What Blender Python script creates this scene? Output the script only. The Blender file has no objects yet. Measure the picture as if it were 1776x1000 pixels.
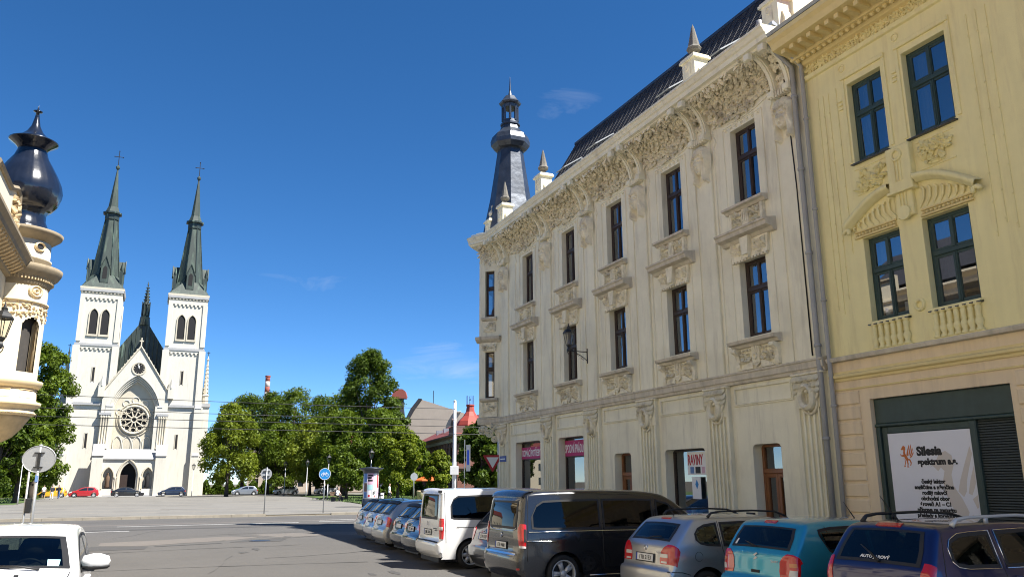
import bpy, bmesh, math, random
import numpy as np
from mathutils import Vector, Matrix
PI = math.pi; R_ = math.radians
random.seed(7)
S = bpy.context.scene
COL = S.collection

# ---------------------------------------------------------------- camera
cam_d = bpy.data.cameras.new('camera'); cam = bpy.data.objects.new('camera', cam_d); COL.objects.link(cam)
S.camera = cam
CAMH = 2.0
cam_d.sensor_width = 36.0; cam_d.lens = 36.0 * 1405.0 / 1776.0
cam_d.clip_start = 0.1; cam_d.clip_end = 3000
_yaw, _pit, _rol = R_(23.9), math.atan(334.5 / 1405.0), R_(0.31)
cam.matrix_world = (Matrix.Translation((0, 0, CAMH)) @ Matrix.Rotation(-_yaw, 4, 'Z')
                    @ Matrix.Rotation(PI / 2 + _pit, 4, 'X') @ Matrix.Rotation(-_rol, 4, 'Z'))
S.cycles.pixel_filter_type = 'BLACKMAN_HARRIS'; S.cycles.filter_width = 1.05
S.render.resolution_x = 1024; S.render.resolution_y = 576

# ---------------------------------------------------------------- sky, sun, exposure
SUN = Vector((0.50, -0.505, 1.0)).normalized()          # towards the sun
el = math.asin(SUN.z); az = math.atan2(SUN.x, SUN.y)
W = bpy.data.worlds.new('World'); S.world = W; W.use_nodes = True
wn = W.node_tree.nodes; wl = W.node_tree.links; wn.clear()
CLOUDS = [((0.155, 0.958, 0.236), .21, .045, .80), ((0.320, 0.936, 0.142), .18, .07, 1.12), ((0.430, 0.785, 0.446), .22, .09, .68), ((-0.5, 0.7, 0.45), .2, .05, .9), ((0.9, -0.2, 0.4), .3, .06, .9), ((-0.7, -0.5, 0.5), .3, .06, .9)]
sky = wn.new('ShaderNodeTexSky'); sky.sky_type = 'NISHITA'; sky.sun_disc = False
sky.sun_elevation = el; sky.sun_rotation = az
sky.altitude = 3000; sky.air_density = 0.8; sky.dust_density = 0.0; sky.ozone_density = 3.0
bg = wn.new('ShaderNodeBackground'); bg.inputs['Strength'].default_value = 0.080
wo = wn.new('ShaderNodeOutputWorld')
tc = wn.new('ShaderNodeTexCoord')
mp = wn.new('ShaderNodeMapping'); mp.inputs['Rotation'].default_value = (0.0, 0.12, 0.3); mp.inputs['Scale'].default_value = (4.5, 5.0, 20.0)
wl.new(tc.outputs['Generated'], mp.inputs['Vector'])
nz = wn.new('ShaderNodeTexNoise'); nz.inputs['Scale'].default_value = 1.5; nz.inputs['Detail'].default_value = 9; nz.inputs['Roughness'].default_value = 0.62; nz.inputs['Distortion'].default_value = 0.6
wl.new(mp.outputs['Vector'], nz.inputs['Vector'])
def _spot(d, rx, rz, amp):
    """soft elongated patch of high thin cloud round a direction"""
    sb = wn.new('ShaderNodeVectorMath'); sb.operation = 'SUBTRACT'; wl.new(tc.outputs['Generated'], sb.inputs[0]); sb.inputs[1].default_value = d
    ml = wn.new('ShaderNodeVectorMath'); ml.operation = 'MULTIPLY'; wl.new(sb.outputs[0], ml.inputs[0]); ml.inputs[1].default_value = (1/rx, 1/rx, 1/rz)
    ln = wn.new('ShaderNodeVectorMath'); ln.operation = 'LENGTH'; wl.new(ml.outputs[0], ln.inputs[0])
    mr = wn.new('ShaderNodeMapRange'); mr.interpolation_type = 'SMOOTHSTEP'; mr.inputs[1].default_value = 1; mr.inputs[2].default_value = 0; mr.inputs[3].default_value = 0; mr.inputs[4].default_value = amp
    wl.new(ln.outputs['Value'], mr.inputs[0]); return mr.outputs[0]
_acc = None
for d, rx, rz, amp in CLOUDS:
    o_ = _spot(d, rx, rz, amp)
    if _acc is None: _acc = o_
    else:
        ad = wn.new('ShaderNodeMath'); ad.operation = 'MAXIMUM'; wl.new(_acc, ad.inputs[0]); wl.new(o_, ad.inputs[1]); _acc = ad.outputs[0]
mul = wn.new('ShaderNodeMath'); mul.operation = 'MULTIPLY'
wl.new(nz.outputs['Fac'], mul.inputs[0]); wl.new(_acc, mul.inputs[1])
cr = wn.new('ShaderNodeValToRGB'); cr.color_ramp.elements[0].position = 0.34; cr.color_ramp.elements[1].position = 0.85
cr.color_ramp.elements[1].color = (0.6, 0.6, 0.6, 1)
wl.new(mul.outputs[0], cr.inputs['Fac'])
mixc = wn.new('ShaderNodeMixRGB'); mixc.inputs['Color2'].default_value = (4.2, 4.6, 5.2, 1)
wl.new(cr.outputs['Color'], mixc.inputs['Fac']); 
hs = wn.new('ShaderNodeHueSaturation'); hs.inputs['Saturation'].default_value = 1.25; hs.inputs['Value'].default_value = 1.0
wl.new(sky.outputs['Color'], hs.inputs['Color']); wl.new(hs.outputs['Color'], mixc.inputs['Color1'])
wl.new(mixc.outputs['Color'], bg.inputs['Color']); wl.new(bg.outputs['Background'], wo.inputs['Surface'])

sun_d = bpy.data.lights.new('sun', 'SUN'); sun_o = bpy.data.objects.new('sun', sun_d); COL.objects.link(sun_o)
sun_d.energy = 5.0; sun_d.angle = R_(0.53); sun_d.color = (1.0, 0.955, 0.88)
sun_o.rotation_euler = (-SUN).to_track_quat('-Z', 'Y').to_euler(); sun_o.location = (30, -30, 60)
S.view_settings.view_transform = 'Standard'; S.view_settings.look = 'None'
S.view_settings.exposure = 1.33; S.view_settings.gamma = 1.0; S.view_settings.use_curve_mapping = False

# ---------------------------------------------------------------- materials
MATS = {}
def mat(name, col, rough=0.8, metal=0.0, var=0.0, vscale=3.0, bump=0.0, bscale=20.0, coat=0.0, spec=0.5,
        streak=0.0, drips=None, col2=None, c2scale=0.5, c2lo=0.45, c2hi=0.65, detail=5, emit=None, island=0.0, trans=0.0, stretch=None):
    """procedural principled material: base colour with noise variation, vertical streaks, second colour patches, fine bump"""
    m = bpy.data.materials.new(name); m.use_nodes = True; nt = m.node_tree; n = nt.nodes; l = nt.links
    b = n['Principled BSDF']
    b.inputs['Roughness'].default_value = rough; b.inputs['Metallic'].default_value = metal
    b.inputs['Coat Weight'].default_value = coat; b.inputs['Coat Roughness'].default_value = 0.04
    b.inputs['Specular IOR Level'].default_value = spec
    if trans: b.inputs['Transmission Weight'].default_value = trans
    geo = n.new('ShaderNodeNewGeometry'); tcn = n.new('ShaderNodeTexCoord')
    vec = geo.outputs['Position']
    if stretch:
        mpn = n.new('ShaderNodeMapping'); mpn.inputs['Scale'].default_value = stretch; l.new(vec, mpn.inputs['Vector']); vec = mpn.outputs['Vector']
    cur = None
    rgb = n.new('ShaderNodeRGB'); rgb.outputs[0].default_value = (*col, 1); cur = rgb.outputs[0]
    if col2:
        t = n.new('ShaderNodeTexNoise'); t.inputs['Scale'].default_value = c2scale; t.inputs['Detail'].default_value = detail; t.inputs['Roughness'].default_value = 0.6
        l.new(vec, t.inputs['Vector'])
        mr = n.new('ShaderNodeMapRange'); mr.inputs[1].default_value = c2lo; mr.inputs[2].default_value = c2hi
        l.new(t.outputs['Fac'], mr.inputs[0])
        mx = n.new('ShaderNodeMixRGB'); mx.inputs['Color2'].default_value = (*col2, 1)
        l.new(mr.outputs[0], mx.inputs['Fac']); l.new(cur, mx.inputs['Color1']); cur = mx.outputs['Color']
    def scale_by(facsock, lo, hi):
        nonlocal cur
        mr = n.new('ShaderNodeMapRange'); mr.inputs[1].default_value = 0.25; mr.inputs[2].default_value = 0.75
        mr.inputs[3].default_value = lo; mr.inputs[4].default_value = hi
        l.new(facsock, mr.inputs[0])
        mx = n.new('ShaderNodeMixRGB'); mx.blend_type = 'MULTIPLY'; mx.inputs['Fac'].default_value = 1
        cb = n.new('ShaderNodeCombineColor')
        for i in range(3): l.new(mr.outputs[0], cb.inputs[i])
        l.new(cur, mx.inputs['Color1']); l.new(cb.outputs[0], mx.inputs['Color2']); cur = mx.outputs['Color']
    if var:
        t = n.new('ShaderNodeTexNoise'); t.inputs['Scale'].default_value = vscale; t.inputs['Detail'].default_value = detail; t.inputs['Roughness'].default_value = 0.65
        l.new(vec, t.inputs['Vector']); scale_by(t.outputs['Fac'], 1 - var, 1 + var)
    if streak:
        mpn = n.new('ShaderNodeMapping'); mpn.inputs['Scale'].default_value = (5, 5, 0.35); l.new(geo.outputs['Position'], mpn.inputs['Vector'])
        t = n.new('ShaderNodeTexNoise'); t.inputs['Scale'].default_value = 1.3; t.inputs['Detail'].default_value = 6; l.new(mpn.outputs['Vector'], t.inputs['Vector'])
        scale_by(t.outputs['Fac'], 1 - streak, 1 + streak * 0.5)
    if drips:                                              # sparse run-off stains with soft ragged edges
        mpn = n.new('ShaderNodeMapping'); mpn.inputs['Scale'].default_value = (2.6, 2.6, 0.32); l.new(geo.outputs['Position'], mpn.inputs['Vector'])
        t = n.new('ShaderNodeTexNoise'); t.inputs['Scale'].default_value = 1.1; t.inputs['Detail'].default_value = 9; t.inputs['Roughness'].default_value = 0.68; l.new(mpn.outputs['Vector'], t.inputs['Vector'])
        mr = n.new('ShaderNodeMapRange'); mr.inputs[1].default_value = 0.52; mr.inputs[2].default_value = 0.76; mr.inputs[4].default_value = 0.75; l.new(t.outputs['Fac'], mr.inputs[0])
        mx = n.new('ShaderNodeMixRGB'); mx.inputs['Color2'].default_value = (*drips, 1); l.new(mr.outputs[0], mx.inputs['Fac']); l.new(cur, mx.inputs['Color1']); cur = mx.outputs['Color']
    if island:
        mr = n.new('ShaderNodeMapRange'); mr.inputs[1].default_value = 0; mr.inputs[2].default_value = 1; mr.inputs[3].default_value = 0.25; mr.inputs[4].default_value = 0.75
        l.new(geo.outputs['Random Per Island'], mr.inputs[0]); scale_by(mr.outputs[0], 1 - island, 1 + island)
    l.new(cur, b.inputs['Base Color'])
    if bump:
        t = n.new('ShaderNodeTexNoise'); t.inputs['Scale'].default_value = bscale; t.inputs['Detail'].default_value = 4
        l.new(vec, t.inputs['Vector'])
        bp = n.new('ShaderNodeBump'); bp.inputs['Strength'].default_value = bump; bp.inputs['Distance'].default_value = 0.02
        l.new(t.outputs['Fac'], bp.inputs['Height']); l.new(bp.outputs['Normal'], b.inputs['Normal'])
    if emit:
        b.inputs['Emission Color'].default_value = (*emit[:3], 1); b.inputs['Emission Strength'].default_value = emit[3]
    MATS[name] = m
    return m

def leafmat(name, col, col2):
    m = bpy.data.materials.new(name); m.use_nodes = True; nt = m.node_tree; n = nt.nodes; l = nt.links
    n.remove(n['Principled BSDF']); out = n['Material Output']
    geo = n.new('ShaderNodeNewGeometry')
    ns = n.new('ShaderNodeTexNoise'); ns.inputs['Scale'].default_value = 0.45; ns.inputs['Detail'].default_value = 2; l.new(geo.outputs['Position'], ns.inputs['Vector'])
    ad = n.new('ShaderNodeMath'); ad.operation = 'MULTIPLY_ADD'; l.new(geo.outputs['Random Per Island'], ad.inputs[0]); ad.inputs[1].default_value = 0.6
    l.new(ns.outputs['Fac'], ad.inputs[2])
    mr = n.new('ShaderNodeMapRange'); mr.inputs[1].default_value = 0.35; mr.inputs[2].default_value = 1.2; l.new(ad.outputs[0], mr.inputs[0])
    mx = n.new('ShaderNodeMixRGB'); mx.inputs['Color1'].default_value = (*col, 1); mx.inputs['Color2'].default_value = (*col2, 1); l.new(mr.outputs[0], mx.inputs['Fac'])
    d = n.new('ShaderNodeBsdfDiffuse'); t = n.new('ShaderNodeBsdfTranslucent'); g = n.new('ShaderNodeBsdfGlossy'); g.inputs['Roughness'].default_value = 0.45
    g.inputs['Color'].default_value = (0.6, 0.7, 0.5, 1)
    l.new(mx.outputs['Color'], d.inputs['Color'])
    tm = n.new('ShaderNodeMixRGB'); tm.blend_type = 'MULTIPLY'; tm.inputs['Fac'].default_value = 1; tm.inputs['Color2'].default_value = (1.5, 1.55, 0.5, 1); l.new(mx.outputs['Color'], tm.inputs['Color1']); l.new(tm.outputs['Color'], t.inputs['Color'])
    m1 = n.new('ShaderNodeMixShader'); m1.inputs[0].default_value = 0.32; l.new(d.outputs[0], m1.inputs[1]); l.new(t.outputs[0], m1.inputs[2])
    m2 = n.new('ShaderNodeMixShader'); m2.inputs[0].default_value = 0.02; l.new(m1.outputs[0], m2.inputs[1]); l.new(g.outputs[0], m2.inputs[2])
    l.new(m2.outputs[0], out.inputs['Surface']); MATS[name] = m; return m

def glassmat(name, tint, refl=0.25, thr=0.75):
    """thin pane: mostly see-through tinted, with mirror reflection by fresnel"""
    m = bpy.data.materials.new(name); m.use_nodes = True; nt = m.node_tree; n = nt.nodes; l = nt.links
    n.remove(n['Principled BSDF']); out = n['Material Output']
    tr = n.new('ShaderNodeBsdfTransparent'); tr.inputs['Color'].default_value = (*tint, 1)
    g = n.new('ShaderNodeBsdfGlossy'); g.inputs['Roughness'].default_value = 0.01; g.inputs['Color'].default_value = (0.95, 0.97, 1, 1)
    lw = n.new('ShaderNodeLayerWeight'); lw.inputs['Blend'].default_value = 0.5
    pw = n.new('ShaderNodeMath'); pw.operation = 'POWER'; pw.inputs[1].default_value = 5.0; l.new(lw.outputs['Facing'], pw.inputs[0])
    mr = n.new('ShaderNodeMapRange'); mr.inputs[3].default_value = refl; mr.inputs[4].default_value = 1.0
    l.new(pw.outputs[0], mr.inputs[0])
    mx = n.new('ShaderNodeMixShader'); l.new(mr.outputs[0], mx.inputs[0]); l.new(tr.outputs[0], mx.inputs[1]); l.new(g.outputs[0], mx.inputs[2])
    l.new(mx.outputs[0], out.inputs['Surface']); MATS[name] = m; return m

mat('stucco', (0.82, 0.78, 0.60), 0.9, var=0.06, vscale=0.8, streak=0.03, drips=(0.47, 0.435, 0.34), bump=0.25, bscale=45, col2=(0.74, 0.70, 0.535), c2scale=0.7)
mat('stucco_orn', (0.78, 0.725, 0.55), 0.9, var=0.16, vscale=4, bump=0.3, bscale=30, col2=(0.40, 0.36, 0.28), c2scale=2.2, c2lo=0.5, c2hi=0.75)
mat('sill_stone', (0.58, 0.525, 0.415), 0.9, drips=(0.26, 0.23, 0.18), var=0.18, vscale=3, streak=0.15, bump=0.3, bscale=30)
mat('yellow', (0.83, 0.745, 0.39), 0.9, drips=(0.62, 0.52, 0.27), var=0.05, vscale=1.5, streak=0.05, bump=0.2, bscale=60)
mat('yellow_trim', (0.74, 0.60, 0.28), 0.88, var=0.08, vscale=3, bump=0.2, bscale=40)
mat('peach', (0.78, 0.63, 0.42), 0.9, drips=(0.55, 0.44, 0.30), var=0.05, vscale=2, streak=0.06, bump=0.2, bscale=60)
mat('brown_wood', (0.034, 0.020, 0.014), 0.5, var=0.25, vscale=8)
mat('door_wood', (0.20, 0.075, 0.022), 0.45, var=0.25, vscale=6, stretch=(6, 6, 1))
mat('green_wood', (0.022, 0.052, 0.050), 0.5, var=0.2, vscale=6)
mat('green_shop', (0.035, 0.062, 0.055), 0.55, var=0.2, vscale=4, streak=0.15)
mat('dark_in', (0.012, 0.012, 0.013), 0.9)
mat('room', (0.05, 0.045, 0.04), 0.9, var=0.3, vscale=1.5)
mat('glass', (0.012, 0.016, 0.022), 0.03, spec=1.0)
mat('curtain', (0.10, 0.12, 0.16), 0.9)
glassmat('pane_glass', (0.55, 0.60, 0.62), 0.30)
glassmat('shop_glass', (0.42, 0.46, 0.46), 0.24)
glassmat('car_glass', (0.24, 0.29, 0.27), 0.05)
glassmat('tint_glass', (0.04, 0.045, 0.05), 0.035)
glassmat('lamp_glass', (0.9, 0.9, 0.88), 0.08)
mat('roof_tile', (0.030, 0.030, 0.036), 0.7, var=0.25, vscale=3, island=0.1)
mat('zinc', (0.30, 0.32, 0.34), 0.45, metal=0.5, var=0.2, vscale=3)
mat('zinc_dark', (0.055, 0.065, 0.082), 0.38, metal=0.45, var=0.35, vscale=2.5, bump=0.5, bscale=4)
mat('pipe_grey', (0.34, 0.34, 0.33), 0.6, var=0.1, vscale=3)
mat('obelisk', (0.16, 0.15, 0.13), 0.9, var=0.25, vscale=5, bump=0.4)
mat('onion', (0.010, 0.013, 0.022), 0.22, var=0.3, vscale=2, bump=0.35, bscale=3, coat=0.6)
mat('cream', (0.66, 0.53, 0.33), 0.88, var=0.06, vscale=2, streak=0.06, bump=0.2, bscale=40)
mat('cream_pale', (0.70, 0.61, 0.44), 0.88, var=0.06, vscale=2, bump=0.2, bscale=40)
mat('cream_dark', (0.50, 0.38, 0.22), 0.9, var=0.15, vscale=4, bump=0.3)
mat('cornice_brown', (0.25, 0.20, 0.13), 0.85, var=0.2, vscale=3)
mat('church_white', (0.55, 0.525, 0.455), 0.9, drips=(0.40, 0.385, 0.34), var=0.04, vscale=0.6, streak=0.04)
mat('church_stone', (0.49, 0.445, 0.35), 0.9, var=0.08, vscale=1.5)
mat('church_grey', (0.33, 0.33, 0.33), 0.8, var=0.12, vscale=1)
mat('copper', (0.030, 0.044, 0.037), 0.6, var=0.3, vscale=0.8, stretch=(3, 3, 0.5), col2=(0.075, 0.11, 0.08), c2scale=0.6, c2lo=0.5, c2hi=0.75)
mat('copper_dark', (0.022, 0.033, 0.029), 0.45, var=0.3, vscale=0.8, stretch=(2.5, 2.5, 0.25), col2=(0.13, 0.19, 0.15), c2scale=0.8, c2lo=0.56, c2hi=0.72)
mat('iron', (0.012, 0.013, 0.014), 0.5, var=0.1)
mat('steel', (0.42, 0.43, 0.44), 0.42, metal=0.6, var=0.1, vscale=2)
mat('pole_white', (0.70, 0.70, 0.68), 0.5, var=0.06, vscale=1.5, streak=0.1)
mat('asphalt', (0.080, 0.0755, 0.070), 0.93, var=0.10, vscale=0.35, bump=0.55, bscale=160, col2=(0.108, 0.101, 0.094), c2scale=55, c2lo=0.45, c2hi=0.75)
mat('asphalt_pale', (0.125, 0.112, 0.10), 0.95, var=0.12, vscale=1.2, bump=0.5, bscale=120)
mat('asphalt_dark', (0.058, 0.056, 0.055), 0.93, var=0.1, vscale=1.5, bump=0.5, bscale=120)
mat('paint', (0.72, 0.72, 0.70), 0.7, var=0.25, vscale=6)
mat('kerb', (0.27, 0.24, 0.19), 0.9, var=0.15, vscale=2, bump=0.3, island=0.12)
mat('pavement', (0.27, 0.255, 0.23), 0.95, var=0.12, vscale=2, bump=0.4, bscale=30, island=0.10)
mat('plaza_m', (0.165, 0.157, 0.14), 0.95, var=0.16, vscale=0.9, bump=0.5, bscale=20, stretch=(0.35, 3.0, 1), col2=(0.11, 0.105, 0.095), c2scale=1.3, c2lo=0.52, c2hi=0.7)
mat('grass_m', (0.075, 0.12, 0.028), 0.9, var=0.35, vscale=1.5, bump=0.6, bscale=25)
mat('soil', (0.10, 0.085, 0.06), 0.95, var=0.2)
mat('bark', (0.060, 0.046, 0.034), 0.95, var=0.3, vscale=4, bump=0.6, bscale=12)
leafmat('leaf_dark', (0.028, 0.050, 0.008), (0.084, 0.126, 0.014))
leafmat('leaf_mid', (0.044, 0.074, 0.009), (0.118, 0.163, 0.017))
leafmat('leaf_light', (0.076, 0.108, 0.011), (0.172, 0.205, 0.021))
mat('brick_far', (0.20, 0.085, 0.065), 0.9, var=0.2, vscale=1.5, bump=0.3)
mat('brick_trim', (0.17, 0.10, 0.085), 0.9, var=0.2, vscale=2)
mat('red_roof', (0.16, 0.035, 0.028), 0.75, var=0.2, vscale=1.5)
mat('red_bright', (0.30, 0.045, 0.028), 0.6, var=0.2, vscale=1)
mat('beige_wall', (0.40, 0.34, 0.28), 0.9, var=0.08, vscale=0.6)
mat('chim_red', (0.27, 0.075, 0.055), 0.9); mat('chim_white', (0.55, 0.48, 0.44), 0.9)
mat('white_paint', (0.72, 0.72, 0.71), 0.28, coat=1.0, var=0.02)
mat('silver_paint', (0.46, 0.47, 0.49), 0.32, metal=0.75, coat=1.0)
mat('silver2_paint', (0.40, 0.39, 0.36), 0.34, metal=0.6, coat=1.0)
mat('black_paint', (0.016, 0.017, 0.020), 0.25, metal=0.2, coat=1.0)
mat('graphite_paint', (0.014, 0.014, 0.0145), 0.3, metal=0.1, coat=1.0)
mat('teal_paint', (0.030, 0.31, 0.45), 0.3, metal=0.45, coat=1.0)
mat('blue_paint', (0.010, 0.015, 0.085), 0.28, metal=0.5, coat=1.0)
mat('red_paint', (0.36, 0.014, 0.020), 0.3, coat=1.0); mat('yellow_paint', (0.70, 0.36, 0.02), 0.3, coat=1.0)
mat('navy_paint', (0.020, 0.032, 0.065), 0.3, metal=0.3, coat=1.0); mat('paleblue_paint', (0.30, 0.33, 0.38), 0.3, metal=0.6, coat=1.0)
mat('plastic', (0.014, 0.014, 0.015), 0.55); mat('rubber', (0.016, 0.016, 0.016), 0.85, var=0.2, vscale=20)
mat('alloy', (0.52, 0.53, 0.54), 0.35, metal=0.25); mat('chrome', (0.75, 0.75, 0.75), 0.12, metal=1.0)
mat('lamp_red', (0.50, 0.010, 0.012), 0.15, coat=1.0); mat('lamp_clear', (0.62, 0.60, 0.58), 0.12, coat=1.0); mat('lamp_amber', (0.55, 0.16, 0.04), 0.2, coat=1.0)
mat('plate_white', (0.72, 0.72, 0.70), 0.5); mat('ink', (0.012, 0.012, 0.014), 0.6); mat('eu_blue', (0.012, 0.05, 0.35), 0.5)
mat('seat', (0.030, 0.030, 0.033), 0.9); mat('cabin', (0.055, 0.053, 0.05), 0.9)
mat('magenta', (0.42, 0.020, 0.13), 0.6); mat('sign_white', (0.78, 0.78, 0.78), 0.55, var=0.03)
mat('sign_red', (0.40, 0.012, 0.022), 0.5); mat('sign_blue', (0.01, 0.20, 0.52), 0.45); mat('sign_back', (0.33, 0.34, 0.35), 0.5, metal=0.4, var=0.1, vscale=4)
mat('street_blue', (0.015, 0.05, 0.25), 0.5); mat('banner_white', (0.74, 0.74, 0.78), 0.6, var=0.02); mat('banner_orange', (0.55, 0.15, 0.025), 0.6); mat('banner_beige', (0.62, 0.56, 0.50), 0.6)
mat('shutter', (0.038, 0.050, 0.050), 0.6, var=0.1); mat('poster_pink', (0.60, 0.40, 0.50), 0.7); mat('poster_blue', (0.12, 0.22, 0.45), 0.7); mat('poster_teal', (0.35, 0.60, 0.60), 0.7)
mat('skin', (0.50, 0.30, 0.21), 0.6); mat('cloth_white', (0.72, 0.72, 0.72), 0.9); mat('cloth_dark', (0.03, 0.03, 0.04), 0.9); mat('cloth_blue', (0.06, 0.12, 0.30), 0.9); mat('hair', (0.03, 0.02, 0.013), 0.8)
mat('red_flower', (0.55, 0.012, 0.02), 0.8); mat('bench_wood', (0.10, 0.06, 0.035), 0.8); mat('red_tile', (0.33, 0.10, 0.055), 0.85, var=0.25, vscale=3, island=0.25)
mat('orange', (0.55, 0.12, 0.02), 0.6)

# ---------------------------------------------------------------- mesh helpers
class MB:
    def __init__(s): s.v = []; s.f = []; s.m = []; s.mats = []; s.cm = 0; s.sm = []; s.smooth = False
    def use(s, name, smooth=None):
        if name not in s.mats: s.mats.append(name)
        s.cm = s.mats.index(name)
        if smooth is not None: s.smooth = smooth
        return s
    def add(s, vs, fs):
        o = len(s.v); s.v += [tuple(p) for p in vs]
        for f in fs: s.f.append(tuple(i + o for i in f)); s.m.append(s.cm); s.sm.append(s.smooth)
        return s
    def box(s, x0, x1, y0, y1, z0, z1):
        return s.add([(x0,y0,z0),(x1,y0,z0),(x1,y1,z0),(x0,y1,z0),(x0,y0,z1),(x1,y0,z1),(x1,y1,z1),(x0,y1,z1)],
                     [(3,2,1,0),(4,5,6,7),(0,1,5,4),(1,2,6,5),(2,3,7,6),(3,0,4,7)])
    def bbox(s, x0, x1, y0, y1, z0, z1, b=0.01):
        """box with chamfered front (-y) edges"""
        return s.add([(x0,y1,z0),(x1,y1,z0),(x1,y1,z1),(x0,y1,z1),(x0,y0+b,z0),(x1,y0+b,z0),(x1,y0+b,z1),(x0,y0+b,z1),
                      (x0+b,y0,z0+b),(x1-b,y0,z0+b),(x1-b,y0,z1-b),(x0+b,y0,z1-b)],
                     [(0,1,5,4),(1,2,6,5),(2,3,7,6),(3,0,4,7),(4,5,9,8),(5,6,10,9),(6,7,11,10),(7,4,8,11),(8,9,10,11),(3,2,1,0)])
    def quad(s, a, b, c, d): return s.add([a, b, c, d], [(0, 1, 2, 3)])
    def prism(s, pts, fn, a0, a1, caps=True):
        """pts: 2D polygon (u,v); fn(u,v,a)->xyz ; extruded from a0 to a1"""
        n = len(pts); vs = [fn(u, v, a0) for u, v in pts] + [fn(u, v, a1) for u, v in pts]
        fs = [(i, (i+1) % n, n + (i+1) % n, n + i) for i in range(n)]
        if caps: fs += [tuple(range(n))[::-1], tuple(range(n, 2*n))]
        return s.add(vs, fs)
    def lathe(s, prof, c=(0,0,0), n=16, a0=0, a1=2*PI, squash=1.0, ribs=0, ribamp=0.0, caps=True):
        full = abs(a1 - a0 - 2*PI) < 1e-6; k = n if full else n + 1; vs = []
        for r, z in prof:
            for i in range(k):
                a = a0 + (a1 - a0) * i / n
                rr = r * (1 + (ribamp * (abs(math.cos(ribs * a / 2)) - 0.6) if ribs else 0))
                vs.append((c[0] + rr * math.cos(a), c[1] + rr * math.sin(a) * squash, c[2] + z))
        fs = []
        for j in range(len(prof) - 1):
            for i in range(n):
                i2 = (i + 1) % k
                fs.append((j*k + i, j*k + i2, (j+1)*k + i2, (j+1)*k + i))
        if full and caps:
            if prof[0][0] > 1e-6: fs.append(tuple(range(k))[::-1])
            if prof[-1][0] > 1e-6: fs.append(tuple(range((len(prof)-1)*k, len(prof)*k)))
        return s.add(vs, fs)
    def tube(s, path, r, n=8, caps=True):
        P = [Vector(p) for p in path]; k = len(P); rs = r if isinstance(r, (list, tuple)) else [r] * k; vs = []; up = None
        for i in range(k):
            t = (P[min(i+1, k-1)] - P[max(i-1, 0)]).normalized()
            if up is None:
                up = Vector((0, 0, 1)) if abs(t.z) < 0.9 else Vector((1, 0, 0))
            a = t.cross(up).normalized(); b = a.cross(t).normalized(); up = b
            for j in range(n):
                w = 2 * PI * j / n; vs.append(P[i] + (a * math.cos(w) + b * math.sin(w)) * rs[i])
        fs = [(i*n + j, i*n + (j+1) % n, (i+1)*n + (j+1) % n, (i+1)*n + j) for i in range(k-1) for j in range(n)]
        if caps: fs += [tuple(range(n))[::-1], tuple(range((k-1)*n, k*n))]
        return s.add(vs, fs)
    def sweep(s, prof, path, side=1, closed=False, sc=None):
        """prof: [(out,z)], path: 2D polyline in plan; out is measured to the right of travel (side=1), mitred"""
        k = len(path); P = [Vector((p[0], p[1])) for p in path]; N = []
        def nrm(a, b): d = (b - a).normalized(); return Vector((d.y, -d.x)) * side
        for i in range(k):
            if closed or 0 < i < k-1:
                n1 = nrm(P[i-1], P[i]); n2 = nrm(P[i], P[(i+1) % k]); m = (n1 + n2); m = m / max(0.2, (1 + n1.dot(n2)))
            elif i == 0: m = nrm(P[0], P[1])
            else: m = nrm(P[-2], P[-1])
            N.append(m)
        q = len(prof); vs = []
        for i in range(k):
            for o, z in prof: k_ = sc[i] if sc else 1; vs.append((P[i].x + N[i].x * o * k_, P[i].y + N[i].y * o * k_, z))
        fs = []
        for i in range(k if closed else k-1):
            j = (i+1) % k
            for a in range(q-1): fs.append((i*q + a, j*q + a, j*q + a+1, i*q + a+1))
        if not closed: fs += [tuple(range(q)), tuple(range((k-1)*q, k*q))[::-1]]
        return s.add(vs, fs)
    def grid(s, fn, nu, nv, flip=False):
        vs = [fn(i / nu, j / nv) for i in range(nu+1) for j in range(nv+1)]
        fs = []
        for i in range(nu):
            for j in range(nv):
                q = (i*(nv+1) + j, (i+1)*(nv+1) + j, (i+1)*(nv+1) + j+1, i*(nv+1) + j+1)
                fs.append(q[::-1] if flip else q)
        return s.add(vs, fs)
    def xf(s, M, start=0):
        for i in range(start, len(s.v)): s.v[i] = tuple(M @ Vector(s.v[i]))
        return s
    def merge(s, o, M=None):
        base = len(s.v)
        for p in o.v: s.v.append(tuple(M @ Vector(p)) if M is not None else p)
        for f, m, sm in zip(o.f, o.m, o.sm):
            nm = o.mats[m]
            if nm not in s.mats: s.mats.append(nm)
            s.f.append(tuple(i + base for i in f)); s.m.append(s.mats.index(nm)); s.sm.append(sm)
        return s
    def mesh(s, name, recalc=True):
        me = bpy.data.meshes.new(name); me.from_pydata(s.v, [], s.f)
        for n in s.mats: me.materials.append(MATS[n])
        if s.f:
            me.polygons.foreach_set('material_index', s.m); me.polygons.foreach_set('use_smooth', s.sm)
        if recalc:
            bm = bmesh.new(); bm.from_mesh(me); bmesh.ops.recalc_face_normals(bm, faces=bm.faces); bm.to_mesh(me); bm.free()
        me.update(); return me

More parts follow.
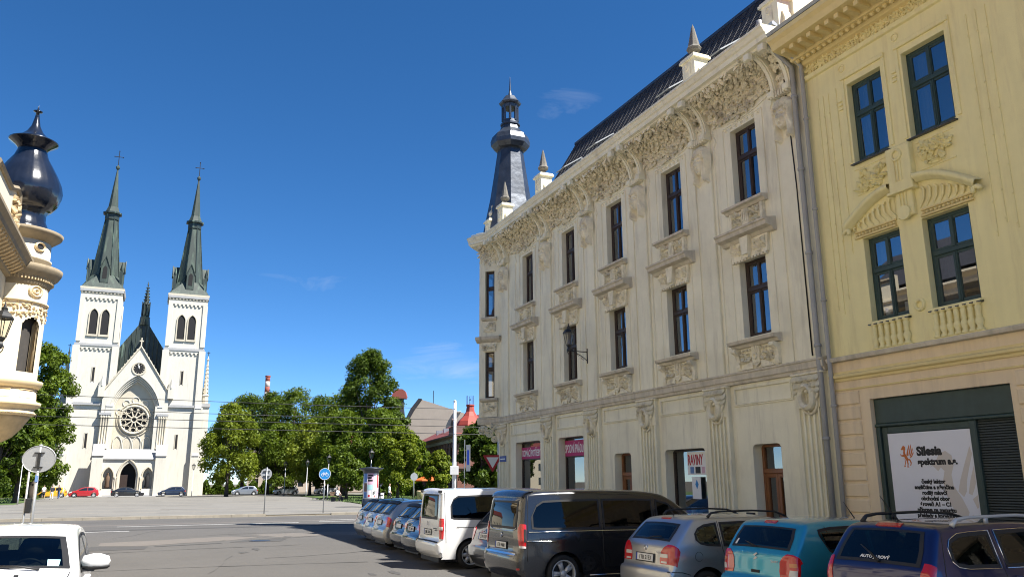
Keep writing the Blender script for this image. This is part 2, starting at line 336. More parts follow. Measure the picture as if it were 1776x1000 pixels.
def link(name, me, parent=None, loc=None, rz=None, kind=None, label=None, M=None):
    o = bpy.data.objects.new(name, me); COL.objects.link(o)
    if parent is not None: o.parent = parent
    if loc is not None: o.location = loc
    if rz is not None: o.rotation_euler = (0, 0, rz)
    if M is not None: o.matrix_local = M
    if kind: o['kind'] = kind
    if label: o['label'] = label
    return o
def part(name, mb, parent, loc=None, rz=None, kind=None, label=None, recalc=True):
    return link(name, mb.mesh(name, recalc), parent, loc, rz, kind, label)
def tag(o, label, cat, group=None):
    o['label'] = label; o['category'] = cat
    if group: o['group'] = group
    return o
def thing(name, label, cat, loc=(0, 0, 0), rz=0, group=None):
    o = bpy.data.objects.new(name, None); COL.objects.link(o); o.location = loc; o.rotation_euler = (0, 0, rz); o.empty_display_size = 0.3
    return tag(o, label, cat, group)
def solo(name, mb, label, cat, loc=(0, 0, 0), rz=0, group=None):
    return tag(link(name, mb.mesh(name), None, loc, rz), label, cat, group)
def struct(name, mb, loc=None):
    return link(name, mb.mesh(name), None, loc, kind='structure')
def copy_tree(o, parent=None, loc=None, rz=None):
    c = o.copy(); COL.objects.link(c); c.parent = parent
    if loc is not None: c.location = loc
    if rz is not None: c.rotation_euler = (0, 0, rz)
    for ch in list(o.children): copy_tree(ch, c)
    return c
def text_mesh(txt, size, ext=0.0, align='LEFT', bold=0.0, sx=1.0, matname='ink'):
    cu = bpy.data.curves.new('lettering', 'FONT'); cu.body = txt; cu.size = size; cu.extrude = ext; cu.align_x = align; cu.offset = bold; cu.resolution_u = 3
    t = bpy.data.objects.new('lettering', cu); COL.objects.link(t)
    dg = bpy.context.evaluated_depsgraph_get(); me = bpy.data.meshes.new_from_object(t.evaluated_get(dg))
    bpy.data.objects.remove(t); me.transform(Matrix.Scale(sx, 4, (1, 0, 0))); me.materials.clear(); me.materials.append(MATS[matname]); me.name = 'lettering'
    return me
TXF = Matrix.Rotation(PI / 2, 4, 'X')       # text standing up, facing -y
def sign_text(txt, size, parent, x, y, z, align='LEFT', bold=0.0, sx=1.0, matname='ink'):
    me = text_mesh(txt, size, 0.0015, align, bold, sx, matname)
    return link('lettering', me, parent, M=Matrix.Translation((x, y, z)) @ TXF)
def wall_holes(mb, x0, x1, z0, z1, holes, y=0.0, depth=0.25, reveal=True, flip=False):
    """flat wall facing -y with rectangular openings (hx0,hx1,hz0,hz1) and reveals going in"""
    xs = sorted({x0, x1, *[h[0] for h in holes], *[h[1] for h in holes]}); zs = sorted({z0, z1, *[h[2] for h in holes], *[h[3] for h in holes]})
    for a, b in zip(xs, xs[1:]):
        for c, d in zip(zs, zs[1:]):
            mx, mz = (a + b) / 2, (c + d) / 2
            if any(h[0] < mx < h[1] and h[2] < mz < h[3] for h in holes): continue
            if mx < x0 or mx > x1 or mz < z0 or mz > z1: continue
            mb.quad((a, y, c), (b, y, c), (b, y, d), (a, y, d))
    if reveal:
        for a, b, c, d in holes:
            y2 = y + depth
            mb.quad((a, y, c), (a, y2, c), (a, y2, d), (a, y, d)); mb.quad((b, y, d), (b, y2, d), (b, y2, c), (b, y, c))
            mb.quad((a, y, d), (a, y2, d), (b, y2, d), (b, y, d)); mb.quad((b, y, c), (b, y2, c), (a, y2, c), (a, y, c))
    return mb

def ring_mesh(mb, cx, cz, rx, rz, t, y0, y1, n=24, a0=0, a1=2*PI):
    """flat ring facing -y with a rounded front"""
    secs = [(-t, y1), (-t * 0.8, y0 + 0.3 * (y1 - y0)), (0, y0), (t * 0.8, y0 + 0.3 * (y1 - y0)), (t, y1)]
    q = len(secs); vs = []; full = abs(a1 - a0 - 2*PI) < 1e-6; k = n if full else n + 1
    for i in range(k):
        a = a0 + (a1 - a0) * i / n
        for o, y in secs: vs.append((cx + (rx + o) * math.cos(a), y, cz + (rz + o) * math.sin(a)))
    fs = []
    for i in range(n):
        j = (i+1) % k
        for b in range(q-1): fs.append((i*q+b, j*q+b, j*q+b+1, i*q+b+1))
    return mb.add(vs, fs)

def leaf_verts(L, Wd, H):
    """a curled low-poly acanthus leaf lying in xy, tip at +x, rising in z"""
    return [(0, 0, 0.0), (0.35*L, -0.5*Wd, 0.15*H), (0.35*L, 0, 0.7*H), (0.35*L, 0.5*Wd, 0.15*H), (0.75*L, -0.34*Wd, 0.5*H), (0.75*L, 0, H), (0.75*L, 0.34*Wd, 0.5*H), (L, 0, 0.75*H), (0.8*L, 0, 0), (0.2*L, 0, -0.1*H)], \
           [(0,1,2),(0,2,3),(1,4,5,2),(2,5,6,3),(4,7,5),(5,7,6),(4,8,7),(7,8,6),(1,9,8,4),(3,6,8,9),(0,9,1),(0,3,9)]
# ================================================================ ground, roads, pavements, plaza
def sheet(name, polys, z, matname, kind=True):
    mb = MB().use(matname)
    for p in polys: mb.add([(x, y, z) for x, y in p], [tuple(range(len(p)))])
    return struct(name, mb)
def rect(x0, x1, y0, y1): return [(x0, y0), (x1, y0), (x1, y1), (x0, y1)]
sheet('ground', [rect(-1200, 1200, -300, 1800)], -0.03, 'soil')
sheet('road', [rect(-2.9, 12.1, -40, 37.5), rect(-90, 110, 37.5, 53.2)], 0.0, 'asphalt')
# asphalt repairs on the road, worn pale strips and darker trench patches
pt = MB().use('asphalt_pale')
for p in ([(-1.2, 31.2), (0.0, 30.4), (1.3, 31.2), (3.1, 32.0), (4.2, 33.3), (3.1, 34.3), (1.0, 33.4), (-1.2, 32.6)],
          [(4.9, 32.9), (8.6, 33.0), (9.4, 34.6), (6.8, 35.4), (4.0, 35.0)], [(-8, 45.4), (16, 46.2), (16, 46.9), (-8, 46.3)]):
    pt.add([(x, y, 0.004) for x, y in p], [tuple(range(len(p)))])
struct('road_repair_pale', pt)
pt = MB().use('asphalt_dark')
for p in ([(-1.6, 28.9), (0.2, 29.0), (0.3, 30.2), (-1.4, 30.9)], [(2.9, 30.9), (4.6, 30.6), (5.0, 31.9), (3.6, 32.0)], [(-10, 40.6), (30, 41.4), (30, 42.3), (-10, 41.3)], [(0.5, 29.9), (2.6, 30.5), (2.6, 30.8), (0.5, 30.25)]):
    pt.add([(x, y, 0.006) for x, y in p], [tuple(range(len(p)))])
rs_ = random.Random(21)
for i in range(22):
    x, y = rs_.uniform(-2.3, 5.8), rs_.uniform(9, 36); rx, ry = rs_.uniform(.06, .4), rs_.uniform(.08, .7); n = 11
    pt.add([(x + rx*rs_.uniform(.5, 1.1)*math.cos(2*PI*k/n), y + ry*rs_.uniform(.5, 1.1)*math.sin(2*PI*k/n), .0061 + i*.00004) for k in range(n)], [tuple(range(n))])
struct('road_repair_dark', pt)
cr_ = MB().use('asphalt_dark'); rnd = random.Random(3)
for (x, y, dx, dy, n) in ((-1.0, 34.8, 0.45, 0.9, 5), (3.6, 31.7, 0.5, 0.25, 8), (4.9, 31.8, -0.35, 0.5, 5), (9.0, 44.6, 0.5, -0.4, 6), (-3, 27.5, 0.9, 0.12, 9), (1.5, 20.5, 0.2, 0.9, 6), (3.2, 24.0, 0.8, 0.25, 7), (-1.5, 16, .7, .2, 9), (0.4, 12, .25, .8, 8), (3.0, 10.5, .5, .5, 7), (-2, 22.5, .9, -.1, 8), (2.5, 35.5, 1.0, .1, 7), (-6, 42.8, 1.6, .05, 12), (8, 47.6, 1.5, .1, 9), (-9, 49, 1.5, .05, 14)):
    pts = [(x, y)]
    for i in range(n): pts.append((pts[-1][0] + dx * rnd.uniform(.6, 1.3), pts[-1][1] + dy * rnd.uniform(.5, 1.5) + rnd.uniform(-.1, .1)))
    for a, b in zip(pts, pts[1:]):
        w = rnd.uniform(.02, .045); cr_.quad((a[0], a[1] - w, .008), (b[0], b[1] - w, .008), (b[0], b[1] + w, .008), (a[0], a[1] + w, .008))
struct('road_cracks', cr_)
lm = MB().use('paint')
for x0, x1, y in ((-4.5, -0.4, 39.9), (-14, -8, 39.7), (-1.0, 7.5, 44.2), (8.6, 19, 44.6), (-16, -4, 43.9), (9.0, 12.5, 46.4)):
    lm.quad((x0, y, .010), (x1, y + .1, .010), (x1, y + .24, .010), (x0, y + .13, .010))
for y in (8.2, 10.5, 13.0, 16.2, 18.9, 21.4, 23.6, 25.9, 28.3):
    lm.quad((8.2, y - .05, .010), (12.0, y - .05, .010), (12.0, y + .05, .010), (8.2, y + .05, .010))
struct('road_markings', lm)

# pavement slabs along the main row of houses, kerb stones as single pieces
def pave(name, x0, x1, y0, y1, z, slab, jitter=0.004, seed=1):
    base = MB().use('soil').box(x0, x1, y0, y1, -0.02, z - 0.02); o = struct(name, base)
    return o
pv = pave('pavement', 12.3, 13.98, -30, 36, 0.12, 0.5)
rnd = random.Random(5)
sl = MB().use('pavement').bbox(0, .545, 0, .545, 0, .03, .004).mesh('paving_slab')
slabrest = MB().use('pavement')
k = 0
for j in range(118):
    for i in range(3):
        x = 12.31 + i * .555; y = -29.5 + j * .555
        if 5 < y < 35:
            o = link('paving_slab', sl, pv, (x, y, .095 + rnd.uniform(-.003, .003)))
        else: slabrest.box(x, x + .545, y, y + .545, .09, .123)
part('paving_slab_field', slabrest, pv, kind='stuff')
kst = MB().use('kerb').box(0, .18, 0, .985, -.02, .125).mesh('kerb_stone')
for j in range(66): link('kerb_stone', kst, pv, (12.11, -30 + j, rnd.uniform(-.004, .004)))
pl = pave('pavement_opposite', -4.5, -3.1, -30, 36.5, 0.12, 0.5)
part('paving_slab_field', MB().use('pavement').box(-4.49, -3.11, -29.9, 36.4, .09, .124), pl)
for j in range(66): link('kerb_stone', kst, pl, (-3.08, -30 + j, rnd.uniform(-.004, .004)))

# plaza beyond the crossing
sheet('plaza', [[(-60, 53.4), (45, 53.4), (45, 70), (17.6, 70), (20.3, 100), (20.6, 134), (60, 134), (60, 152), (-60, 152)]], 0.10, 'plaza_m')
plz = MB().use('soil').box(-60, 45, 53.38, 69.9, -0.02, 0.09); pk = struct('plaza_edge', plz)
kx = MB().use('kerb').box(0, .985, 0, .22, -.02, .155).mesh('kerb_stone')
for i in range(-40, 45):
    if i in (7, 8, 9, 10): continue                    # dropped kerb at the cycle crossing
    link('kerb_stone', kx, pk, (i, 53.18, rnd.uniform(-.006, .006)))
dk = MB().use('kerb').box(0, .985, 0, .22, -.02, .04).mesh('dropped_kerb_stone')
for i in (7, 8, 9, 10): link('dropped_kerb_stone', dk, pk, (i, 53.18, 0))
# pale joint bands and rows of setts, flush strips over the plaza
bands = MB().use('kerb')
for i in range(22):
    y = 55 + i * 3.6; x0 = -40 + rnd.uniform(-5, 5)
    if i % 2 == 0: bands.quad((x0, y, .104), (17, y, .104), (17, y + .35, .104), (x0, y + .35, .104))
struct('plaza_bands', bands)
dbands = MB().use('asphalt_pale')
for i in range(60):
    y = rnd.uniform(55, 132); x0 = rnd.uniform(-25, 12); w = rnd.uniform(2, 7); t = rnd.uniform(.08, .3)
    dbands.quad((x0, y, .107), (x0 + w, y + rnd.uniform(-.2, .2), .107), (x0 + w, y + t, .107), (x0, y + t, .107))
struct('plaza_stains', dbands)
sheet('lawn', [[(17.9, 70.2), (60, 70.2), (60, 133.8), (20.9, 133.8), (20.6, 100)]], 0.13, 'grass_m')
sheet('lawn_by_church', [[(-60, 88), (-11.2, 92), (-12.5, 134), (-60, 134)]], 0.115, 'grass_m')
tf = MB().use('grass_m')
for i in range(9000):
    if i % 3: x, y = rnd.uniform(18.2, 42), rnd.uniform(70.6, 110)
    else: x, y = rnd.uniform(-30, -12.6), rnd.uniform(93, 130)
    if y > 100 and x < 20.9 and x > 0: continue
    a = rnd.uniform(0, PI); w = rnd.uniform(.03, .08); hh = rnd.uniform(.08, .22)
    tf.add([(x - w*math.cos(a), y - w*math.sin(a), .12), (x + w*math.cos(a), y + w*math.sin(a), .12), (x + rnd.uniform(-.05, .05), y + rnd.uniform(-.05, .05), .13 + hh)], [(0, 1, 2)])
g_ = link('grass_tufts', tf.mesh('grass_tufts', False), None, kind='stuff'); g_['label'] = 'short green grass tufts on the lawns round the square'; g_['category'] = 'grass'
# ================================================================ the long cream corner building
BLD = thing('corner_building', 'long three-storey cream stucco corner building with mask reliefs and dark mansard roof', 'building', (14, 33, 0), -PI/2)
PIL = [18.6, 15.2, 11.8, 8.4, 4.95, 1.1]
WIN = [16.88, 13.5, 10.1, 6.7, 3.03]
XE = 19.13
holes_up = [(c - .51, c + .51, 9.28, 11.38) for c in WIN]
holes_lo = [(c - .51, c + .51, 5.60, 7.65) for c in WIN]
G1, G2, D1, G3, D2 = (1.7, 4.05, .75, 3.57), (5.6, 7.55, .75, 3.57), (9.6, 10.62, .14, 2.87), (12.5, 14.42, .55, 2.88), (16.38, 17.4, .14, 2.88)
wall = MB().use('stucco')
wall_holes(wall, 0.1, XE, 0, 13.0, holes_up + holes_lo, 0, .22)
# (ground floor openings are deeper, cut in a second pass)
wall = MB().use('stucco')
wall_holes(wall, 0.1, XE, 4.5, 13.0, holes_up + holes_lo, 0, .22)
wall_holes(wall, 0.1, XE, 0, 4.5, [G1, G2, D1, G3, D2], 0, .36)
OR = [(.1, 0), (-.65, -.72), (-2.45, 1.08), (-1.7, 1.83)]
# chamfered corner and the other street front, back and end walls
for a, b in (((.1, 0), (-1.7, 1.83)), ((-1.7, 1.83), (-1.7, 12)), ((-1.7, 12), (XE, 12)), ((XE, 12), (XE, 0))):
    wall.quad((*a, 0), (*b, 0), (*b, 13.0), (*a, 13.0))
part('wall', wall, BLD)
# dark rooms behind the openings
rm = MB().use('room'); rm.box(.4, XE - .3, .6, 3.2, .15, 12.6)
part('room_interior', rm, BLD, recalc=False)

def window_mesh(w, h, fr=.065, bars=(0.5,), tr=.62, matname='brown_wood', d=.06):
    mb = MB().use(matname)
    mb.bbox(-w/2, -w/2 + fr, 0, d, 0, h); mb.bbox(w/2 - fr, w/2, 0, d, 0, h); mb.bbox(-w/2 + fr, w/2 - fr, .002, d, 0, fr); mb.bbox(-w/2 + fr, w/2 - fr, .002, d, h - fr, h)
    if tr: mb.bbox(-w/2 + fr, w/2 - fr, -.025, d, tr*h - .05, tr*h + .05, .012)
    for b in bars:
        x = -w/2 + b*w; mb.bbox(x - .045, x + .045, -.012, d, fr, (tr*h - .05) if tr else h - fr); 
        if tr: mb.bbox(x - .04, x + .04, -.010, d, tr*h + .05, h - fr)
        mb.bbox(x - .02, x + .02, -.03, -.01, fr + .02, (tr*h - .06) if tr else h - fr)
    # inner casement rims
    edges = [-w/2 + fr] + [(-w/2 + b*w) for b in bars] + [w/2 - fr]
    for a, c in zip(edges, edges[1:]):
        for z0, z1 in (((fr, tr*h - .05), (tr*h + .05, h - fr)) if tr else ((fr, h - fr),)):
            for q in ((a, a + .055, z0, z1), (c - .055, c, z0, z1)): mb.box(q[0], q[1], .012, d - .004, q[2], q[3])
            mb.box(a + .055, c - .055, .013, d - .005, z0, z0 + .05); mb.box(a + .055, c - .055, .013, d - .005, z1 - .05, z1)
    return mb
def pane_mesh(w, h, matname='pane_glass'):
    return MB().use(matname).quad((-w/2, 0, 0), (w/2, 0, 0), (w/2, 0, h), (-w/2, 0, h)).mesh('pane', False)
def put_window(parent, me, x, y, z, w, h, pm_lo, pm_hi, tr=.62, bars=(.5,), fr=.065, label=None, tilt=None):
    o = link('window', me, parent, (x, y, z), label=label)
    edges = [-w/2 + fr] + [(-w/2 + b*w) for b in bars] + [w/2 - fr]
    rr = random.Random(int(x*100) + int(z*10))
    for a, c in zip(edges, edges[1:]):
        p = link('pane', pm_lo, o, ((a + c)/2, .035, fr)); p.rotation_euler = (rr.uniform(-.012, .012), 0, rr.uniform(-.012, .012))
        if tr:
            p = link('pane', pm_hi, o, ((a + c)/2, .035, tr*h + .05)); p.rotation_euler = (rr.uniform(-.012, .012), 0, rr.uniform(-.012, .012))
    return o
ww, wh_u, wh_l = 1.02, 2.10, 2.05
wm_u = window_mesh(ww, wh_u).mesh('window'); wm_l = window_mesh(ww, wh_l).mesh('window')
pl_u = pane_mesh(ww/2 - .07, .62*wh_u - .115); ph_u = pane_mesh(ww/2 - .07, .38*wh_u - .115)
pl_l = pane_mesh(ww/2 - .07, .62*wh_l - .115); ph_l = pane_mesh(ww/2 - .07, .38*wh_l - .115)
for c in WIN:
    put_window(BLD, wm_u, c, .19, 9.28, ww, wh_u, pl_u, ph_u); put_window(BLD, wm_l, c, .19, 5.60, ww, wh_l, pl_l, ph_l)
# curtains behind the upper windows
def curtain(w, h, seed):
    r = random.Random(seed); mb = MB().use('curtain', True)
    for sx in (-1, 1):
        ww_ = w * r.uniform(.16, .34)
        mb.grid(lambda u, v: (sx * (w/2 - .02 - u*ww_), .02*math.sin(u*22 + v) + .02*u, v*h), 14, 3)
    return mb.mesh('curtain', False)
cms = [curtain(ww, 2.0, i) for i in range(4)]
for i, c in enumerate(WIN):
    link('curtain', cms[i % 4], BLD, (c, .36, 9.3)); link('curtain', cms[(i+1) % 4], BLD, (c, .36, 5.62))

# ---- upper pilaster strips with grooves, window surrounds
def strip_mesh():
    mb = MB().use('stucco'); hw = .33
    mb.bbox(-hw, hw, -.07, 0, 4.72, 11.9, .02)
    return mb.mesh('pilaster_strip')
sm_ = strip_mesh()
for c in PIL[:5]: link('pilaster_strip', sm_, BLD, (c, 0, 0))
link('pilaster_strip', sm_, BLD, (PIL[5] - .35, 0, 0))
def surround_mesh():
    """flat raised moulding lines of the bay: tall frame with ogee top plus dotted frame over the upper window"""
    mb = MB().use('stucco'); t = .028
    def line(pts, w=.022, d=.022):
        n = len(pts); vs = []
        for i, (x, z) in enumerate(pts):
            a, b = pts[max(0, i-1)], pts[min(n-1, i+1)]; dx, dz = b[0]-a[0], b[1]-a[1]; L = math.hypot(dx, dz) or 1; nx, nz = -dz/L*w, dx/L*w
            vs += [(x + nx, 0, z + nz), (x + nx*.6, -d, z + nz*.6), (x - nx*.6, -d, z - nz*.6), (x - nx, 0, z - nz)]
        mb.add(vs, [(4*i + k, 4*i + 4 + k, 4*i + 5 + k, 4*i + 1 + k) for i in range(n-1) for k in range(3)] + [(0, 1, 2, 3), (4*n-4, 4*n-3, 4*n-2, 4*n-1)])
    for s in (-1, 1):
        line([(s*1.22, 4.75), (s*1.22, 11.0), (s*1.20, 11.2), (s*1.12, 11.3), (s*1.16, 11.42), (s*1.20, 11.5), (s*1.22, 11.6)], .025, .03)
    n = 18; line([(-1.22 + 2.44*i/n, 11.60 + .0 + .20*abs(1 - 2*i/n)**2) for i in range(n+1)], .022, .03)
    line([(-.80, 9.0), (-.80, 11.50), (-.785, 11.54), (-.75, 11.555), (.75, 11.555), (.785, 11.54), (.80, 11.50), (.80, 9.0)], .02, .025)
    for s in (-1, 1): line([(s*.80, 5.5), (s*.80, 8.2)], .02, .022)
    for i in range(7): ring_mesh(mb, -.66 + i*.22, 11.47, .035, .035, .015, -.03, 0, 8)
    return mb.mesh('bay_moulding')
bm_ = surround_mesh()
for c in WIN: link('bay_moulding', bm_, BLD, (c, 0, 0))

# ---- sills, aprons, hoods
def leaf_cluster(mb, x0, x1, z0, z1, y, n, size, seed, H=.05, down=True):
    r = random.Random(seed)
    for i in range(n):
        L = size * r.uniform(.7, 1.2); vs, fs = leaf_verts(L, L*.5, 1.7*H * r.uniform(.7, 1.3)); a = r.uniform(0, 2*PI); x = r.uniform(x0, x1); z = r.uniform(z0, z1)
        ca, sa = math.cos(a), math.sin(a); tl = r.uniform(-.2, .35)
        mb.add([(x + (u-.5*L)*ca - v*sa, y - w - tl*(u-.3*L)*.5, z + (u-.5*L)*sa + v*ca) for u, v, w in vs], fs)
def sill_upper():
    mb = MB().use('sill_stone')
    mb.prism([(0, 9.0), (-.10, 9.0), (-.16, 9.06), (-.26, 9.08), (-.26, 9.14), (0, 9.17)], lambda u, v, a: (a, u, v), -.80, .80)
    mb.use('stucco_orn'); mb.bbox(-.66, .66, -.06, 0, 8.52, 9.0, .015)
    for s in (-1, 1): mb.bbox(s*.60 - .05, s*.60 + .05, -.13, -.05, 8.50, 8.99, .02)
    mb.bbox(-.13, .13, -.15, -.05, 8.48, 8.99, .025)
    for i in (-1, 0, 1): mb.bbox(i*.07 - .018, i*.07 + .018, -.175, -.14, 8.62, 8.95, .008)
    leaf_cluster(mb, -.52, -.18, 8.56, 8.95, -.06, 22, .17, 1, .07); leaf_cluster(mb, .18, .52, 8.56, 8.95, -.06, 22, .17, 2, .07)
    return mb.mesh('upper_sill')
def hood():
    mb = MB().use('sill_stone')
    mb.prism([(0, 8.12), (-.10, 8.14), (-.16, 8.22), (-.34, 8.26), (-.36, 8.36), (-.40, 8.38), (-.40, 8.43), (0, 8.49)], lambda u, v, a: (a, u, v), -1.0, 1.0)
    mb.use('stucco_orn'); mb.prism([(-.68, 7.66), (.68, 7.66), (.74, 8.13), (-.74, 8.13)], lambda u, v, a: (u, a, v), -.09, 0)
    mb.prism([(-.10, 7.72), (.10, 7.72), (.17, 8.2), (-.17, 8.2)], lambda u, v, a: (u, a, v), -.24, -.08)
    mb.prism([(-.06, 7.64), (.06, 7.64), (.10, 7.74), (-.10, 7.74)], lambda u, v, a: (u, a, v), -.18, -.08)
    for s in (-1, 1):
        x = s*.42
        for i in range(7):                                      # shell of ribs
            a = PI*(.08 + .84*i/6); vs, fs = leaf_verts(.24, .075, .07)
            mb.add([(x + u*math.cos(a) - v*math.sin(a), -.09 - w, 7.80 + u*math.sin(a) + v*math.cos(a)) for u, v, w in vs], fs)
        leaf_cluster(mb, x - .22, x + .22, 7.72, 8.08, -.08, 12, .15, 4 + s, .06)
    for i in range(11): mb.bbox(-.62 + i*.124 - .035, -.62 + i*.124 + .035, -.12, -.02, 7.60, 7.655, .01)
    return mb.mesh('window_hood')
def sill_lower():
    mb = MB().use('sill_stone')
    mb.prism([(0, 5.32), (-.12, 5.33), (-.16, 5.40), (-.28, 5.42), (-.30, 5.50), (0, 5.54)], lambda u, v, a: (a, u, v), -.88, .88)
    mb.use('stucco_orn'); mb.bbox(-.72, .72, -.05, 0, 4.75, 5.33, .01)
    for s in (-1, 1):                                           # side scroll brackets
        x = s*.72
        mb.prism([(0, 4.78), (-.07, 4.78), (-.10, 4.86), (-.08, 5.0), (-.12, 5.14), (-.22, 5.22), (-.24, 5.31), (0, 5.31)], lambda u, v, a: (a, u, v), x - .07, x + .07)
        mb.lathe([(.055, -.08), (.055, .08)], (0, 0, 0), 10); M = Matrix.Translation((x, -.2, 5.26)) @ Matrix.Rotation(PI/2, 4, 'Y'); mb.xf(M, len(mb.v) - 20)
    mb.bbox(-.14, .14, -.13, -.04, 4.88, 5.32, .02); ring_mesh(mb, 0, 5.06, .065, .065, .03, -.18, -.12, 12)
    mb.prism([(-.14, 4.88), (0, 4.80), (.14, 4.88)], lambda u, v, a: (u, a, v), -.12, -.04)
    for i in (-1, 0, 1): mb.bbox(i*.075 - .018, i*.075 + .018, -.155, -.12, 5.14, 5.32, .006)
    for s in (-1, 1):
        for i in range(3): mb.lathe([(0, -.035), (.03, -.02), (.038, 0), (.03, .02), (0, .035)], (s*(.24 + i*.13), -.11, 5.25), 8)
        leaf_cluster(mb, s*.40 - .2, s*.40 + .2, 4.95, 5.2, -.05, 18, .17, 8 + s, .07)
        n = 8; mb.prism([(s*(.62 - .46*i/n), 4.78 + .16*math.sin(i/n*PI/2)) for i in range(n+1)] + [(s*.16, 4.76), (s*.62, 4.76)], lambda u, v, a: (u, a, v), -.10, -.04)
    return mb.mesh('lower_sill')
su, ho, slw = sill_upper(), hood(), sill_lower()
for c in WIN:
    link('window_sill', su, BLD, (c, 0, 0)); link('window_hood', ho, BLD, (c, 0, 0)); link('window_sill', slw, BLD, (c, 0, 0))

# ---- woman's head mask reliefs
def mask_mesh(seed=0):
    """woman's head in high relief: oval face, parted wavy hair falling in two locks, drapery below the chin"""
    mb = MB().use('stucco_orn', True); NU, NV = 64, 104; Wd, Ht = .40, 1.36
    def g(x, z, cx, cz, sx, sz): return math.exp(-((x-cx)/sx)**2 - ((z-cz)/sz)**2)
    def sm(v, a, b): t = max(0, min(1, (v - a)/(b - a))); return t*t*(3 - 2*t)
    def face(x, z):
        f = 1 - (x/.205)**2 - ((z - .66)/(.31 if z > .66 else .33))**2
        if f <= 0: return 0
        d = .10 + .17*math.sqrt(f)
        d += .012*math.exp(-(x/.16)**2)*sm(z, .76, .80)                                             # forehead
        d += .085*g(x, z, 0, .635, .024, .075) + .055*g(x, z, 0, .575, .040, .028)                   # nose, tip
        for q in (-1, 1):
            d += .030*g(x, z, q*.085, .755, .055, .016)                                             # brow
            d += -.085*g(x, z, q*.082, .705, .045, .026) + .040*g(x, z, q*.082, .700, .028, .013)    # socket, lid
            d += .030*g(x, z, q*.115, .615, .045, .045) - .02*g(x, z, q*.045, .545, .02, .03)        # cheek
        d += .040*g(x, z, 0, .505, .052, .014) - .055*g(x, z, 0, .487, .060, .008) + .040*g(x, z, 0, .468, .045, .014) - .025*g(x, z, 0, .437, .05, .012) + .035*g(x, z, 0, .395, .045, .030)
        return d
    def hair(x, z):
        ax = abs(x); d = 0
        if z > .78:                                                                                  # cap of hair, parted
            e = 1 - (x/.33)**2 - ((z - .80)/.42)**2
            if e > 0: d = .30*math.sqrt(e) - .05*math.exp(-(x/.02)**2); d += .022*math.sin(34*(math.atan2(z - .70, ax + .02)) + seed)
            if z < .92 - .9*(.2 - ax if ax < .2 else 0)*.6 and ax < .17: d = min(d, .0)
        c = .255 + .035*math.sin(z*8.0 + seed) - .05*sm(z, .45, .1); wlk = .075 - .02*sm(z, .4, .05)
        lk = math.exp(-((ax - c)/wlk)**4)*sm(z, .02 + .25*abs(ax - .22), .12)*(1 - sm(z, .96, 1.08))
        d2 = lk*(.20 + .035*math.sin(52*(ax - c) + 9*z)); return max(d, d2)
    def hgt(x, z):
        f, h = face(x, z), hair(x, z)
        n = .05*math.exp(-(x/.12)**2)*sm(z, .10, .2)*(1 - sm(z, .40, .46))*(1 + .4*math.sin(45*x))      # drapery tail
        ed = (1 - sm(abs(x), .36, .40))*(1 - sm(z, 1.26, 1.33))
        return max(f, h, n)*ed
    H = [[hgt((i/NU*2 - 1)*Wd, j/NV*Ht) for j in range(NV + 1)] for i in range(NU + 1)]
    vs = [((i/NU*2 - 1)*Wd, -H[i][j] + .004, j/NV*Ht) for i in range(NU + 1) for j in range(NV + 1)]; k = NV + 1
    mb.add(vs, [(i*k + j, (i+1)*k + j, (i+1)*k + j+1, i*k + j+1) for i in range(NU) for j in range(NV) if max(H[i][j], H[i+1][j], H[i][j+1], H[i+1][j+1]) > .012])
    mb.use('stucco_orn', False)
    for i in range(7): mb.bbox(-.27 + i*.09 - .03, -.27 + i*.09 + .03, -.20, -.02, 1.24, 1.40, .02)   # dentil comb above
    return mb.mesh('mask_relief', False)
mm = [mask_mesh(0), mask_mesh(2)]
for i, c in enumerate(PIL[:5]): link('mask_relief', mm[i % 2], BLD, (c, -.07, 10.18))
link('mask_relief', mm[1], BLD, (PIL[5] - .35, -.07, 10.18))

# ---- paired S-consoles with leaf panel between
def console_mesh():
    mb = MB().use('stucco'); prof_o = []; n = 14
    for i in range(n+1):                                         # outer edge: concave quarter sweep from wall foot up to soffit
        t = i/n; a = t*PI/2
        prof_o.append((-(.16 + .72*(1 - math.cos(a))), 11.62 + .92*math.sin(a)))
    prof_i = [(-.02, 12.54), (-.02, 11.62)]
    for s in (-1, 1):
        x = s*.27
        mb.prism(prof_o + prof_i, lambda u, v, a: (a, u, v), x - .085, x + .085)
        pr2 = [(u - .035, v - .01) for u, v in prof_o] + [(u + .05, v + .01) for u, v in prof_o[::-1]]
        mb.prism(pr2, lambda u, v, a: (a, u, v), x - .045, x + .045)
        mb.bbox(x - .11, x + .11, -.30, -.02, 11.46, 11.64, .03); mb.bbox(x - .10, x + .10, -.98, -.84, 12.36, 12.54, .02)
    mb.use('stucco_orn')
    r = random.Random(11)
    for i in range(46):
        t = r.uniform(.05, .95); a = t*PI/2; y = -(.05 + .66*(1 - math.cos(a))); z = 11.66 + .9*math.sin(a)
        L = r.uniform(.12, .2); vs, fs = leaf_verts(L, L*.7, .06); w = r.uniform(0, 2*PI); x = r.uniform(-.14, .14)
        M = Matrix.Translation((x, y, z)) @ Matrix.Rotation(PI/2 + a*.8, 4, 'X') @ Matrix.Rotation(w, 4, 'Z')
        mb.add([M @ Vector(p) for p in vs], fs)
    return mb.mesh('cornice_console')
cm_ = console_mesh()
for c in PIL[:5]: link('cornice_console', cm_, BLD, (c, 0, 0))
link('cornice_console', cm_, BLD, (PIL[5] - .35, 0, 0))

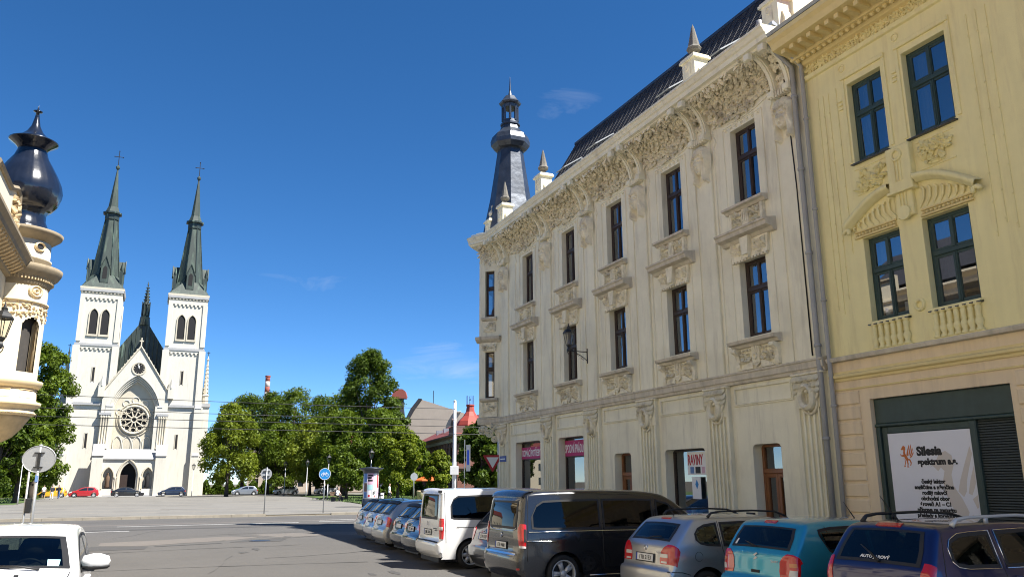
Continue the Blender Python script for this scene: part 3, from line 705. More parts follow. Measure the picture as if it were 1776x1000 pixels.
# ---- acanthus cove frieze, one relief for each bay
def cove_pt(t):                                                   # t 0 at wall .. 1 at soffit
    a = t*PI/2; return (-(.02 + .80*(1 - math.cos(a))), 11.86 + .68*math.sin(a), a)
def frieze_mesh(w, seed):
    mb = MB().use('stucco_orn'); r = random.Random(seed); n = 10
    for i in range(n):
        a = cove_pt(i/n); b = cove_pt((i+1)/n)
        mb.quad((-w/2, a[0], a[1]), (w/2, a[0], a[1]), (w/2, b[0], b[1]), (-w/2, b[0], b[1]))
    cnt = int(w*150)
    for i in range(cnt):
        x = r.uniform(-w/2, w/2); e = 1 - min(1, abs(x)/(w/2)); lo = -.25*e**.7 + .10
        t = r.uniform(lo, 1.0)
        if t >= 0: y, z, a = cove_pt(t)
        else: y, z, a = -.02, 11.86 + t*1.05, 0
        L = r.uniform(.13, .24); vs, fs = leaf_verts(L, L*r.uniform(.42, .62), r.uniform(.09, .16)); wz = r.gauss(-PI/2, 1.1)
        M = Matrix.Translation((x, y, z)) @ Matrix.Rotation(PI/2 + a*.75, 4, 'X') @ Matrix.Rotation(wz, 4, 'Z')
        mb.add([M @ Vector(p) for p in vs], fs)
    return mb.mesh('acanthus_frieze', False)
edges = sorted([p for p in PIL[:5]] + [PIL[5] - .35])
for i, (a, b) in enumerate(zip(edges, edges[1:])):
    w = b - a - .70
    link('acanthus_frieze', frieze_mesh(w, 20 + i), BLD, ((a + b)/2, 0, 0), kind=None)

# ---- crowning cornice, parapet, gutter, string course
PATH = [(XE, 0), (.1, 0), OR[1], OR[2], OR[3], (-1.7, 12)]
PATH_ = PATH[::-1]
def cornice_run(prof, name, m, path=PATH, side=-1):
    mb = MB().use(m); mb.sweep(prof, path, side, False, [1, .8, .40, .40, .40, 1][:len(path)] if len(path) > 4 else None); return part(name, mb, BLD)
cornice_run([(0, 12.52), (.84, 12.53), (.88, 12.58), (.98, 12.60), (1.0, 12.72), (1.05, 12.75), (1.10, 12.84), (1.14, 12.87), (1.14, 12.93), (0, 12.99)], 'cornice', 'stucco')
cornice_run([(.60, 12.97), (.74, 13.0), (.76, 13.08), (.70, 13.11), (.58, 13.04)], 'gutter', 'zinc')
cornice_run([(.0, 12.97), (.26, 12.98), (.26, 13.16), (.30, 13.18), (.30, 13.22), (.0, 13.22)], 'parapet', 'stucco')
cornice_run([(0, 4.42), (.10, 4.43), (.12, 4.5), (.16, 4.52), (.17, 4.66), (.20, 4.68), (.20, 4.72), (0, 4.76)], 'string_course', 'sill_stone', [(XE, 0), (.1, 0), OR[1], OR[2], OR[3]])
cornice_run([(0, 0.12), (.07, .12), (.07, .62), (.03, .66), (0, .66)], 'plinth', 'sill_stone', [(12.4, 0), (10.75, 0)])
# corner oriel: walls of the three visible faces with windows on the near face
def frame_on(a, b):
    """matrix placing a local x-along, -y-out frame with origin at plan point a, running to b (outside on the right)"""
    d = (Vector(b) - Vector(a)); ang = math.atan2(d.y, d.x); return Matrix.Translation((a[0], a[1], 0)) @ Matrix.Rotation(ang, 4, 'Z'), d.length
Mo, Lo = frame_on(OR[1], OR[0])
ow = MB().use('stucco'); oh = [(Lo/2 - .23, Lo/2 + .23, 9.25, 11.38), (Lo/2 - .23, Lo/2 + .23, 5.6, 7.65)]
wall_holes(ow, 0, Lo, 4.5, 12.6, oh, 0, .15); ow.xf(Mo)
Mo2, Lo2 = frame_on(OR[2], OR[1]); o2 = MB().use('stucco'); wall_holes(o2, 0, Lo2, 4.5, 12.6, [(.5, 2.0, 5.6, 7.65), (.5, 2.0, 9.25, 11.38)], 0, .15); ow.merge(o2, Mo2)
Mo3, Lo3 = frame_on(OR[3], OR[2]); o3 = MB().use('stucco'); wall_holes(o3, 0, Lo3, 4.5, 12.6, [], 0, .15); ow.merge(o3, Mo3)
ow.use('sill_stone'); ow.add([(*p, 4.45) for p in OR], [(0, 1, 2, 3)])
part('oriel_wall', ow, BLD)
oi = MB().use('room'); oi.quad((.2, .25, 4.5), (-1.4, 1.5, 4.5), (-1.4, 1.5, 12.5), (.2, .25, 12.5)); part('oriel_interior', oi, BLD, recalc=False)
owm = window_mesh(.46, 2.1, .05, (), .62).mesh('window'); opl, oph = pane_mesh(.36, .62*2.1 - .1), pane_mesh(.36, .38*2.1 - .1)
for z in (5.58, 9.27):
    o = put_window(BLD, owm, 0, 0, 0, .46, 2.1, opl, oph, .62, (), .05); o.matrix_local = Mo @ Matrix.Translation((Lo/2, .12, z))
owm2 = window_mesh(1.5, 2.1).mesh('window'); opl, oph = pane_mesh(.68, .62*2.1 - .1), pane_mesh(.68, .38*2.1 - .1)
for z in (5.58, 9.27):
    o = put_window(BLD, owm2, 0, 0, 0, 1.5, 2.1, opl, oph); o.matrix_local = Mo2 @ Matrix.Translation((1.25, .12, z))
def oriel_part(name, fn):
    q = MB(); fn(q); q.xf(Mo); part(name, q, BLD)
for z, w, dd in ((9.06, .36, .16), (5.42, .42, .18)):
    oriel_part('window_sill', lambda q: q.use('sill_stone').prism([(0, z), (-dd*.5, z), (-dd, z + .07), (-dd, z + .14), (0, z + .17)], lambda u, v, a: (a, u, v), Lo/2 - w, Lo/2 + w))
oriel_part('window_hood', lambda q: q.use('sill_stone').prism([(0, 8.05), (-.10, 8.1), (-.22, 8.2), (-.24, 8.32), (0, 8.36)], lambda u, v, a: (a, u, v), -.1, Lo + .02))
def _ap(q): q.use('stucco_orn').bbox(Lo/2 - .3, Lo/2 + .3, -.05, 0, 8.55, 9.05); leaf_cluster(q, Lo/2 - .25, Lo/2 + .25, 8.6, 8.95, -.05, 16, .15, 31, .05)
oriel_part('upper_apron', _ap)
def _ap(q):
    q.use('stucco_orn').bbox(Lo/2 - .32, Lo/2 + .32, -.05, 0, 4.76, 5.41); leaf_cluster(q, Lo/2 - .25, Lo/2 + .25, 5.0, 5.35, -.05, 16, .15, 32, .06)
    for s in (-1, 1): q.prism([(0, 4.78), (-.07, 4.78), (-.08, 5.0), (-.14, 5.2), (-.16, 5.4), (0, 5.4)], lambda u, v, a: (a, u, v), Lo/2 + s*.34 - .05, Lo/2 + s*.34 + .05)
oriel_part('lower_apron', _ap)
def _ap(q): q.use('stucco_orn').prism([(Lo/2 - .3, 7.68), (Lo/2 + .3, 7.68), (Lo/2 + .38, 8.06), (Lo/2 - .38, 8.06)], lambda u, v, a: (u, a, v), -.08, 0); leaf_cluster(q, Lo/2 - .3, Lo/2 + .3, 7.74, 8.0, -.08, 16, .15, 33, .06)
oriel_part('key_block', _ap)
of = frieze_mesh(Lo - .1, 55); o = link('acanthus_frieze', of, BLD); o.matrix_local = Mo @ Matrix.Translation((Lo/2, 0, 0)) @ Matrix.Diagonal((1, .45, 1, 1))
# scrolled corbel under the oriel
cb = MB().use('stucco_orn')
cpts = [(.1, 4.45), (.1, 3.2)]
for i in range(13):
    t = i/12; a = t*PI/2; cpts.append((.1 - .98*(1 - math.cos(a)), 3.2 + 1.25*math.sin(a)))
def cf(u, v, a):                       # u along the diagonal out from the corner
    s = (.1 - u); return (.1 - s*.72 + a*.7, -s*.70 + a*.7, v)
cb.prism(cpts[1:] + [(.1, 4.45)], cf, -.02, 1.6)
st0 = len(cb.v)
for i, (u, z, r) in enumerate(((.82, 4.2, .17), (.5, 4.05, .15), (.26, 3.8, .12))): 
    for rr in (r, r*.45): ring_mesh(cb, -u, z, rr, rr, .035, -.08, .02, 14)
leaf_cluster(cb, -.9, -.15, 4.1, 4.4, -.02, 22, .2, 61, .07)
Mc = Matrix.Translation((.1, -.02, 0)) @ Matrix.Rotation(R_(45), 4, 'Z'); cb.xf(Mc, st0)
part('oriel_corbel', cb, BLD)

# ---- ground floor: fluted pilasters, leaf capitals, ring medallions, panels
def gpil():
    mb = MB().use('stucco'); hw = .46
    xs = []; nfl = 5; fw_ = .115; gap = (2*hw - .10 - nfl*fw_)/(nfl + 1)
    pts = [(-hw, 0), (-hw, -.12)]; x = -hw + .05 + gap
    for i in range(nfl):
        pts += [(x, -.12), (x + .01, -.12)]
        for k in range(1, 5): a = PI*k/5; pts.append((x + fw_/2 - fw_/2*math.cos(a), -.12 + .085*math.sin(a)))
        pts += [(x + fw_, -.12)]; x += fw_ + gap
    pts += [(hw, -.12), (hw, 0)]
    mb.prism(pts, lambda u, v, a: (u, v, a), .5, 3.62)
    mb.bbox(-hw, hw, -.12, 0, 3.62, 4.42, .01); mb.bbox(-hw - .05, hw + .05, -.17, 0, .12, .5, .02)
    return mb.mesh('fluted_pilaster')
def gcap():
    mb = MB().use('stucco_orn')
    ring_mesh(mb, 0, 3.86, .19, .245, .075, -.31, -.10, 28)
    ring_mesh(mb, 0, 3.80, .26, .33, .03, -.18, -.11, 28, PI*1.05, PI*1.95)
    for i in (-1, 0, 1): mb.bbox(i*.055 - .014, i*.055 + .014, -.16, -.11, 3.68, 3.98, .006)
    mb.lathe([(0, -.055), (.05, -.03), (.06, 0), (.05, .03), (0, .055)], (0, -.19, 3.99), 12)
    for row, (z, n, L) in enumerate(((4.40, 9, .20), (4.26, 7, .22), (4.12, 6, .2))):
        for i in range(n):
            x = -.42 + .84*(i + .5)/n + (row % 2)*.03
            if row == 2 and abs(x) < .2: continue
            vs, fs = leaf_verts(L, .105, .17)
            M = Matrix.Translation((x, -.13, z)) @ Matrix.Rotation(PI/2, 4, 'X') @ Matrix.Rotation(-PI/2 + (random.random() - .5)*.3, 4, 'Z')
            mb.add([M @ Vector(p) for p in vs], fs)
    for s in (-1, 1):
        n = 12; path = [(s*(.20 + .12*math.sin(i/n*PI)), -.16, 4.2 - .42*i/n) for i in range(n+1)]; mb.tube(path, .035, 6)
    mb.bbox(-.5, .5, -.2, -.02, 4.38, 4.425, .01)
    return mb.mesh('medallion_capital')
gp, gc = gpil(), gcap()
for c in PIL[:5] + [PIL[5] - .45]:
    x = c
    link('fluted_pilaster', gp, BLD, (x, 0, 0)); link('medallion_capital', gc, BLD, (x, 0, 0))
bp = sorted(PIL[:5] + [PIL[5] - .45])
for a, b in zip(bp, bp[1:]):
    x0, x1 = a + .62, b - .62; mb = MB().use('stucco')
    for t, d in ((.0, .035), (.035, .055)):
        for q in ((x0 + t, x1 - t, 3.86 + t, 3.90 + t), (x0 + t, x1 - t, 4.33 - t, 4.37 - t)): mb.bbox(q[0], q[1], -d, 0, q[2], q[3], .008)
        for q in ((x0 + t, x0 + t + .04), (x1 - t - .04, x1 - t)): mb.bbox(q[0], q[1], -d, 0, 3.90 + t, 4.33 - t, .008)
    part('moulded_panel', mb, BLD)
# rounded upper corners of the ground floor openings
for h in (G1, G2, D1, G3, D2):
    for s, xx in ((1, h[0]), (-1, h[1])):
        n = 5; rr = .13; pts = [(xx, h[3])] + [(xx + s*(rr - rr*math.cos(a)), h[3] - rr + rr*math.sin(a)) for a in [PI/2*i/n for i in range(n, -1, -1)]]
        part('opening_corner_fillet', MB().use('stucco').prism(pts, lambda u, v, a: (u, a, v), .002, .35), BLD)
# shop windows and doors
def shop_window(h, sign=None, bars=()):
    x0, x1, z0, z1 = h; w = x1 - x0; o = MB().use('brown_wood'); f = .06
    o.bbox(x0, x0 + f, .28, .36, z0, z1); o.bbox(x1 - f, x1, .28, .36, z0, z1); o.bbox(x0 + f, x1 - f, .281, .36, z1 - f, z1); o.bbox(x0 + f, x1 - f, .281, .36, z0, z0 + .1)
    for b in bars: o.bbox(x0 + f, x1 - f, .283, .355, b - .03, b + .03)
    wo_ = part('shop_window', o, BLD)
    link('pane', MB().use('shop_glass').quad((x0 + f, .33, z0 + .1), (x1 - f, .33, z0 + .1), (x1 - f, .33, z1 - f), (x0 + f, .33, z1 - f)).mesh('pane', False), wo_)
    s_ = MB().use('sill_stone'); s_.bbox(x0 - .05, x1 + .05, -.08, .3, z0 - .08, z0 - .002, .01); part('sill', s_, wo_)
    return wo_
def fascia(wo_, x0, x1, z0, z1, txt, size, sx, cx, y=.25):
    b = MB().use('magenta'); b.box(x0, x1, y, y + .03, z0, z1); bo = part('fascia_sign', b, BLD, label='magenta sign board with white capitals')
    sign_text(txt, size, bo, cx, y - .004, z0 + (z1 - z0)*.22, 'CENTER', .006, sx, 'sign_white')
w1 = shop_window(G1, bars=(2.88,)); w2 = shop_window(G2, bars=(2.88,)); w3 = shop_window(G3)
fascia(w1, G1[0] + .06, G1[1] - .06, 2.90, 3.36, 'DOMÁCÍ POTŘEBY', .36, .56, 2.68); fascia(w2, G2[0] + .06, G2[1] - .06, 2.90, 3.46, 'SPODNÍ PRÁDLO', .42, .48, 6.45)
# banner RAVINY hanging inside the third shop window with a notice under it
nb = MB().use('sign_white'); nb.box(13.25, 14.36, .24, .26, 2.16, 2.80)
no = part('banner', nb, BLD, label='white banner reading RAVINY in red')
sign_text('RAVINY', .40, no, 13.28, .236, 2.44, 'LEFT', .012, .50, 'sign_red')
for i, (a, b) in enumerate(((13.38, 13.55), (13.62, 13.85), (13.92, 14.05), (14.12, 14.3))): part('picture', MB().use(('poster_blue', 'ink', 'poster_pink', 'poster_teal')[i]).box(a, b, .233, .238, 2.2, 2.38), no)
nb = MB().use('sign_white'); nb.box(13.42, 13.82, .24, .255, 1.5, 2.1); no2 = part('notice', nb, BLD)
part('emblem', MB().use('sign_blue').prism([(-.07, 0), (0, -.13), (.07, 0), (0, .13)], lambda u, v, a: (13.65 + u, a, 1.9 + v), .232, .238), no2)
# things on display behind the glass
ds = MB(); r = random.Random(4)
for h in (G1, G2, G3):
    ds.use('bench_wood').box(h[0] + .1, h[1] - .1, .42, .58, h[2], h[2] + .35)
    for i in range(9):
        ds.use(r.choice(['poster_pink', 'cloth_white', 'red_flower', 'poster_blue', 'bench_wood'])); x = r.uniform(h[0] + .2, h[1] - .3); z = h[2] + .35; hh = r.uniform(.15, .5)
        ds.box(x, x + r.uniform(.08, .2), .43, .56, z, z + hh)
part('shop_display', ds, BLD, kind='stuff')
def door(h, lights=1):
    x0, x1, z0, z1 = h; o = MB().use('door_wood'); f = .07; y0, y1 = .27, .36; zt = z0 + (z1 - z0)*.76
    o.bbox(x0, x0 + f, y0, y1, z0, z1); o.bbox(x1 - f, x1, y0, y1, z0, z1); o.bbox(x0 + f, x1 - f, y0, y1, z1 - f, z1); o.bbox(x0 + f, x1 - f, y0 - .03, y1, zt - .06, zt + .06, .015)
    xm = (x0 + x1)/2
    for a, b in ((x0 + f, xm), (xm, x1 - f)):
        o.bbox(a + .002, a + .09, y0 + .012, y1, z0, zt - .06); o.bbox(b - .09, b - .002, y0 + .012, y1, z0, zt - .06); o.bbox(a + .09, b - .09, y0 + .012, y1, z0, z0 + .75); o.bbox(a + .09, b - .09, y0 + .012, y1, zt - .16, zt - .06)
        o.bbox(a + .14, b - .14, y0 - .005, y0 + .03, z0 + .15, z0 + .62, .012)
    do = part('door', o, BLD)
    for a, b, c, d in ((x0 + f + .09, xm - .09, z0 + .75, zt - .16), (xm + .09, x1 - f - .09, z0 + .75, zt - .16), (x0 + f, x1 - f, zt + .06, z1 - f)):
        link('pane', MB().use('shop_glass').quad((a, .33, c), (b, .33, c), (b, .33, d), (a, .33, d)).mesh('pane', False), do)
    hn = MB().use('iron', True); hn.tube([(xm - .05, .27, 1.12), (xm - .05, .22, 1.12), (xm - .16, .22, 1.12)], .012, 6); hn.bbox(xm - .07, xm - .03, .265, .29, 1.0, 1.22); part('handle', hn, do)
    st_ = MB().use('sill_stone'); st_.box(x0 - .05, x1 + .05, -.10, .36, .125, .14); part('door_step', st_, do)
door(D1); door(D2)
# small black box plate beside the right door, street name plate on the corner pilaster
bx_ = part('mailbox', MB().use('iron').bbox(16.02, 16.30, -.07, 0, .98, 1.22, .02), BLD); part('keypad', MB().use('sign_white').box(16.14, 16.17, -.075, -.07, 1.05, 1.16), bx_)
sp = part('street_name_plate', MB().use('street_blue').box(.33, 1.0, -.15, -.125, 2.82, 3.06), BLD, label='small blue street name plate')
part('lettering', MB().use('sign_white').box(.42, .92, -.152, -.15, 2.92, 2.955), sp)
# ---- drain pipes at the joint with the yellow house
dp = MB().use('pipe_grey', True)
dp.tube([(19.0, -1.05, 13.1), (18.98, -1.0, 12.85), (19.0, -.55, 12.3), (19.02, -.14, 12.0), (19.02, -.14, 6), (19.02, -.14, .2)], .065, 10)
for z in (11.2, 9.3, 7.2, 5.0, 2.9, 1.0): dp.lathe([(.065, -.04), (.085, -.03), (.085, .03), (.065, .04)], (19.02, -.14, z), 10)
part('drain_pipe', dp, BLD)
cb_ = MB().use('iron', True); cb_.tube([(18.66, -.09, 12.2), (18.76, -.08, 9), (18.78, -.09, 4.8)], .018, 5); part('cable', cb_, BLD)

# ---- roof: steep tiled mansard with ribs, each metal-edged tile field a piece of its own
RB, RT = (.55, 13.2), (2.75, 17.0)                                  # (depth, height) foot and top of the slope
roof = MB().use('roof_tile')
xl, xr = 2.0, XE - .35
foot = [(xr, RB[0]), (xl, RB[0]), (xl - .3, 11.5)]; top_ = [(xr, RT[0]), (xl + .5, RT[0]), (xl + .5, 9.5)]
roof.quad((xr, RB[0], RB[1]), (xl, RB[0], RB[1]), (xl + .5, RT[0], RT[1]), (xr, RT[0], RT[1]))
roof.quad((xl, RB[0], RB[1]), (xl, 11.5, RB[1]), (xl + .5, 9.3, RT[1]), (xl + .5, RT[0], RT[1]))
roof.quad((xr, RT[0], RT[1]), (xl + .5, RT[0], RT[1]), (xl + .6, 6, RT[1] + .6), (xr, 6, RT[1] + .6)); roof.quad((xr, 6, RT[1] + .6), (xl + .6, 6, RT[1] + .6), (xl + .5, 9.3, RT[1]), (xr, 9.3, RT[1])); roof.quad((xr, 9.3, RT[1]), (xl + .5, 9.3, RT[1]), (xl, 11.5, RB[1]), (xr, 11.5, RB[1]))
roof.add([(xr, RB[0], RB[1]), (xr, RT[0], RT[1]), (xr, 6, RT[1] + .6), (xr, 9.3, RT[1]), (xr, 11.5, RB[1])], [(0, 1, 2, 3, 4)])
roof.box(-1.5, xl + .05, .9, 11.6, 12.9, 13.35); roof.box(xl, xr, .5, 11.5, 12.9, 13.19)
ro = part('roof', roof, BLD)
sl_v = Vector((0, RT[0] - RB[0], RT[1] - RB[1])); SLn = sl_v.length; sang = math.atan2(sl_v.z, sl_v.y)
tw, nrow = .40, 3
tl_ = SLn / nrow
tile = MB().use('roof_tile')
nst = 9
for i in range(nst):                                                 # stepped courses inside one field
    z0, z1 = tl_*i/nst, tl_*(i+1)/nst
    tile.add([(0, z0, .035), (tw - .05, z0, .035), (tw - .05, z1, .014), (0, z1, .014), (0, z0, 0), (tw - .05, z0, 0)], [(0, 1, 2, 3), (4, 5, 1, 0)])
tile.box(tw - .035, tw - .005, 0, tl_ - .02, .0, .045)
tme = tile.mesh('roof_tile_field', False)
ncol = int((xr - xl - .6)/tw)
for j in range(nrow):
    for i in range(ncol):
        t0 = j/nrow
        o = link('roof_tile_field', tme, ro); x = xl + .55 + i*tw
        o.matrix_local = Matrix.Translation((x, RB[0] + sl_v.y*t0, RB[1] + sl_v.z*t0 + .003)) @ Matrix.Rotation(sang, 4, 'X')
for x in (4.4, 7.0, 11.9, 14.6):                                     # propped skylights
    sk = MB().use('zinc'); sk.box(0, .75, 0, 1.0, .02, .09); sko = part('skylight', sk, ro); sko.matrix_local = Matrix.Translation((x, RB[0] + .62, RB[1] + 1.07)) @ Matrix.Rotation(sang, 4, 'X')
    lid = MB().use('zinc').box(0, .75, 0, 1.0, 0, .04); lid.use('glass').box(.06, .69, .06, .94, .04, .045); lo_ = part('sash', lid, sko); lo_.matrix_local = Matrix.Translation((0, 0, .10)) @ Matrix.Translation((0, 1, 0)) @ Matrix.Rotation(R_(-26), 4, 'X') @ Matrix.Translation((0, -1, 0))
part('ridge_flashing', MB().use('zinc_dark').box(xl + .5, xr, RT[0] - .06, RT[0] + .12, RT[1] - .02, RT[1] + .09), ro)
# ---- pedestals with obelisks on the parapet, urn on the corner
def obelisk(name, x, y, urn=False, sc=1.0):
    mb = MB().use('stucco'); mb.box(-.36, .36, -.3, .3, 0, .98); mb.box(-.44, .44, -.38, .38, .98, 1.06); mb.box(-.40, .40, -.34, .34, 1.06, 1.12); mb.box(-.42, .42, -.36, .36, 0, .12)
    mb.use('stucco_orn'); mb.bbox(-.13, .13, -.37, -.29, .2, .85, .03)
    for z in (.3, .72): ring_mesh(mb, 0, z, .09, .09, .025, -.4, -.36, 10)
    for s in (-1, 1): mb.prism([(s*.36, 0), (s*.62, 0), (s*.5, .18), (s*.47, .4), (s*.40, .6), (s*.36, .6)], lambda u, v, a: (u, a, v), -.15, .15)
    o = part('parapet_pedestal', mb, BLD, (x, y, 12.97)); o.scale = (.8, .8, .92)
    t = MB().use('obelisk' if not urn else 'stucco_orn')
    if urn: t.use('stucco_orn', True); t.lathe([(.12, 0), (.1, .06), (.05, .12), (.18, .22), (.22, .34), (.2, .42), (.09, .47), (.13, .50), (.05, .58), (.04, .66), (.075, .72), (.03, .8), (0, .86)], (0, 0, 1.12), 14)
    else:
        t.lathe([(.24, 0), (.24, .07), (.13, .10), (.13, .2), (.24, .26), (.28, .34), (.22, .42), (.06, 1.08), (0, 1.22)], (0, 0, 1.12), 8)
    part('obelisk' if not urn else 'urn', t, o)
for x in (15.5, 5.4, 1.5): obelisk('o', x, -.36)
obelisk('u', -.75, -.05, True); obelisk('e', 18.75, -.2)
# fire-wall end pier at the joint
ep = MB().use('stucco').box(18.72, 19.12, .0, 1.6, 13.1, 15.9); ep.use('sill_stone').box(18.66, 19.16, -.08, 1.66, 15.9, 16.05); part('end_pier', ep, BLD)
# ---- corner turret
tu = MB().use('zinc_dark'); C_ = (-.85, .95, 0)
tu.lathe([(1.35, 13.1), (1.30, 13.6), (1.22, 14.0), (.98, 15.2), (.80, 16.4), (.64, 17.55), (.62, 17.7)], C_, 8, PI/8, 2*PI + PI/8)
tw_ = part('turret', tu, BLD)
b_ = MB().use('zinc_dark', False); b_.lathe([(.60, 17.68), (.80, 17.74), (.95, 17.95), (.97, 18.15), (.88, 18.42), (.66, 18.62), (.50, 18.78), (.44, 19.0), (.50, 19.02)], C_, 8, PI/8, 2*PI + PI/8)
part('bulb', b_, tw_)
ln = MB().use('zinc_dark'); ln.lathe([(.48, 19.0), (.48, 19.12), (.40, 19.14), (.38, 19.3)], C_, 8, PI/8, 2*PI + PI/8)
for i in range(8):
    a = PI/8 + i*PI/4; ln.tube([(C_[0] + .37*math.cos(a), C_[1] + .37*math.sin(a), 19.25), (C_[0] + .37*math.cos(a), C_[1] + .37*math.sin(a), 20.1)], .06, 5)
ln.lathe([(.40, 19.95), (.42, 20.1), (.52, 20.14), (.56, 20.22), (.44, 20.34), (.28, 20.58), (.10, 20.66), (.07, 20.8), (.05, 20.9), (.015, 21.6), (0, 21.7)], C_, 8, PI/8, 2*PI + PI/8)
part('lantern', ln, tw_)
# ---- bracket lantern on the facade
LN = thing('wall_lantern', 'black wrought iron lantern on a wall bracket on the cream facade', 'lantern', (13.94, 24.88, 6.25), -PI/2); LN.scale = (.62, .62, .62)
br = MB().use('iron', True); br.bbox(-.03, .03, -.06, .1, -.35, .5, .01)
br.tube([(0, -.02, .30), (0, -1.25, .30)], .028, 8)
br.tube([(0, -.05, -.2), (0, -.3, -.02), (0, -.55, .12), (0, -.9, .28)], .02, 6); br.tube([(0, -.35, .02), (0, -.42, -.1), (0, -.3, -.16), (0, -.22, -.08)], .016, 6)
br.tube([(0, -.7, .16), (0, -.6, .05), (0, -.5, .1)], .014, 6); br.tube([(0, -1.22, .1), (0, -1.3, .22), (0, -1.32, .36), (0, -1.2, .42)], .018, 6)
part('bracket', br, LN)
lb = MB().use('iron'); lz = .42
lb.lathe([(.05, .26), (.10, .32), (.11, .42), (.08, .5), (.14, .6), (.16, .66)], (0, -1.2, 0), 6)
lb.lathe([(.33, 1.28), (.34, 1.34), (.20, 1.5), (.10, 1.58), (.11, 1.66), (.05, 1.7), (.02, 1.86), (0, 1.9)], (0, -1.2, 0), 6)
for i in range(6):
    a = i*PI/3; lb.tube([(.16*math.cos(a), -1.2 + .16*math.sin(a), .66), (.31*math.cos(a), -1.2 + .31*math.sin(a), 1.3)], .014, 4)
part('lantern_frame', lb, LN)
gl_ = MB().use('lamp_glass'); gl_.lathe([(.15, .67), (.295, 1.28)], (0, -1.2, 0), 6); part('lantern_glass', gl_, LN, recalc=False)
# ================================================================ yellow house on the right
YB = thing('yellow_house', 'yellow plaster house with green-framed windows and quoined peach ground floor', 'building', (14, 13.8, 0), -PI/2)
YW = [(1.30, 2.25), (2.80, 3.85)]; YE = 14.0
more = [(6.6, 7.6), (8.2, 9.25)]
hl = [(a, b, 5.28, 7.15) for a, b in YW + more]; hu = [(a, b, 8.93, 10.85) for a, b in YW + more]
SH = (1.0, 4.15, .14, 3.67)
w = MB().use('yellow'); wall_holes(w, 0, YE, 4.55, 12.6, hl + hu, 0, .2)
w.use('peach'); wall_holes(w, 0, YE, 0, 4.55, [SH, (5.6, 7.4, .8, 3.3), (8.2, 9.4, .14, 3.3), (10.2, 12.0, .8, 3.3)], 0, .24)
w.use('yellow')
for a, b in (((YE, 0), (YE, 12)), ((YE, 12), (0, 12)), ((0, 12), (0, 0))): w.quad((*a, 0), (*b, 0), (*b, 12.6), (*a, 12.6))
part('wall', w, YB)
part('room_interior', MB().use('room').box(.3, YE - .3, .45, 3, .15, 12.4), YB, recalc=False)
for (a, b), z, h in [(q, 5.28, 1.87) for q in YW] + [(q, 8.93, 1.92) for q in YW] + [(q, 5.28, 1.87) for q in more] + [(q, 8.93, 1.92) for q in more]:
    ww_ = b - a; me = window_mesh(ww_, h, .075, (.5,), .60, 'green_wood', .07).mesh('window')
    put_window(YB, me, (a + b)/2, .15, z, ww_, h, pane_mesh(ww_/2 - .08, .60*h - .125), pane_mesh(ww_/2 - .08, .40*h - .125), .60, (.5,), .075)
    part('window_sill', MB().use('zinc_dark').prism([(.15, z - .01), (-.10, z - .05), (-.10, z - .07), (.15, z - .07)], lambda u, v, c: (c, u, v), a - .04, b + .04), YB)
    r = random.Random(int(a*10 + z)); cw = MB().use('curtain', True); cw.grid(lambda u, v: (a + .05 + u*(b - a)*.4, .32 + .02*math.sin(u*25), z + v*h), 16, 1); part('curtain', cw, YB, recalc=False)
for (a, b, c, d) in ((5.6, 7.4, .8, 3.3), (8.2, 9.4, .14, 3.3), (10.2, 12.0, .8, 3.3)):
    me = window_mesh(b - a, d - c, .08, (.5,), .72, 'green_wood', .07).mesh('window'); put_window(YB, me, (a + b)/2, .16, c, b - a, d - c, pane_mesh((b - a)/2 - .08, .72*(d - c) - .13, 'shop_glass'), pane_mesh((b - a)/2 - .08, .28*(d - c) - .13, 'shop_glass'), .72, (.5,), .08)
# white flower pots and books on the lower sills
part('flower_pot', MB().use('cloth_white', True).lathe([(.07, 0), (.1, .2), (.08, .22)], (1.55, .27, 5.35), 10), YB); part('book', MB().use('cloth_white').box(1.95, 2.18, .26, .34, 5.36, 5.62), YB)
# baluster panels under the lower windows
def baluster():
    mb = MB().use('yellow', True); mb.lathe([(.075, 0), (.075, .05), (.045, .07), (.075, .16), (.08, .21), (.045, .27), (.06, .29), (.045, .31), (.05, .36), (.062, .46), (.04, .49), (.075, .51), (.075, .55)], (0, 0, 0), 10); return mb.mesh('baluster')
bme = baluster()
for (a, b), n in zip(YW, (6, 7)):
    fo = part('top_rail', MB().use('yellow').bbox(a - .04, b + .04, -.10, 0, 5.22, 5.275, .01), YB); part('bottom_rail', MB().use('yellow').bbox(a - .04, b + .04, -.08, 0, 4.64, 4.69, .01), fo)
    for i in range(n): link('baluster', bme, fo, (a + (b - a)*(i + .5)/n, -.035, 4.68))
rg = MB().use('yellow'); ring_mesh(rg, 2.53, 5.42, .10, .10, .035, -.06, 0, 20); part('ring_relief', rg, YB)
# string course, mouldings
def yrun(prof, name, m): part(name, MB().use(m).sweep(prof, [(YE, 0), (0, 0)], -1), YB)
yrun([(0, 4.55), (.12, 4.56), (.14, 4.62), (.14, 4.65), (0, 4.68)], 'string_flashing', 'sill_stone')
yrun([(0, 4.12), (.04, 4.12), (.05, 4.17), (.10, 4.20), (.10, 4.25), (.06, 4.28), (.06, 4.33), (0, 4.34)], 'moulding', 'yellow_trim')
yrun([(0, 3.92), (.03, 3.92), (.03, 3.95), (0, 3.96)], 'moulding', 'yellow_trim')
q_ = MB().use('peach').bbox(0, .66, -.035, 0, 0, .27, .018).mesh('quoin')
for i in range(11):
    for x in (.08, 4.28): link('quoin', q_, YB, (x, 0, 3.60 - i*.325))
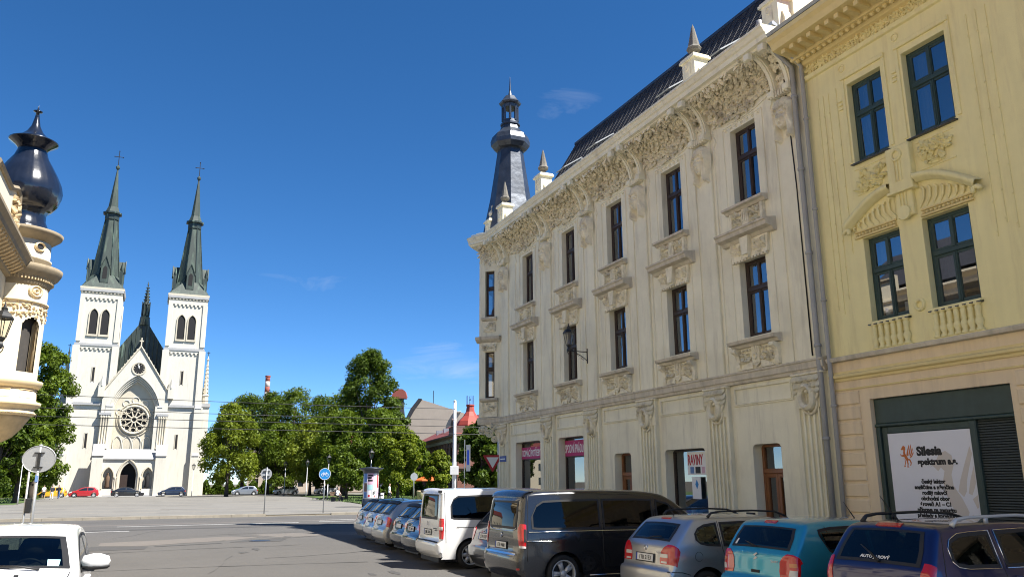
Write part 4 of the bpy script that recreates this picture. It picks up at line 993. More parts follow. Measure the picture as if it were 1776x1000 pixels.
# arched hood over the window pair with scroll ends, shell fans, key plate
def arc(p0, p1, bulge, n=16, pw=1.0):
    return [(p0[0] + (p1[0] - p0[0])*(i/n), p0[1] + (p1[1] - p0[1])*math.sin(PI/2*i/n)**pw) for i in range(n+1)]
def hood_arch(pts, name='arched_hood'):
    mb = MB().use('yellow', True); prof = [(0, 0), (-.10, .0), (-.13, .05), (-.18, .06), (-.20, .10), (-.20, .16), (0, .19)]; vs = []; q = len(prof)
    for i, (x, z) in enumerate(pts):
        a = pts[max(0, i-1)]; b = pts[min(len(pts)-1, i+1)]; dx, dz = b[0]-a[0], b[1]-a[1]; L = math.hypot(dx, dz); nx, nz = -dz/L, dx/L
        if nz < 0: nx, nz = -nx, -nz
        for y, o in prof: vs.append((x + nx*o, y, z + nz*o))
    fs = [(i*q + k, (i+1)*q + k, (i+1)*q + k+1, i*q + k+1) for i in range(len(pts)-1) for k in range(q-1)]
    mb.add(vs, fs); return mb
A1 = arc((1.02, 7.40), (2.22, 7.92), 0); A2 = arc((4.10, 7.36), (2.84, 7.92), 0)
for A, s in ((A1, -1), (A2, 1)):
    ho_ = part('arched_hood', hood_arch(A), YB)
    sc_ = MB().use('yellow', True); x, z = A[0]
    pth = [(x + s*.02 + (.11 - .012*i)*math.cos(i*.55 + (PI if s < 0 else 0))*1.0, -.12, z - .06 + (.11 - .012*i)*math.sin(i*.55)) for i in range(8)]
    sc_.tube(pth, .05, 6); part('scroll', sc_, ho_)
    fan = MB().use('yellow'); inner = 2.2 if s < 0 else 2.86
    fan.add([(A[2][0], -.012, 7.34)] + [(p[0], -.012, p[1]) for p in A[2:]] + [(A[-1][0], -.012, 7.34)], [tuple(range(len(A)))])
    for i in range(8):
        t = (i + .7)/8.6; x0 = A[0][0] + (A[-1][0] - A[0][0])*t; zt = 7.40 + .46*math.sin(PI/2*t); hh = max(.08, zt - 7.38)
        fan.tube([(x0 - s*.16*hh*2, -.02, 7.37), (x0 - s*.05*hh, -.045, 7.37 + hh*.35), (x0, -.05, 7.37 + hh*.75), (x0 - s*.05, -.05, 7.37 + hh*.9)], [.012, .022, .032, .022], 5)
    part('shell_fan', fan, ho_)
    eg = MB().use('yellow_trim'); xa, xb = sorted((A[0][0] - s*.1, A[-1][0])); eg.bbox(xa, xb, -.07, 0, 7.17, 7.215, .01); eg.bbox(xa, xb, -.05, 0, 7.30, 7.335, .01)
    n = 12
    for i in range(n): eg.lathe([(0, -.035), (.03, -.02), (.036, 0), (.03, .02), (0, .035)], (xa + (xb - xa)*(i + .5)/n, -.03, 7.257), 6)
    part('egg_and_dart', eg, ho_)
ky = MB().use('yellow'); ky.bbox(2.24, 2.82, -.16, 0, 7.85, 8.82, .02); ky.bbox(2.33, 2.73, -.10, 0, 7.28, 7.85, .02); ky.bbox(2.20, 2.86, -.2, 0, 7.80, 7.86, .01)
ko = part('key_plate', ky, YB)
for cx_, cz_, r_ in ((2.52, 8.62, .11), (2.52, 7.36, .15)):
    k2 = MB().use('yellow'); 
    if r_ < .13: ring_mesh(k2, cx_, cz_, r_, r_, .03, -.21, -.16, 18)
    else: k2.prism([(cx_ + r_*math.cos(2*PI*i/22), cz_ + r_*math.sin(2*PI*i/22)) for i in range(22)], lambda u, v, a: (u, a, v), -.15, -.08)
    part('roundel', k2, ko)
for i in range(3):
    part('flute', MB().use('yellow').bbox(2.43 + i*.075, 2.455 + i*.075, -.185, -.15, 8.05, 8.5, .006), ko); part('flute', MB().use('yellow').bbox(2.43 + i*.075, 2.455 + i*.075, -.13, -.09, 7.5, 7.8, .006), ko)
for xa, xb, sd in ((1.28, 2.18, 71), (2.9, 3.75, 72)):
    rl = MB().use('yellow'); leaf_cluster(rl, xa + .08, xb - .08, 8.22, 8.66, 0, 60, .2, sd, .06)
    for q in ((xa, xb, 8.74, 8.77), (xa, xb, 8.14, 8.165)): rl.bbox(q[0], q[1], -.02, 0, q[2], q[3], .004)
    part('leaf_relief', rl, YB)
for x, z0, z1 in ((.42, 5.7, 10.9), (.58, 5.6, 10.9), (.74, 5.9, 10.9), (.98, 6.9, 10.9), (4.35, 6.35, 10.9), (4.55, 6.55, 10.9), (4.75, 6.4, 10.9)):
    ln_ = MB().use('yellow'); ln_.bbox(x - .012, x + .012, -.018, 0, z0, z1, .004)
    for k in range(8): ln_.lathe([(0, -.03), (.022, 0), (0, .03)], (x, -.018, z0 + (z1 - z0)*(k*.125 + .02)), 6)
    part('beaded_line', ln_, YB)
# trims round the upper windows
for a, b in YW:
    tr_ = MB().use('yellow'); 
    for q in ((a - .14, a - .06, 8.95, 11.0), (b + .06, b + .14, 8.95, 11.0)): tr_.bbox(q[0], q[1], -.03, 0, q[2], q[3], .01)
    tr_.bbox(a - .14, b + .14, -.06, 0, 11.0, 11.1, .015); part('window_surround', tr_, YB)
    rr_ = MB().use('yellow'); ring_mesh(rr_, a - .1, 11.3, .08, .08, .02, -.03, 0, 16); part('ring_relief', rr_, YB)
    for k in range(3): part('tab', MB().use('yellow').bbox(a - .26, a - .14, -.04, 0, 10.3 + k*.1, 10.35 + k*.1, .01), YB)
yrun([(0, 11.48), (.06, 11.5), (.10, 11.58), (.0, 11.6)], 'frieze_moulding', 'yellow')
fz = MB().use('yellow'); leaf_cluster(fz, .1, 6.5, 11.62, 11.86, 0, 420, .13, 81, .035); part('leaf_frieze', fz, YB)
yrun([(0, 11.86), (.10, 11.9), (.14, 11.98), (.34, 12.0), (.36, 12.06), (.46, 12.1), (.90, 12.16), (.95, 12.3), (1.03, 12.38), (1.03, 12.5), (0, 12.58)], 'cornice', 'yellow_trim')
for i in range(24):
    d_ = MB().use('yellow_trim'); x = .25 + i*.28; d_.box(x - .06, x + .06, -.80, -.42, 12.02, 12.13) ; part('modillion', d_, YB)
for i in range(36):
    part('egg', MB().use('yellow_trim', True).lathe([(0, -.06), (.05, -.03), (.06, 0), (.05, .04), (0, .06)], (.15 + i*.175, -.25, 11.97), 8), YB)
yrun([(.85, 12.52), (1.02, 12.53), (1.06, 12.6), (.9, 12.62)], 'gutter', 'zinc')
yr = MB().use('red_tile'); yr.quad((0, -.6, 12.6), (YE, -.6, 12.6), (YE, 5.5, 16.6), (0, 5.5, 16.6)); yr.quad((0, 5.5, 16.6), (YE, 5.5, 16.6), (YE, 12.4, 12.6), (0, 12.4, 12.6))
yr.add([(0, -.6, 12.6), (0, 5.5, 16.6), (0, 12.4, 12.6)], [(0, 1, 2)]); yr.add([(YE, -.6, 12.6), (YE, 5.5, 16.6), (YE, 12.4, 12.6)], [(0, 2, 1)])
yro = part('roof', yr, YB)
rt_ = MB().use('red_tile', True); rt_.grid(lambda u, v: (-.09 + .18*u, v*.42, .03 + .035*math.sin(u*PI) + (1-v)*.03), 6, 1); rte = rt_.mesh('roof_tile', False); ra = math.atan2(4.0, 6.1)
for j in range(12):
    for i in range(12):
        o = link('roof_tile', rte, yro); o.matrix_local = Matrix.Translation((.1 + i*.19, -.6 + j*.36*math.cos(ra), 12.61 + j*.36*math.sin(ra))) @ Matrix.Rotation(ra, 4, 'X')
dp = MB().use('pipe_grey', True); dp.tube([(.10, -.75, 12.55), (.10, -.5, 12.2), (.10, -.11, 11.9), (.10, -.11, 4.6), (.10, -.12, .2)], .05, 10)
for z in (10.5, 8.2, 6.0, 3.6, 1.2): dp.lathe([(.05, -.03), (.068, -.02), (.068, .02), (.05, .03)], (.10, -.11, z), 10)
part('drain_pipe', dp, YB)
# shop front: dark green frame, poster board, roller shutter
sf = MB().use('green_shop'); x0, x1, z0, z1 = SH
sf.bbox(x0, x1, .10, .24, 3.14, z1, .02); sf.bbox(x0, x1, .06, .2, 3.08, 3.14, .015); sf.bbox(x0, x0 + .10, .08, .24, z0, 3.08, .02); sf.bbox(x0 + .10, x0 + .27, .14, .24, z0, 3.08, .02)
sf.bbox(x0 + .27, 3.17, .12, .24, 2.93, 3.08, .02); sf.bbox(3.17, 3.31, .08, .24, z0, 3.08, .02); sf.bbox(4.07, x1, .08, .24, z0, 3.08, .02); sf.bbox(x0 + .27, 3.17, .14, .24, z0, .75, .02)
part('shop_front', sf, YB)
shu = MB().use('shutter'); n = 62; pz = z0; pts = []
for i in range(n):
    a = z0 + (3.08 - z0)*i/n; b = z0 + (3.08 - z0)*(i+1)/n; shu.add([(3.31, .18, a), (4.07, .18, a), (4.07, .145, a + (b-a)*.35), (3.31, .145, a + (b-a)*.35), (4.07, .15, b - .004), (3.31, .15, b - .004)], [(0, 1, 2, 3), (3, 2, 4, 5)])
part('roller_shutter', shu, YB)
BN = thing('poster_board', 'large white printed board with griffin emblem in the green shop front', 'poster', (14, 13.8, 0), -PI/2)
part('board', MB().use('banner_white').box(1.275, 3.165, .105, .135, .78, 2.925), BN)
def outline(mb, pts, y, s=1.0, ox=0, oz=0, th=.002):
    mb.prism([(ox + x*s, oz + z*s) for x, z in pts], lambda u, v, a: (u, a, v), y - th, y)
def griffin(m, s, ox, oz, y):
    """bird-headed winged beast standing, facing left: separate flat shapes of the printed emblem"""
    shp = [[(.02,.86),(-.02,.84),(.06,.90),(.12,1.0),(.20,1.02),(.27,.97),(.28,.86),(.24,.76),(.25,.64),(.34,.50),(.40,.36),(.36,.26),(.28,.30),(.20,.42),(.14,.56),(.13,.70),(.16,.80),(.12,.84),(.08,.80)],
           [(.30,.58),(.34,.70),(.40,.84),(.50,1.06),(.52,.98),(.46,.82),(.42,.70),(.40,.58),(.36,.52)], [(.42,.56),(.46,.70),(.54,.90),(.62,1.08),(.62,.96),(.56,.78),(.50,.62),(.46,.54)], [(.50,.54),(.58,.72),(.68,.94),(.70,.82),(.62,.64),(.54,.50)], [(.50,.46),(.60,.56),(.72,.74),(.72,.64),(.62,.50),(.52,.42)],
           [(.28,.30),(.36,.26),(.38,.16),(.34,.06),(.40,.0),(.28,.0),(.30,.08),(.31,.16)], [(.18,.42),(.22,.34),(.24,.22),(.18,.10),(.20,.02),(.10,.02),(.14,.10),(.19,.22)], [(.38,.36),(.46,.30),(.50,.18),(.44,.06),(.52,.10),(.56,.22),(.50,.36),(.42,.42)], [(.14,.60),(.02,.58),(-.06,.66),(-.02,.54),(.10,.50),(.17,.50)]]
    for p in shp:
        q = MB().use(m); outline(q, p, y, s, ox, oz); part('emblem', q, BN)
def clip_poly(pts, xmax, zmin):
    def clip(P, inside, inter):
        out = []
        for i in range(len(P)):
            a, b = P[i-1], P[i]
            if inside(b):
                if not inside(a): out.append(inter(a, b))
                out.append(b)
            elif inside(a): out.append(inter(a, b))
        return out
    P = clip(pts, lambda p: p[0] <= xmax, lambda a, b: (xmax, a[1] + (b[1]-a[1])*(xmax-a[0])/(b[0]-a[0])))
    return clip(P, lambda p: p[1] >= zmin, lambda a, b: (a[0] + (b[0]-a[0])*(zmin-a[1])/(b[1]-a[1]), zmin)) if P else P
griffin('banner_orange', .42, 1.56, 2.24, .104)
big = [[(.02,.86),(-.02,.84),(.06,.90),(.12,1.0),(.20,1.02),(.27,.97),(.28,.86),(.24,.76),(.25,.64),(.34,.50),(.40,.36),(.36,.26),(.28,.30),(.20,.42),(.14,.56),(.13,.70),(.16,.80),(.12,.84),(.08,.80)],
       [(.30,.58),(.34,.70),(.40,.84),(.50,1.06),(.52,.98),(.46,.82),(.42,.70),(.40,.58),(.36,.52)], [(.42,.56),(.46,.70),(.54,.90),(.62,1.08),(.62,.96),(.56,.78),(.50,.62),(.46,.54)], [(.36,.26),(.28,.30),(.20,.10),(.10,-.2),(.60,-.2),(.56,.1),(.44,.34)], [(.46,.50),(.60,.60),(.75,.80),(.75,.6),(.6,.48),(.5,.40)]]
for p in big:
    c = clip_poly([(2.24 + x*1.75, .78 + z*1.72) for x, z in p], 3.15, .80)
    if len(c) > 2: q = MB().use('banner_beige'); outline(q, c, .1045, th=.001); part('emblem', q, BN)
for t, sz, x, z, b_ in (('Silesia', .235, 1.94, 2.47, .013), ('spektrum a.s.', .165, 1.94, 2.285, .010)): sign_text(t, sz, BN, x, .1015, z, 'LEFT', b_)
for i, t in enumerate(('český lektor', 'angličtina a němčina', 'rodilý mluvčí', 'obchodní obor', 'úroveň A1 – C1', 'příprava na maturitu', 'překlady a korektury')):
    sign_text(t, .105, BN, 2.24, .1015, 1.925 - i*.107, 'CENTER', .006)
for x in (1.80, 2.42): part('contact_symbol', MB().use('banner_orange').prism([(x + .045*math.cos(2*PI*i/14), .98 + .045*math.sin(2*PI*i/14)) for i in range(14)], lambda u, v, a: (u, a, v), .1, .104), BN)
# ================================================================ corner house on the left with round oriel and onion dome
LB = thing('onion_dome_house', 'cream corner house with round oriel and glossy black onion dome', 'building', (-5.3, 35, 0), PI/2)
lw = MB().use('cream_pale'); lx0 = -12.5
lh = [(c - .55, c + .55, z, z + 2.1) for c in (-4.6, -7.4, -10.2) for z in (5.4, )] + [(c - .55, c + .55, 1.2, 3.2) for c in (-4.6, -7.4, -10.2)]
wall_holes(lw, lx0, 0, 0, 10.2, lh, 0, .25)
for a, b in (((0, 0), (0, 14)), ((0, 14), (lx0, 14)), ((lx0, 14), (lx0, 0))): lw.quad((*a, 0), (*b, 0), (*b, 10.2), (*a, 10.2))
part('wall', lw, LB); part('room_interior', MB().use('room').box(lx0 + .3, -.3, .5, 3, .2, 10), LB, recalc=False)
lm_ = window_mesh(1.1, 2.1).mesh('window'); lpl, lph = pane_mesh(.47, .62*2.1 - .115), pane_mesh(.47, .38*2.1 - .115)
for c in (-4.6, -7.4, -10.2):
    put_window(LB, lm_, c, .2, 5.4, 1.1, 2.1, lpl, lph); put_window(LB, lm_, c, .2, 1.2, 1.1, 2.0, lpl, lph)
    part('window_hood', MB().use('cream').prism([(0, 7.7), (-.12, 7.75), (-.3, 7.9), (-.3, 8.0), (0, 8.05)], lambda u, v, a: (a, u, v), c - .8, c + .8), LB)
def lrun(prof, name, m, x1=-.9): part(name, MB().use(m).sweep(prof, [(x1, 0), (lx0, 0)], -1), LB)
lrun([(0, 4.2), (.12, 4.25), (.2, 4.4), (.2, 4.5), (0, 4.55)], 'string_course', 'cream')
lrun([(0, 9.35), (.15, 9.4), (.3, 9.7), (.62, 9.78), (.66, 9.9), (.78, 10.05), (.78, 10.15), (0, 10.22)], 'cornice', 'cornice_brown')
lrun([(0, 10.2), (.1, 10.2), (.1, 10.5), (.25, 10.6), (.35, 10.7), (.35, 10.8), (0, 10.85)], 'attic', 'cream_pale', -1.2)
for i in range(14):
    x = -1.15 - i*.42; part('modillion', MB().use('cream_dark').prism([(-.16, 9.45), (-.3, 9.5), (-.55, 9.68), (-.58, 9.76), (-.16, 9.76)], lambda u, v, a: (a, u, v), x - .09, x + .09), LB)
gb = MB().use('cream_pale'); gb.prism([(-7, 10.3), (-2.5, 10.3), (-2.45, 11.6), (-2.7, 12.05), (-3.2, 12.1), (-4.4, 11.7), (-7, 11.7)], lambda u, v, a: (u, a, v), -.25, .5); go_ = part('attic_gable', gb, LB)
gl = MB().use('cream_dark'); leaf_cluster(gl, -3.6, -2.7, 10.6, 11.8, -.25, 60, .3, 91, .1); part('leaf_relief', gl, go_)
gc_ = MB().use('cornice_brown'); gc_.tube([(-2.45, -.25, 10.6), (-2.42, -.27, 11.6), (-2.68, -.27, 12.1), (-3.2, -.27, 12.16), (-4.4, -.27, 11.8), (-7, -.27, 11.8)], .11, 6); part('coping', gc_, go_)
rf = MB().use('roof_tile'); rf.quad((lx0, .6, 11.2), (-2.2, .6, 11.2), (-3.4, 4, 14.0), (lx0, 4, 14.0)); rf.quad((lx0, 4, 14.0), (-3.4, 4, 14.0), (-.6, 13.5, 10.3), (lx0, 13.5, 10.3)); rf.add([(-2.2, .6, 11.2), (-.6, 13.5, 10.3), (-3.4, 4, 14)], [(0, 1, 2)]); part('roof', rf, LB)
# round oriel
OC = (0.0, -.10, 0)
oc = MB().use('cream_pale', True)
r0 = .93; aw0, aw1 = R_(-52), R_(-8)                 # window angle span (plan), facing the street and the camera
aw = [R_(-107), R_(-73)]
def oriel_body():
    mb = MB().use('cream_pale', True); n = 72; zs = [5.55, 5.96]; 
    nz_ = 24
    wins = [(R_(-150), R_(-114)), (R_(-60), R_(-24))]
    def inwin(a, z):
        for b0, b1 in wins:
            if b0 < a < b1 and 5.98 < z:
                m = (b0 + b1)/2; hw = (b1 - b0)/2; t = (a - m)/hw; top = 7.65 + .36*math.sqrt(max(0, 1 - t*t))
                if z < top: return True
        return False
    Z0, Z1 = 5.50, 9.2; NA, NZ = 180, 60
    grid_v = {}
    vs = []; fs = []
    for j in range(NZ + 1):
        for i in range(NA):
            a = -1.5*PI + 2*PI*i/NA; vs.append((OC[0] + r0*math.cos(a), OC[1] + r0*math.sin(a), Z0 + (Z1 - Z0)*j/NZ))
    for j in range(NZ):
        for i in range(NA):
            a = -1.5*PI + 2*PI*(i + .5)/NA; z = Z0 + (Z1 - Z0)*(j + .5)/NZ
            if inwin(a, z): continue
            fs.append((j*NA + i, j*NA + (i+1) % NA, (j+1)*NA + (i+1) % NA, (j+1)*NA + i))
    mb.add(vs, fs); return mb, wins
ob, wins = oriel_body(); part('oriel_wall', ob, LB, recalc=False)
part('oriel_core', MB().use('room').lathe([(.70, 5.5), (.70, 9.0)], OC, 24), LB)
for b0, b1 in wins:
    m_ = (b0 + b1)/2; hw = r0*math.sin((b1 - b0)/2); M = Matrix.Translation((OC[0], OC[1], 0)) @ Matrix.Rotation(m_ + PI/2, 4, 'Z')
    # deep arched surround
    s_ = MB().use('cream', True); yy = -r0*math.cos((b1 - b0)/2)
    arch = [(-hw, 5.98), (-hw, 7.65)] + [(-hw*math.cos(PI*i/14), 7.65 + .36*math.sin(PI*i/14)) for i in range(1, 14)] + [(hw, 7.65), (hw, 5.98)]
    for (xa, za), (xb, zb) in zip(arch, arch[1:]): s_.quad((xa, yy - .03, za), (xb, yy - .03, zb), (xb*.86, yy + .16, zb), (xa*.86, yy + .16, za))
    s_.tube([(x, -math.sqrt(max(.01, r0*r0 - x*x)) - .01, z) for x, z in [(a*1.10, c + (.05 if c > 7.6 else 0)) for a, c in arch]], .045, 6)
    so = part('window_surround', s_, LB); so.matrix_local = M
    f_ = MB().use('brown_wood'); 
    for sx in (-1, 1): f_.box(sx*hw*.86 - .04, sx*hw*.86 + .04, yy + .13, yy + .18, 5.98, 7.7)
    f_.box(-hw*.86, hw*.86, yy + .13, yy + .18, 7.08, 7.18); f_.box(-.035, .035, yy + .132, yy + .178, 5.98, 7.95); f_.box(-hw*.86, hw*.86, yy + .132, yy + .178, 5.98, 6.06)
    fo = part('window', f_, LB); fo.matrix_local = M; fo['oriel'] = 1
    p_ = MB().use('pane_glass').add([(x*.86, yy + .155, z) for x, z in arch], [tuple(range(len(arch)))]); link('pane', p_.mesh('pane', False), fo)
    fb = MB().use('bench_wood').box(-hw*.8, hw*.8, yy - .06, yy + .12, 5.97, 6.10); fbo = part('flower_box', fb, LB); fbo.matrix_local = M
    fl = MB(); r = random.Random(3)
    for i in range(90):
        fl.use(r.choice(['red_flower', 'red_flower', 'leaf_mid'])); x, y, z = r.uniform(-hw*.8, hw*.8), yy + r.uniform(-.1, .1), 6.1 + r.uniform(0, .2); s1 = .035
        a = r.uniform(0, PI); fl.add([(x - s1*math.cos(a), y - s1*math.sin(a), z - s1), (x + s1*math.cos(a), y + s1*math.sin(a), z - s1), (x + s1*math.cos(a), y + s1*math.sin(a) + .03, z + s1), (x - s1*math.cos(a), y - s1*math.sin(a) + .03, z + s1)], [(0, 1, 2, 3)])
    link('flowers', fl.mesh('flowers', False), fbo, kind='stuff')
def ol(prof, name, m, smooth=True, n=48): return part(name, MB().use(m, smooth).lathe(prof, OC, n), LB)
ol([(.05, 3.45), (.25, 3.50), (.48, 3.68), (.68, 3.98), (.84, 4.30), (.90, 4.45)], 'oriel_corbel', 'cream_dark')
ol([(.86, 4.42), (.97, 4.46), (1.0, 4.58), (.94, 4.64), (1.0, 4.72), (1.10, 4.80), (1.12, 4.92), (.98, 4.98), (.95, 5.45)], 'oriel_base', 'cream')
ol([(.94, 5.42), (1.02, 5.46), (1.08, 5.56), (1.10, 5.64), (1.10, 5.70), (.92, 5.76)], 'oriel_sill', 'cream')
gd = MB().use('cream_dark')
for i in range(22):
    a = R_(-260) + i*R_(10); vs, fs = leaf_verts(.34, .2, .08)
    M = Matrix.Translation((OC[0] + .62*math.cos(a), OC[1] + .62*math.sin(a), 3.98)) @ Matrix.Rotation(a, 4, 'Z') @ Matrix.Rotation(R_(-55), 4, 'Y'); gd.add([M @ Vector(p) for p in vs], fs)
part('corbel_leaves', gd, LB)
bd = MB().use('cream')
for i in range(40):
    a = R_(-260) + i*R_(5.6); bd.lathe([(0, -.04), (.035, 0), (0, .04)], (OC[0] + .99*math.cos(a), OC[1] + .99*math.sin(a), 4.52), 6)
part('bead_row', bd, LB)
pn_ = MB().use('cream')                                # panels on the base drum
for a0 in (-185, -140, -95):
    for da, dz0, dz1 in ((0, 5.05, 5.08), (0, 5.34, 5.37)):
        pts = [(OC[0] + .965*math.cos(R_(a0 + k*3)), OC[1] + .965*math.sin(R_(a0 + k*3))) for k in range(11)]; pn_.tube([(x, y, dz0 + .015) for x, y in pts], .016, 4)
part('base_panel', pn_, LB)
ol([(.93, 8.55), (.99, 8.58), (.99, 8.64), (.93, 8.68)], 'astragal', 'cream')
rl = MB().use('cream_dark'); r = random.Random(6)
for i in range(170):
    a = R_(r.uniform(-265, -40)); z = r.uniform(8.06, 8.5); L = r.uniform(.1, .2); vs, fs = leaf_verts(L, L*.6, .05)
    M = Matrix.Translation((OC[0] + .93*math.cos(a), OC[1] + .93*math.sin(a), z)) @ Matrix.Rotation(a, 4, 'Z') @ Matrix.Rotation(PI/2, 4, 'Y') @ Matrix.Rotation(r.uniform(0, 6.3), 4, 'Z'); rl.add([M @ Vector(p) for p in vs], fs)
rl.use('cream')
part('leaf_garland', rl, LB)
md = MB().use('cream'); ring_mesh(md, 0, 9.0, .19, .19, .05, -.99, -.90, 20); ring_mesh(md, 0, 9.0, .08, .08, .05, -.99, -.90, 14); md.xf(Matrix.Translation((OC[0], OC[1], 0)) @ Matrix.Rotation(R_(-133 + 90), 4, 'Z')); part('cartouche', md, LB)
dn = MB().use('cream_dark')
for i in range(44):
    a = R_(-262) + i*R_(5); M = Matrix.Translation((OC[0], OC[1], 0)) @ Matrix.Rotation(a, 4, 'Z'); q = MB().use('cream_dark').box(.92, 1.06, -.02, .02, 9.42, 9.55); dn.merge(q, M)
part('dentil_row', dn, LB, kind='stuff')
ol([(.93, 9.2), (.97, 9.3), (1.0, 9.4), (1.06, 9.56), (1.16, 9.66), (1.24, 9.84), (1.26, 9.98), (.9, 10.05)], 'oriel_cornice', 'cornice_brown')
ol([(.88, 10.0), (.88, 10.25), (.92, 10.28), (.92, 10.34), (.86, 10.36), (.86, 11.05)], 'drum', 'cream_pale')
rr = MB().use('cream'); ring_mesh(rr, 0, 10.75, .15, .15, .04, -.93, -.80, 18); rr.use('ink'); rr.prism([(.12*math.cos(2*PI*i/16), 10.75 + .12*math.sin(2*PI*i/16)) for i in range(16)], lambda u, v, a: (u, a, v), -.875, -.83); rr.xf(Matrix.Translation((OC[0], OC[1], 0)) @ Matrix.Rotation(R_(-133 + 90), 4, 'Z')); part('oculus', rr, LB)
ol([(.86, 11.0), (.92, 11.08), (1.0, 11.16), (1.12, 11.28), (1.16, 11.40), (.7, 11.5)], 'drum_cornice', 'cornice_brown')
dm = MB().use('onion', True); dm.lathe([(1.08, 11.44), (.90, 11.62), (.76, 11.95), (.75, 12.2), (.80, 12.28), (.80, 12.34), (.92, 12.40), (1.10, 12.62), (1.20, 12.95), (1.22, 13.15), (1.16, 13.45), (1.0, 13.8), (.78, 14.2), (.60, 14.5), (.52, 14.75), (.50, 14.85)], OC, 64, ribs=26, ribamp=.035)
do_ = part('dome', dm, LB)
dm = MB().use('onion', True); dm.lathe([(.50, 14.82), (.53, 14.86), (.62, 14.98), (.86, 15.14), (.88, 15.18), (.80, 15.22), (.52, 15.36), (.30, 15.58), (.16, 15.85), (.09, 16.2), (.06, 16.42), (.16, 16.46), (.17, 16.49), (.05, 16.52), (.015, 16.7), (0, 16.75)], OC, 40); part('dome_cap', dm, do_)
K_ = 1.26; SM = Matrix.Translation((OC[0], OC[1], 0)) @ Matrix.Diagonal((K_, K_, 1, 1)) @ Matrix.Translation((-OC[0], -OC[1], 0))
for o in list(LB.children):
    nm = o.name.split('.')[0]
    if nm in ('oriel_wall', 'oriel_core', 'window_surround', 'flower_box', 'oriel_corbel', 'oriel_base', 'oriel_sill', 'corbel_leaves', 'bead_row', 'base_panel', 'astragal', 'leaf_garland', 'cartouche', 'dentil_row', 'oriel_cornice', 'drum', 'oculus', 'drum_cornice') or (nm == 'window' and o.get('oriel')):
        o.matrix_local = SM @ o.matrix_local
# bracket lantern on the left house
L2 = copy_tree(LN, None, (-5.75, 30.0, 5.95), PI/2); L2['label'] = 'black bracket lantern cut off by the left picture edge'; L2.scale = (.95, .95, .95)

# the terrace continuing along the left side of the street, past the camera
def terrace(label, x0, w, h, m, tm, rm, seed):
    o = thing('terrace_house', label, 'building', (-5.3, x0, 0), PI/2, 'houses along the left side of the street'); nb = int(w//3.0); hs = []
    for i in range(nb):
        c = -w + (i + .5)*w/nb
        for z, hh in ((1.0, 2.2), (5.2, 2.1), (9.0, 2.0)):
            if z + hh < h - 1: hs.append((c - .55, c + .55, z, z + hh))
    b = MB().use(m); wall_holes(b, -w, 0, 0, h, hs, 0, .22); b.quad((0, 0, 0), (0, 12, 0), (0, 12, h), (0, 0, h)); b.quad((-w, 12, 0), (-w, 0, 0), (-w, 0, h), (-w, 12, h)); b.quad((0, 12, 0), (-w, 12, 0), (-w, 12, h), (0, 12, h)); part('wall', b, o)
    gm = MB().use('glass').quad((-.5, .2, 0), (.5, .2, 0), (.5, .2, 2.2), (-.5, .2, 2.2)).mesh('pane', False); fm = window_mesh(1.1, 2.1).mesh('window')
    for a in hs: wo_ = link('window', fm, o, ((a[0] + a[1])/2, .14, a[2])); link('pane', gm, wo_); part('window_sill', MB().use(tm).box(a[0] - .15, a[1] + .15, -.18, 0, a[2] - .14, a[2] - .02), wo_.parent)
    for pr, n_ in (([(0, h - .9), (.15, h - .8), (.5, h - .3), (.6, h - .1), (0, h)], 'cornice'), ([(0, 4.2), (.15, 4.25), (.15, 4.5), (0, 4.55)], 'string_course')): part(n_, MB().use(tm).sweep(pr, [(0, 0), (-w, 0)], -1), o)
    r = MB().use(rm); r.add([(0, -.5, h), (-w, -.5, h), (-w, 5.5, h + 4), (0, 5.5, h + 4), (0, 12, h), (-w, 12, h)], [(0, 1, 2, 3), (3, 2, 5, 4), (0, 3, 4), (1, 5, 2)]); part('roof', r, o)
terrace('cream terrace house next to the onion dome house', 22.4, 17, 14.0, 'cream_pale', 'cream', 'red_tile', 1)
terrace('pale terrace house beside and behind the camera', 5.3, 18, 14.6, 'cream_pale', 'church_stone', 'red_tile', 2)
terrace('third terrace house far behind the camera', -12.8, 18, 14.0, 'beige_wall', 'cream', 'roof_tile', 3)
# ================================================================ twin-towered white church
CH = thing('church', 'white twin-towered neo-gothic church with green copper spires and rose window', 'church', (-2.35, 142, 0), 0); CH.scale = (1, 1, 1.04)
cw = MB().use('church_white')
TX, TW = 6.45, 2.95
# nave, aisles behind
nv = MB().use('church_white'); nv.box(-4.6, 4.6, 1.0, 45, 0, 15.5); nv.box(-9.8, 9.8, 5.5, 42, 0, 12.8); part('nave_wall', nv, CH)
nr = MB().use('copper_dark'); nr.add([(-8.6, 5.95, 15.4), (8.6, 5.95, 15.4), (0, 6.6, 28.2), (-8.6, 46, 15.4), (8.6, 46, 15.4), (0, 46, 28.2)], [(0, 1, 2), (3, 5, 4), (0, 2, 5, 3), (1, 4, 5, 2)])
nro = part('nave_roof', nr, CH)
for i in range(12):
    for s in (-1, 1):
        x = s*8.6*(i + .5)/12.5; f = abs(x)/8.6; part('standing_seam', MB().use('copper').tube([(x, 5.9, 15.5), (x, 5.9 + .65*(1 - f), 15.4 + 12.8*(1 - f))], .06, 4), nro)
ar = MB().use('copper_dark')
for s in (-1, 1): ar.add([(s*4.5, 5.4, 16.8), (s*10.0, 5.4, 12.6), (s*10.0, 42.2, 12.6), (s*4.5, 42.2, 16.8), (s*4.5, 5.4, 12.6)], [(0, 1, 2, 3), (0, 4, 1)])
part('aisle_roof', ar, CH)
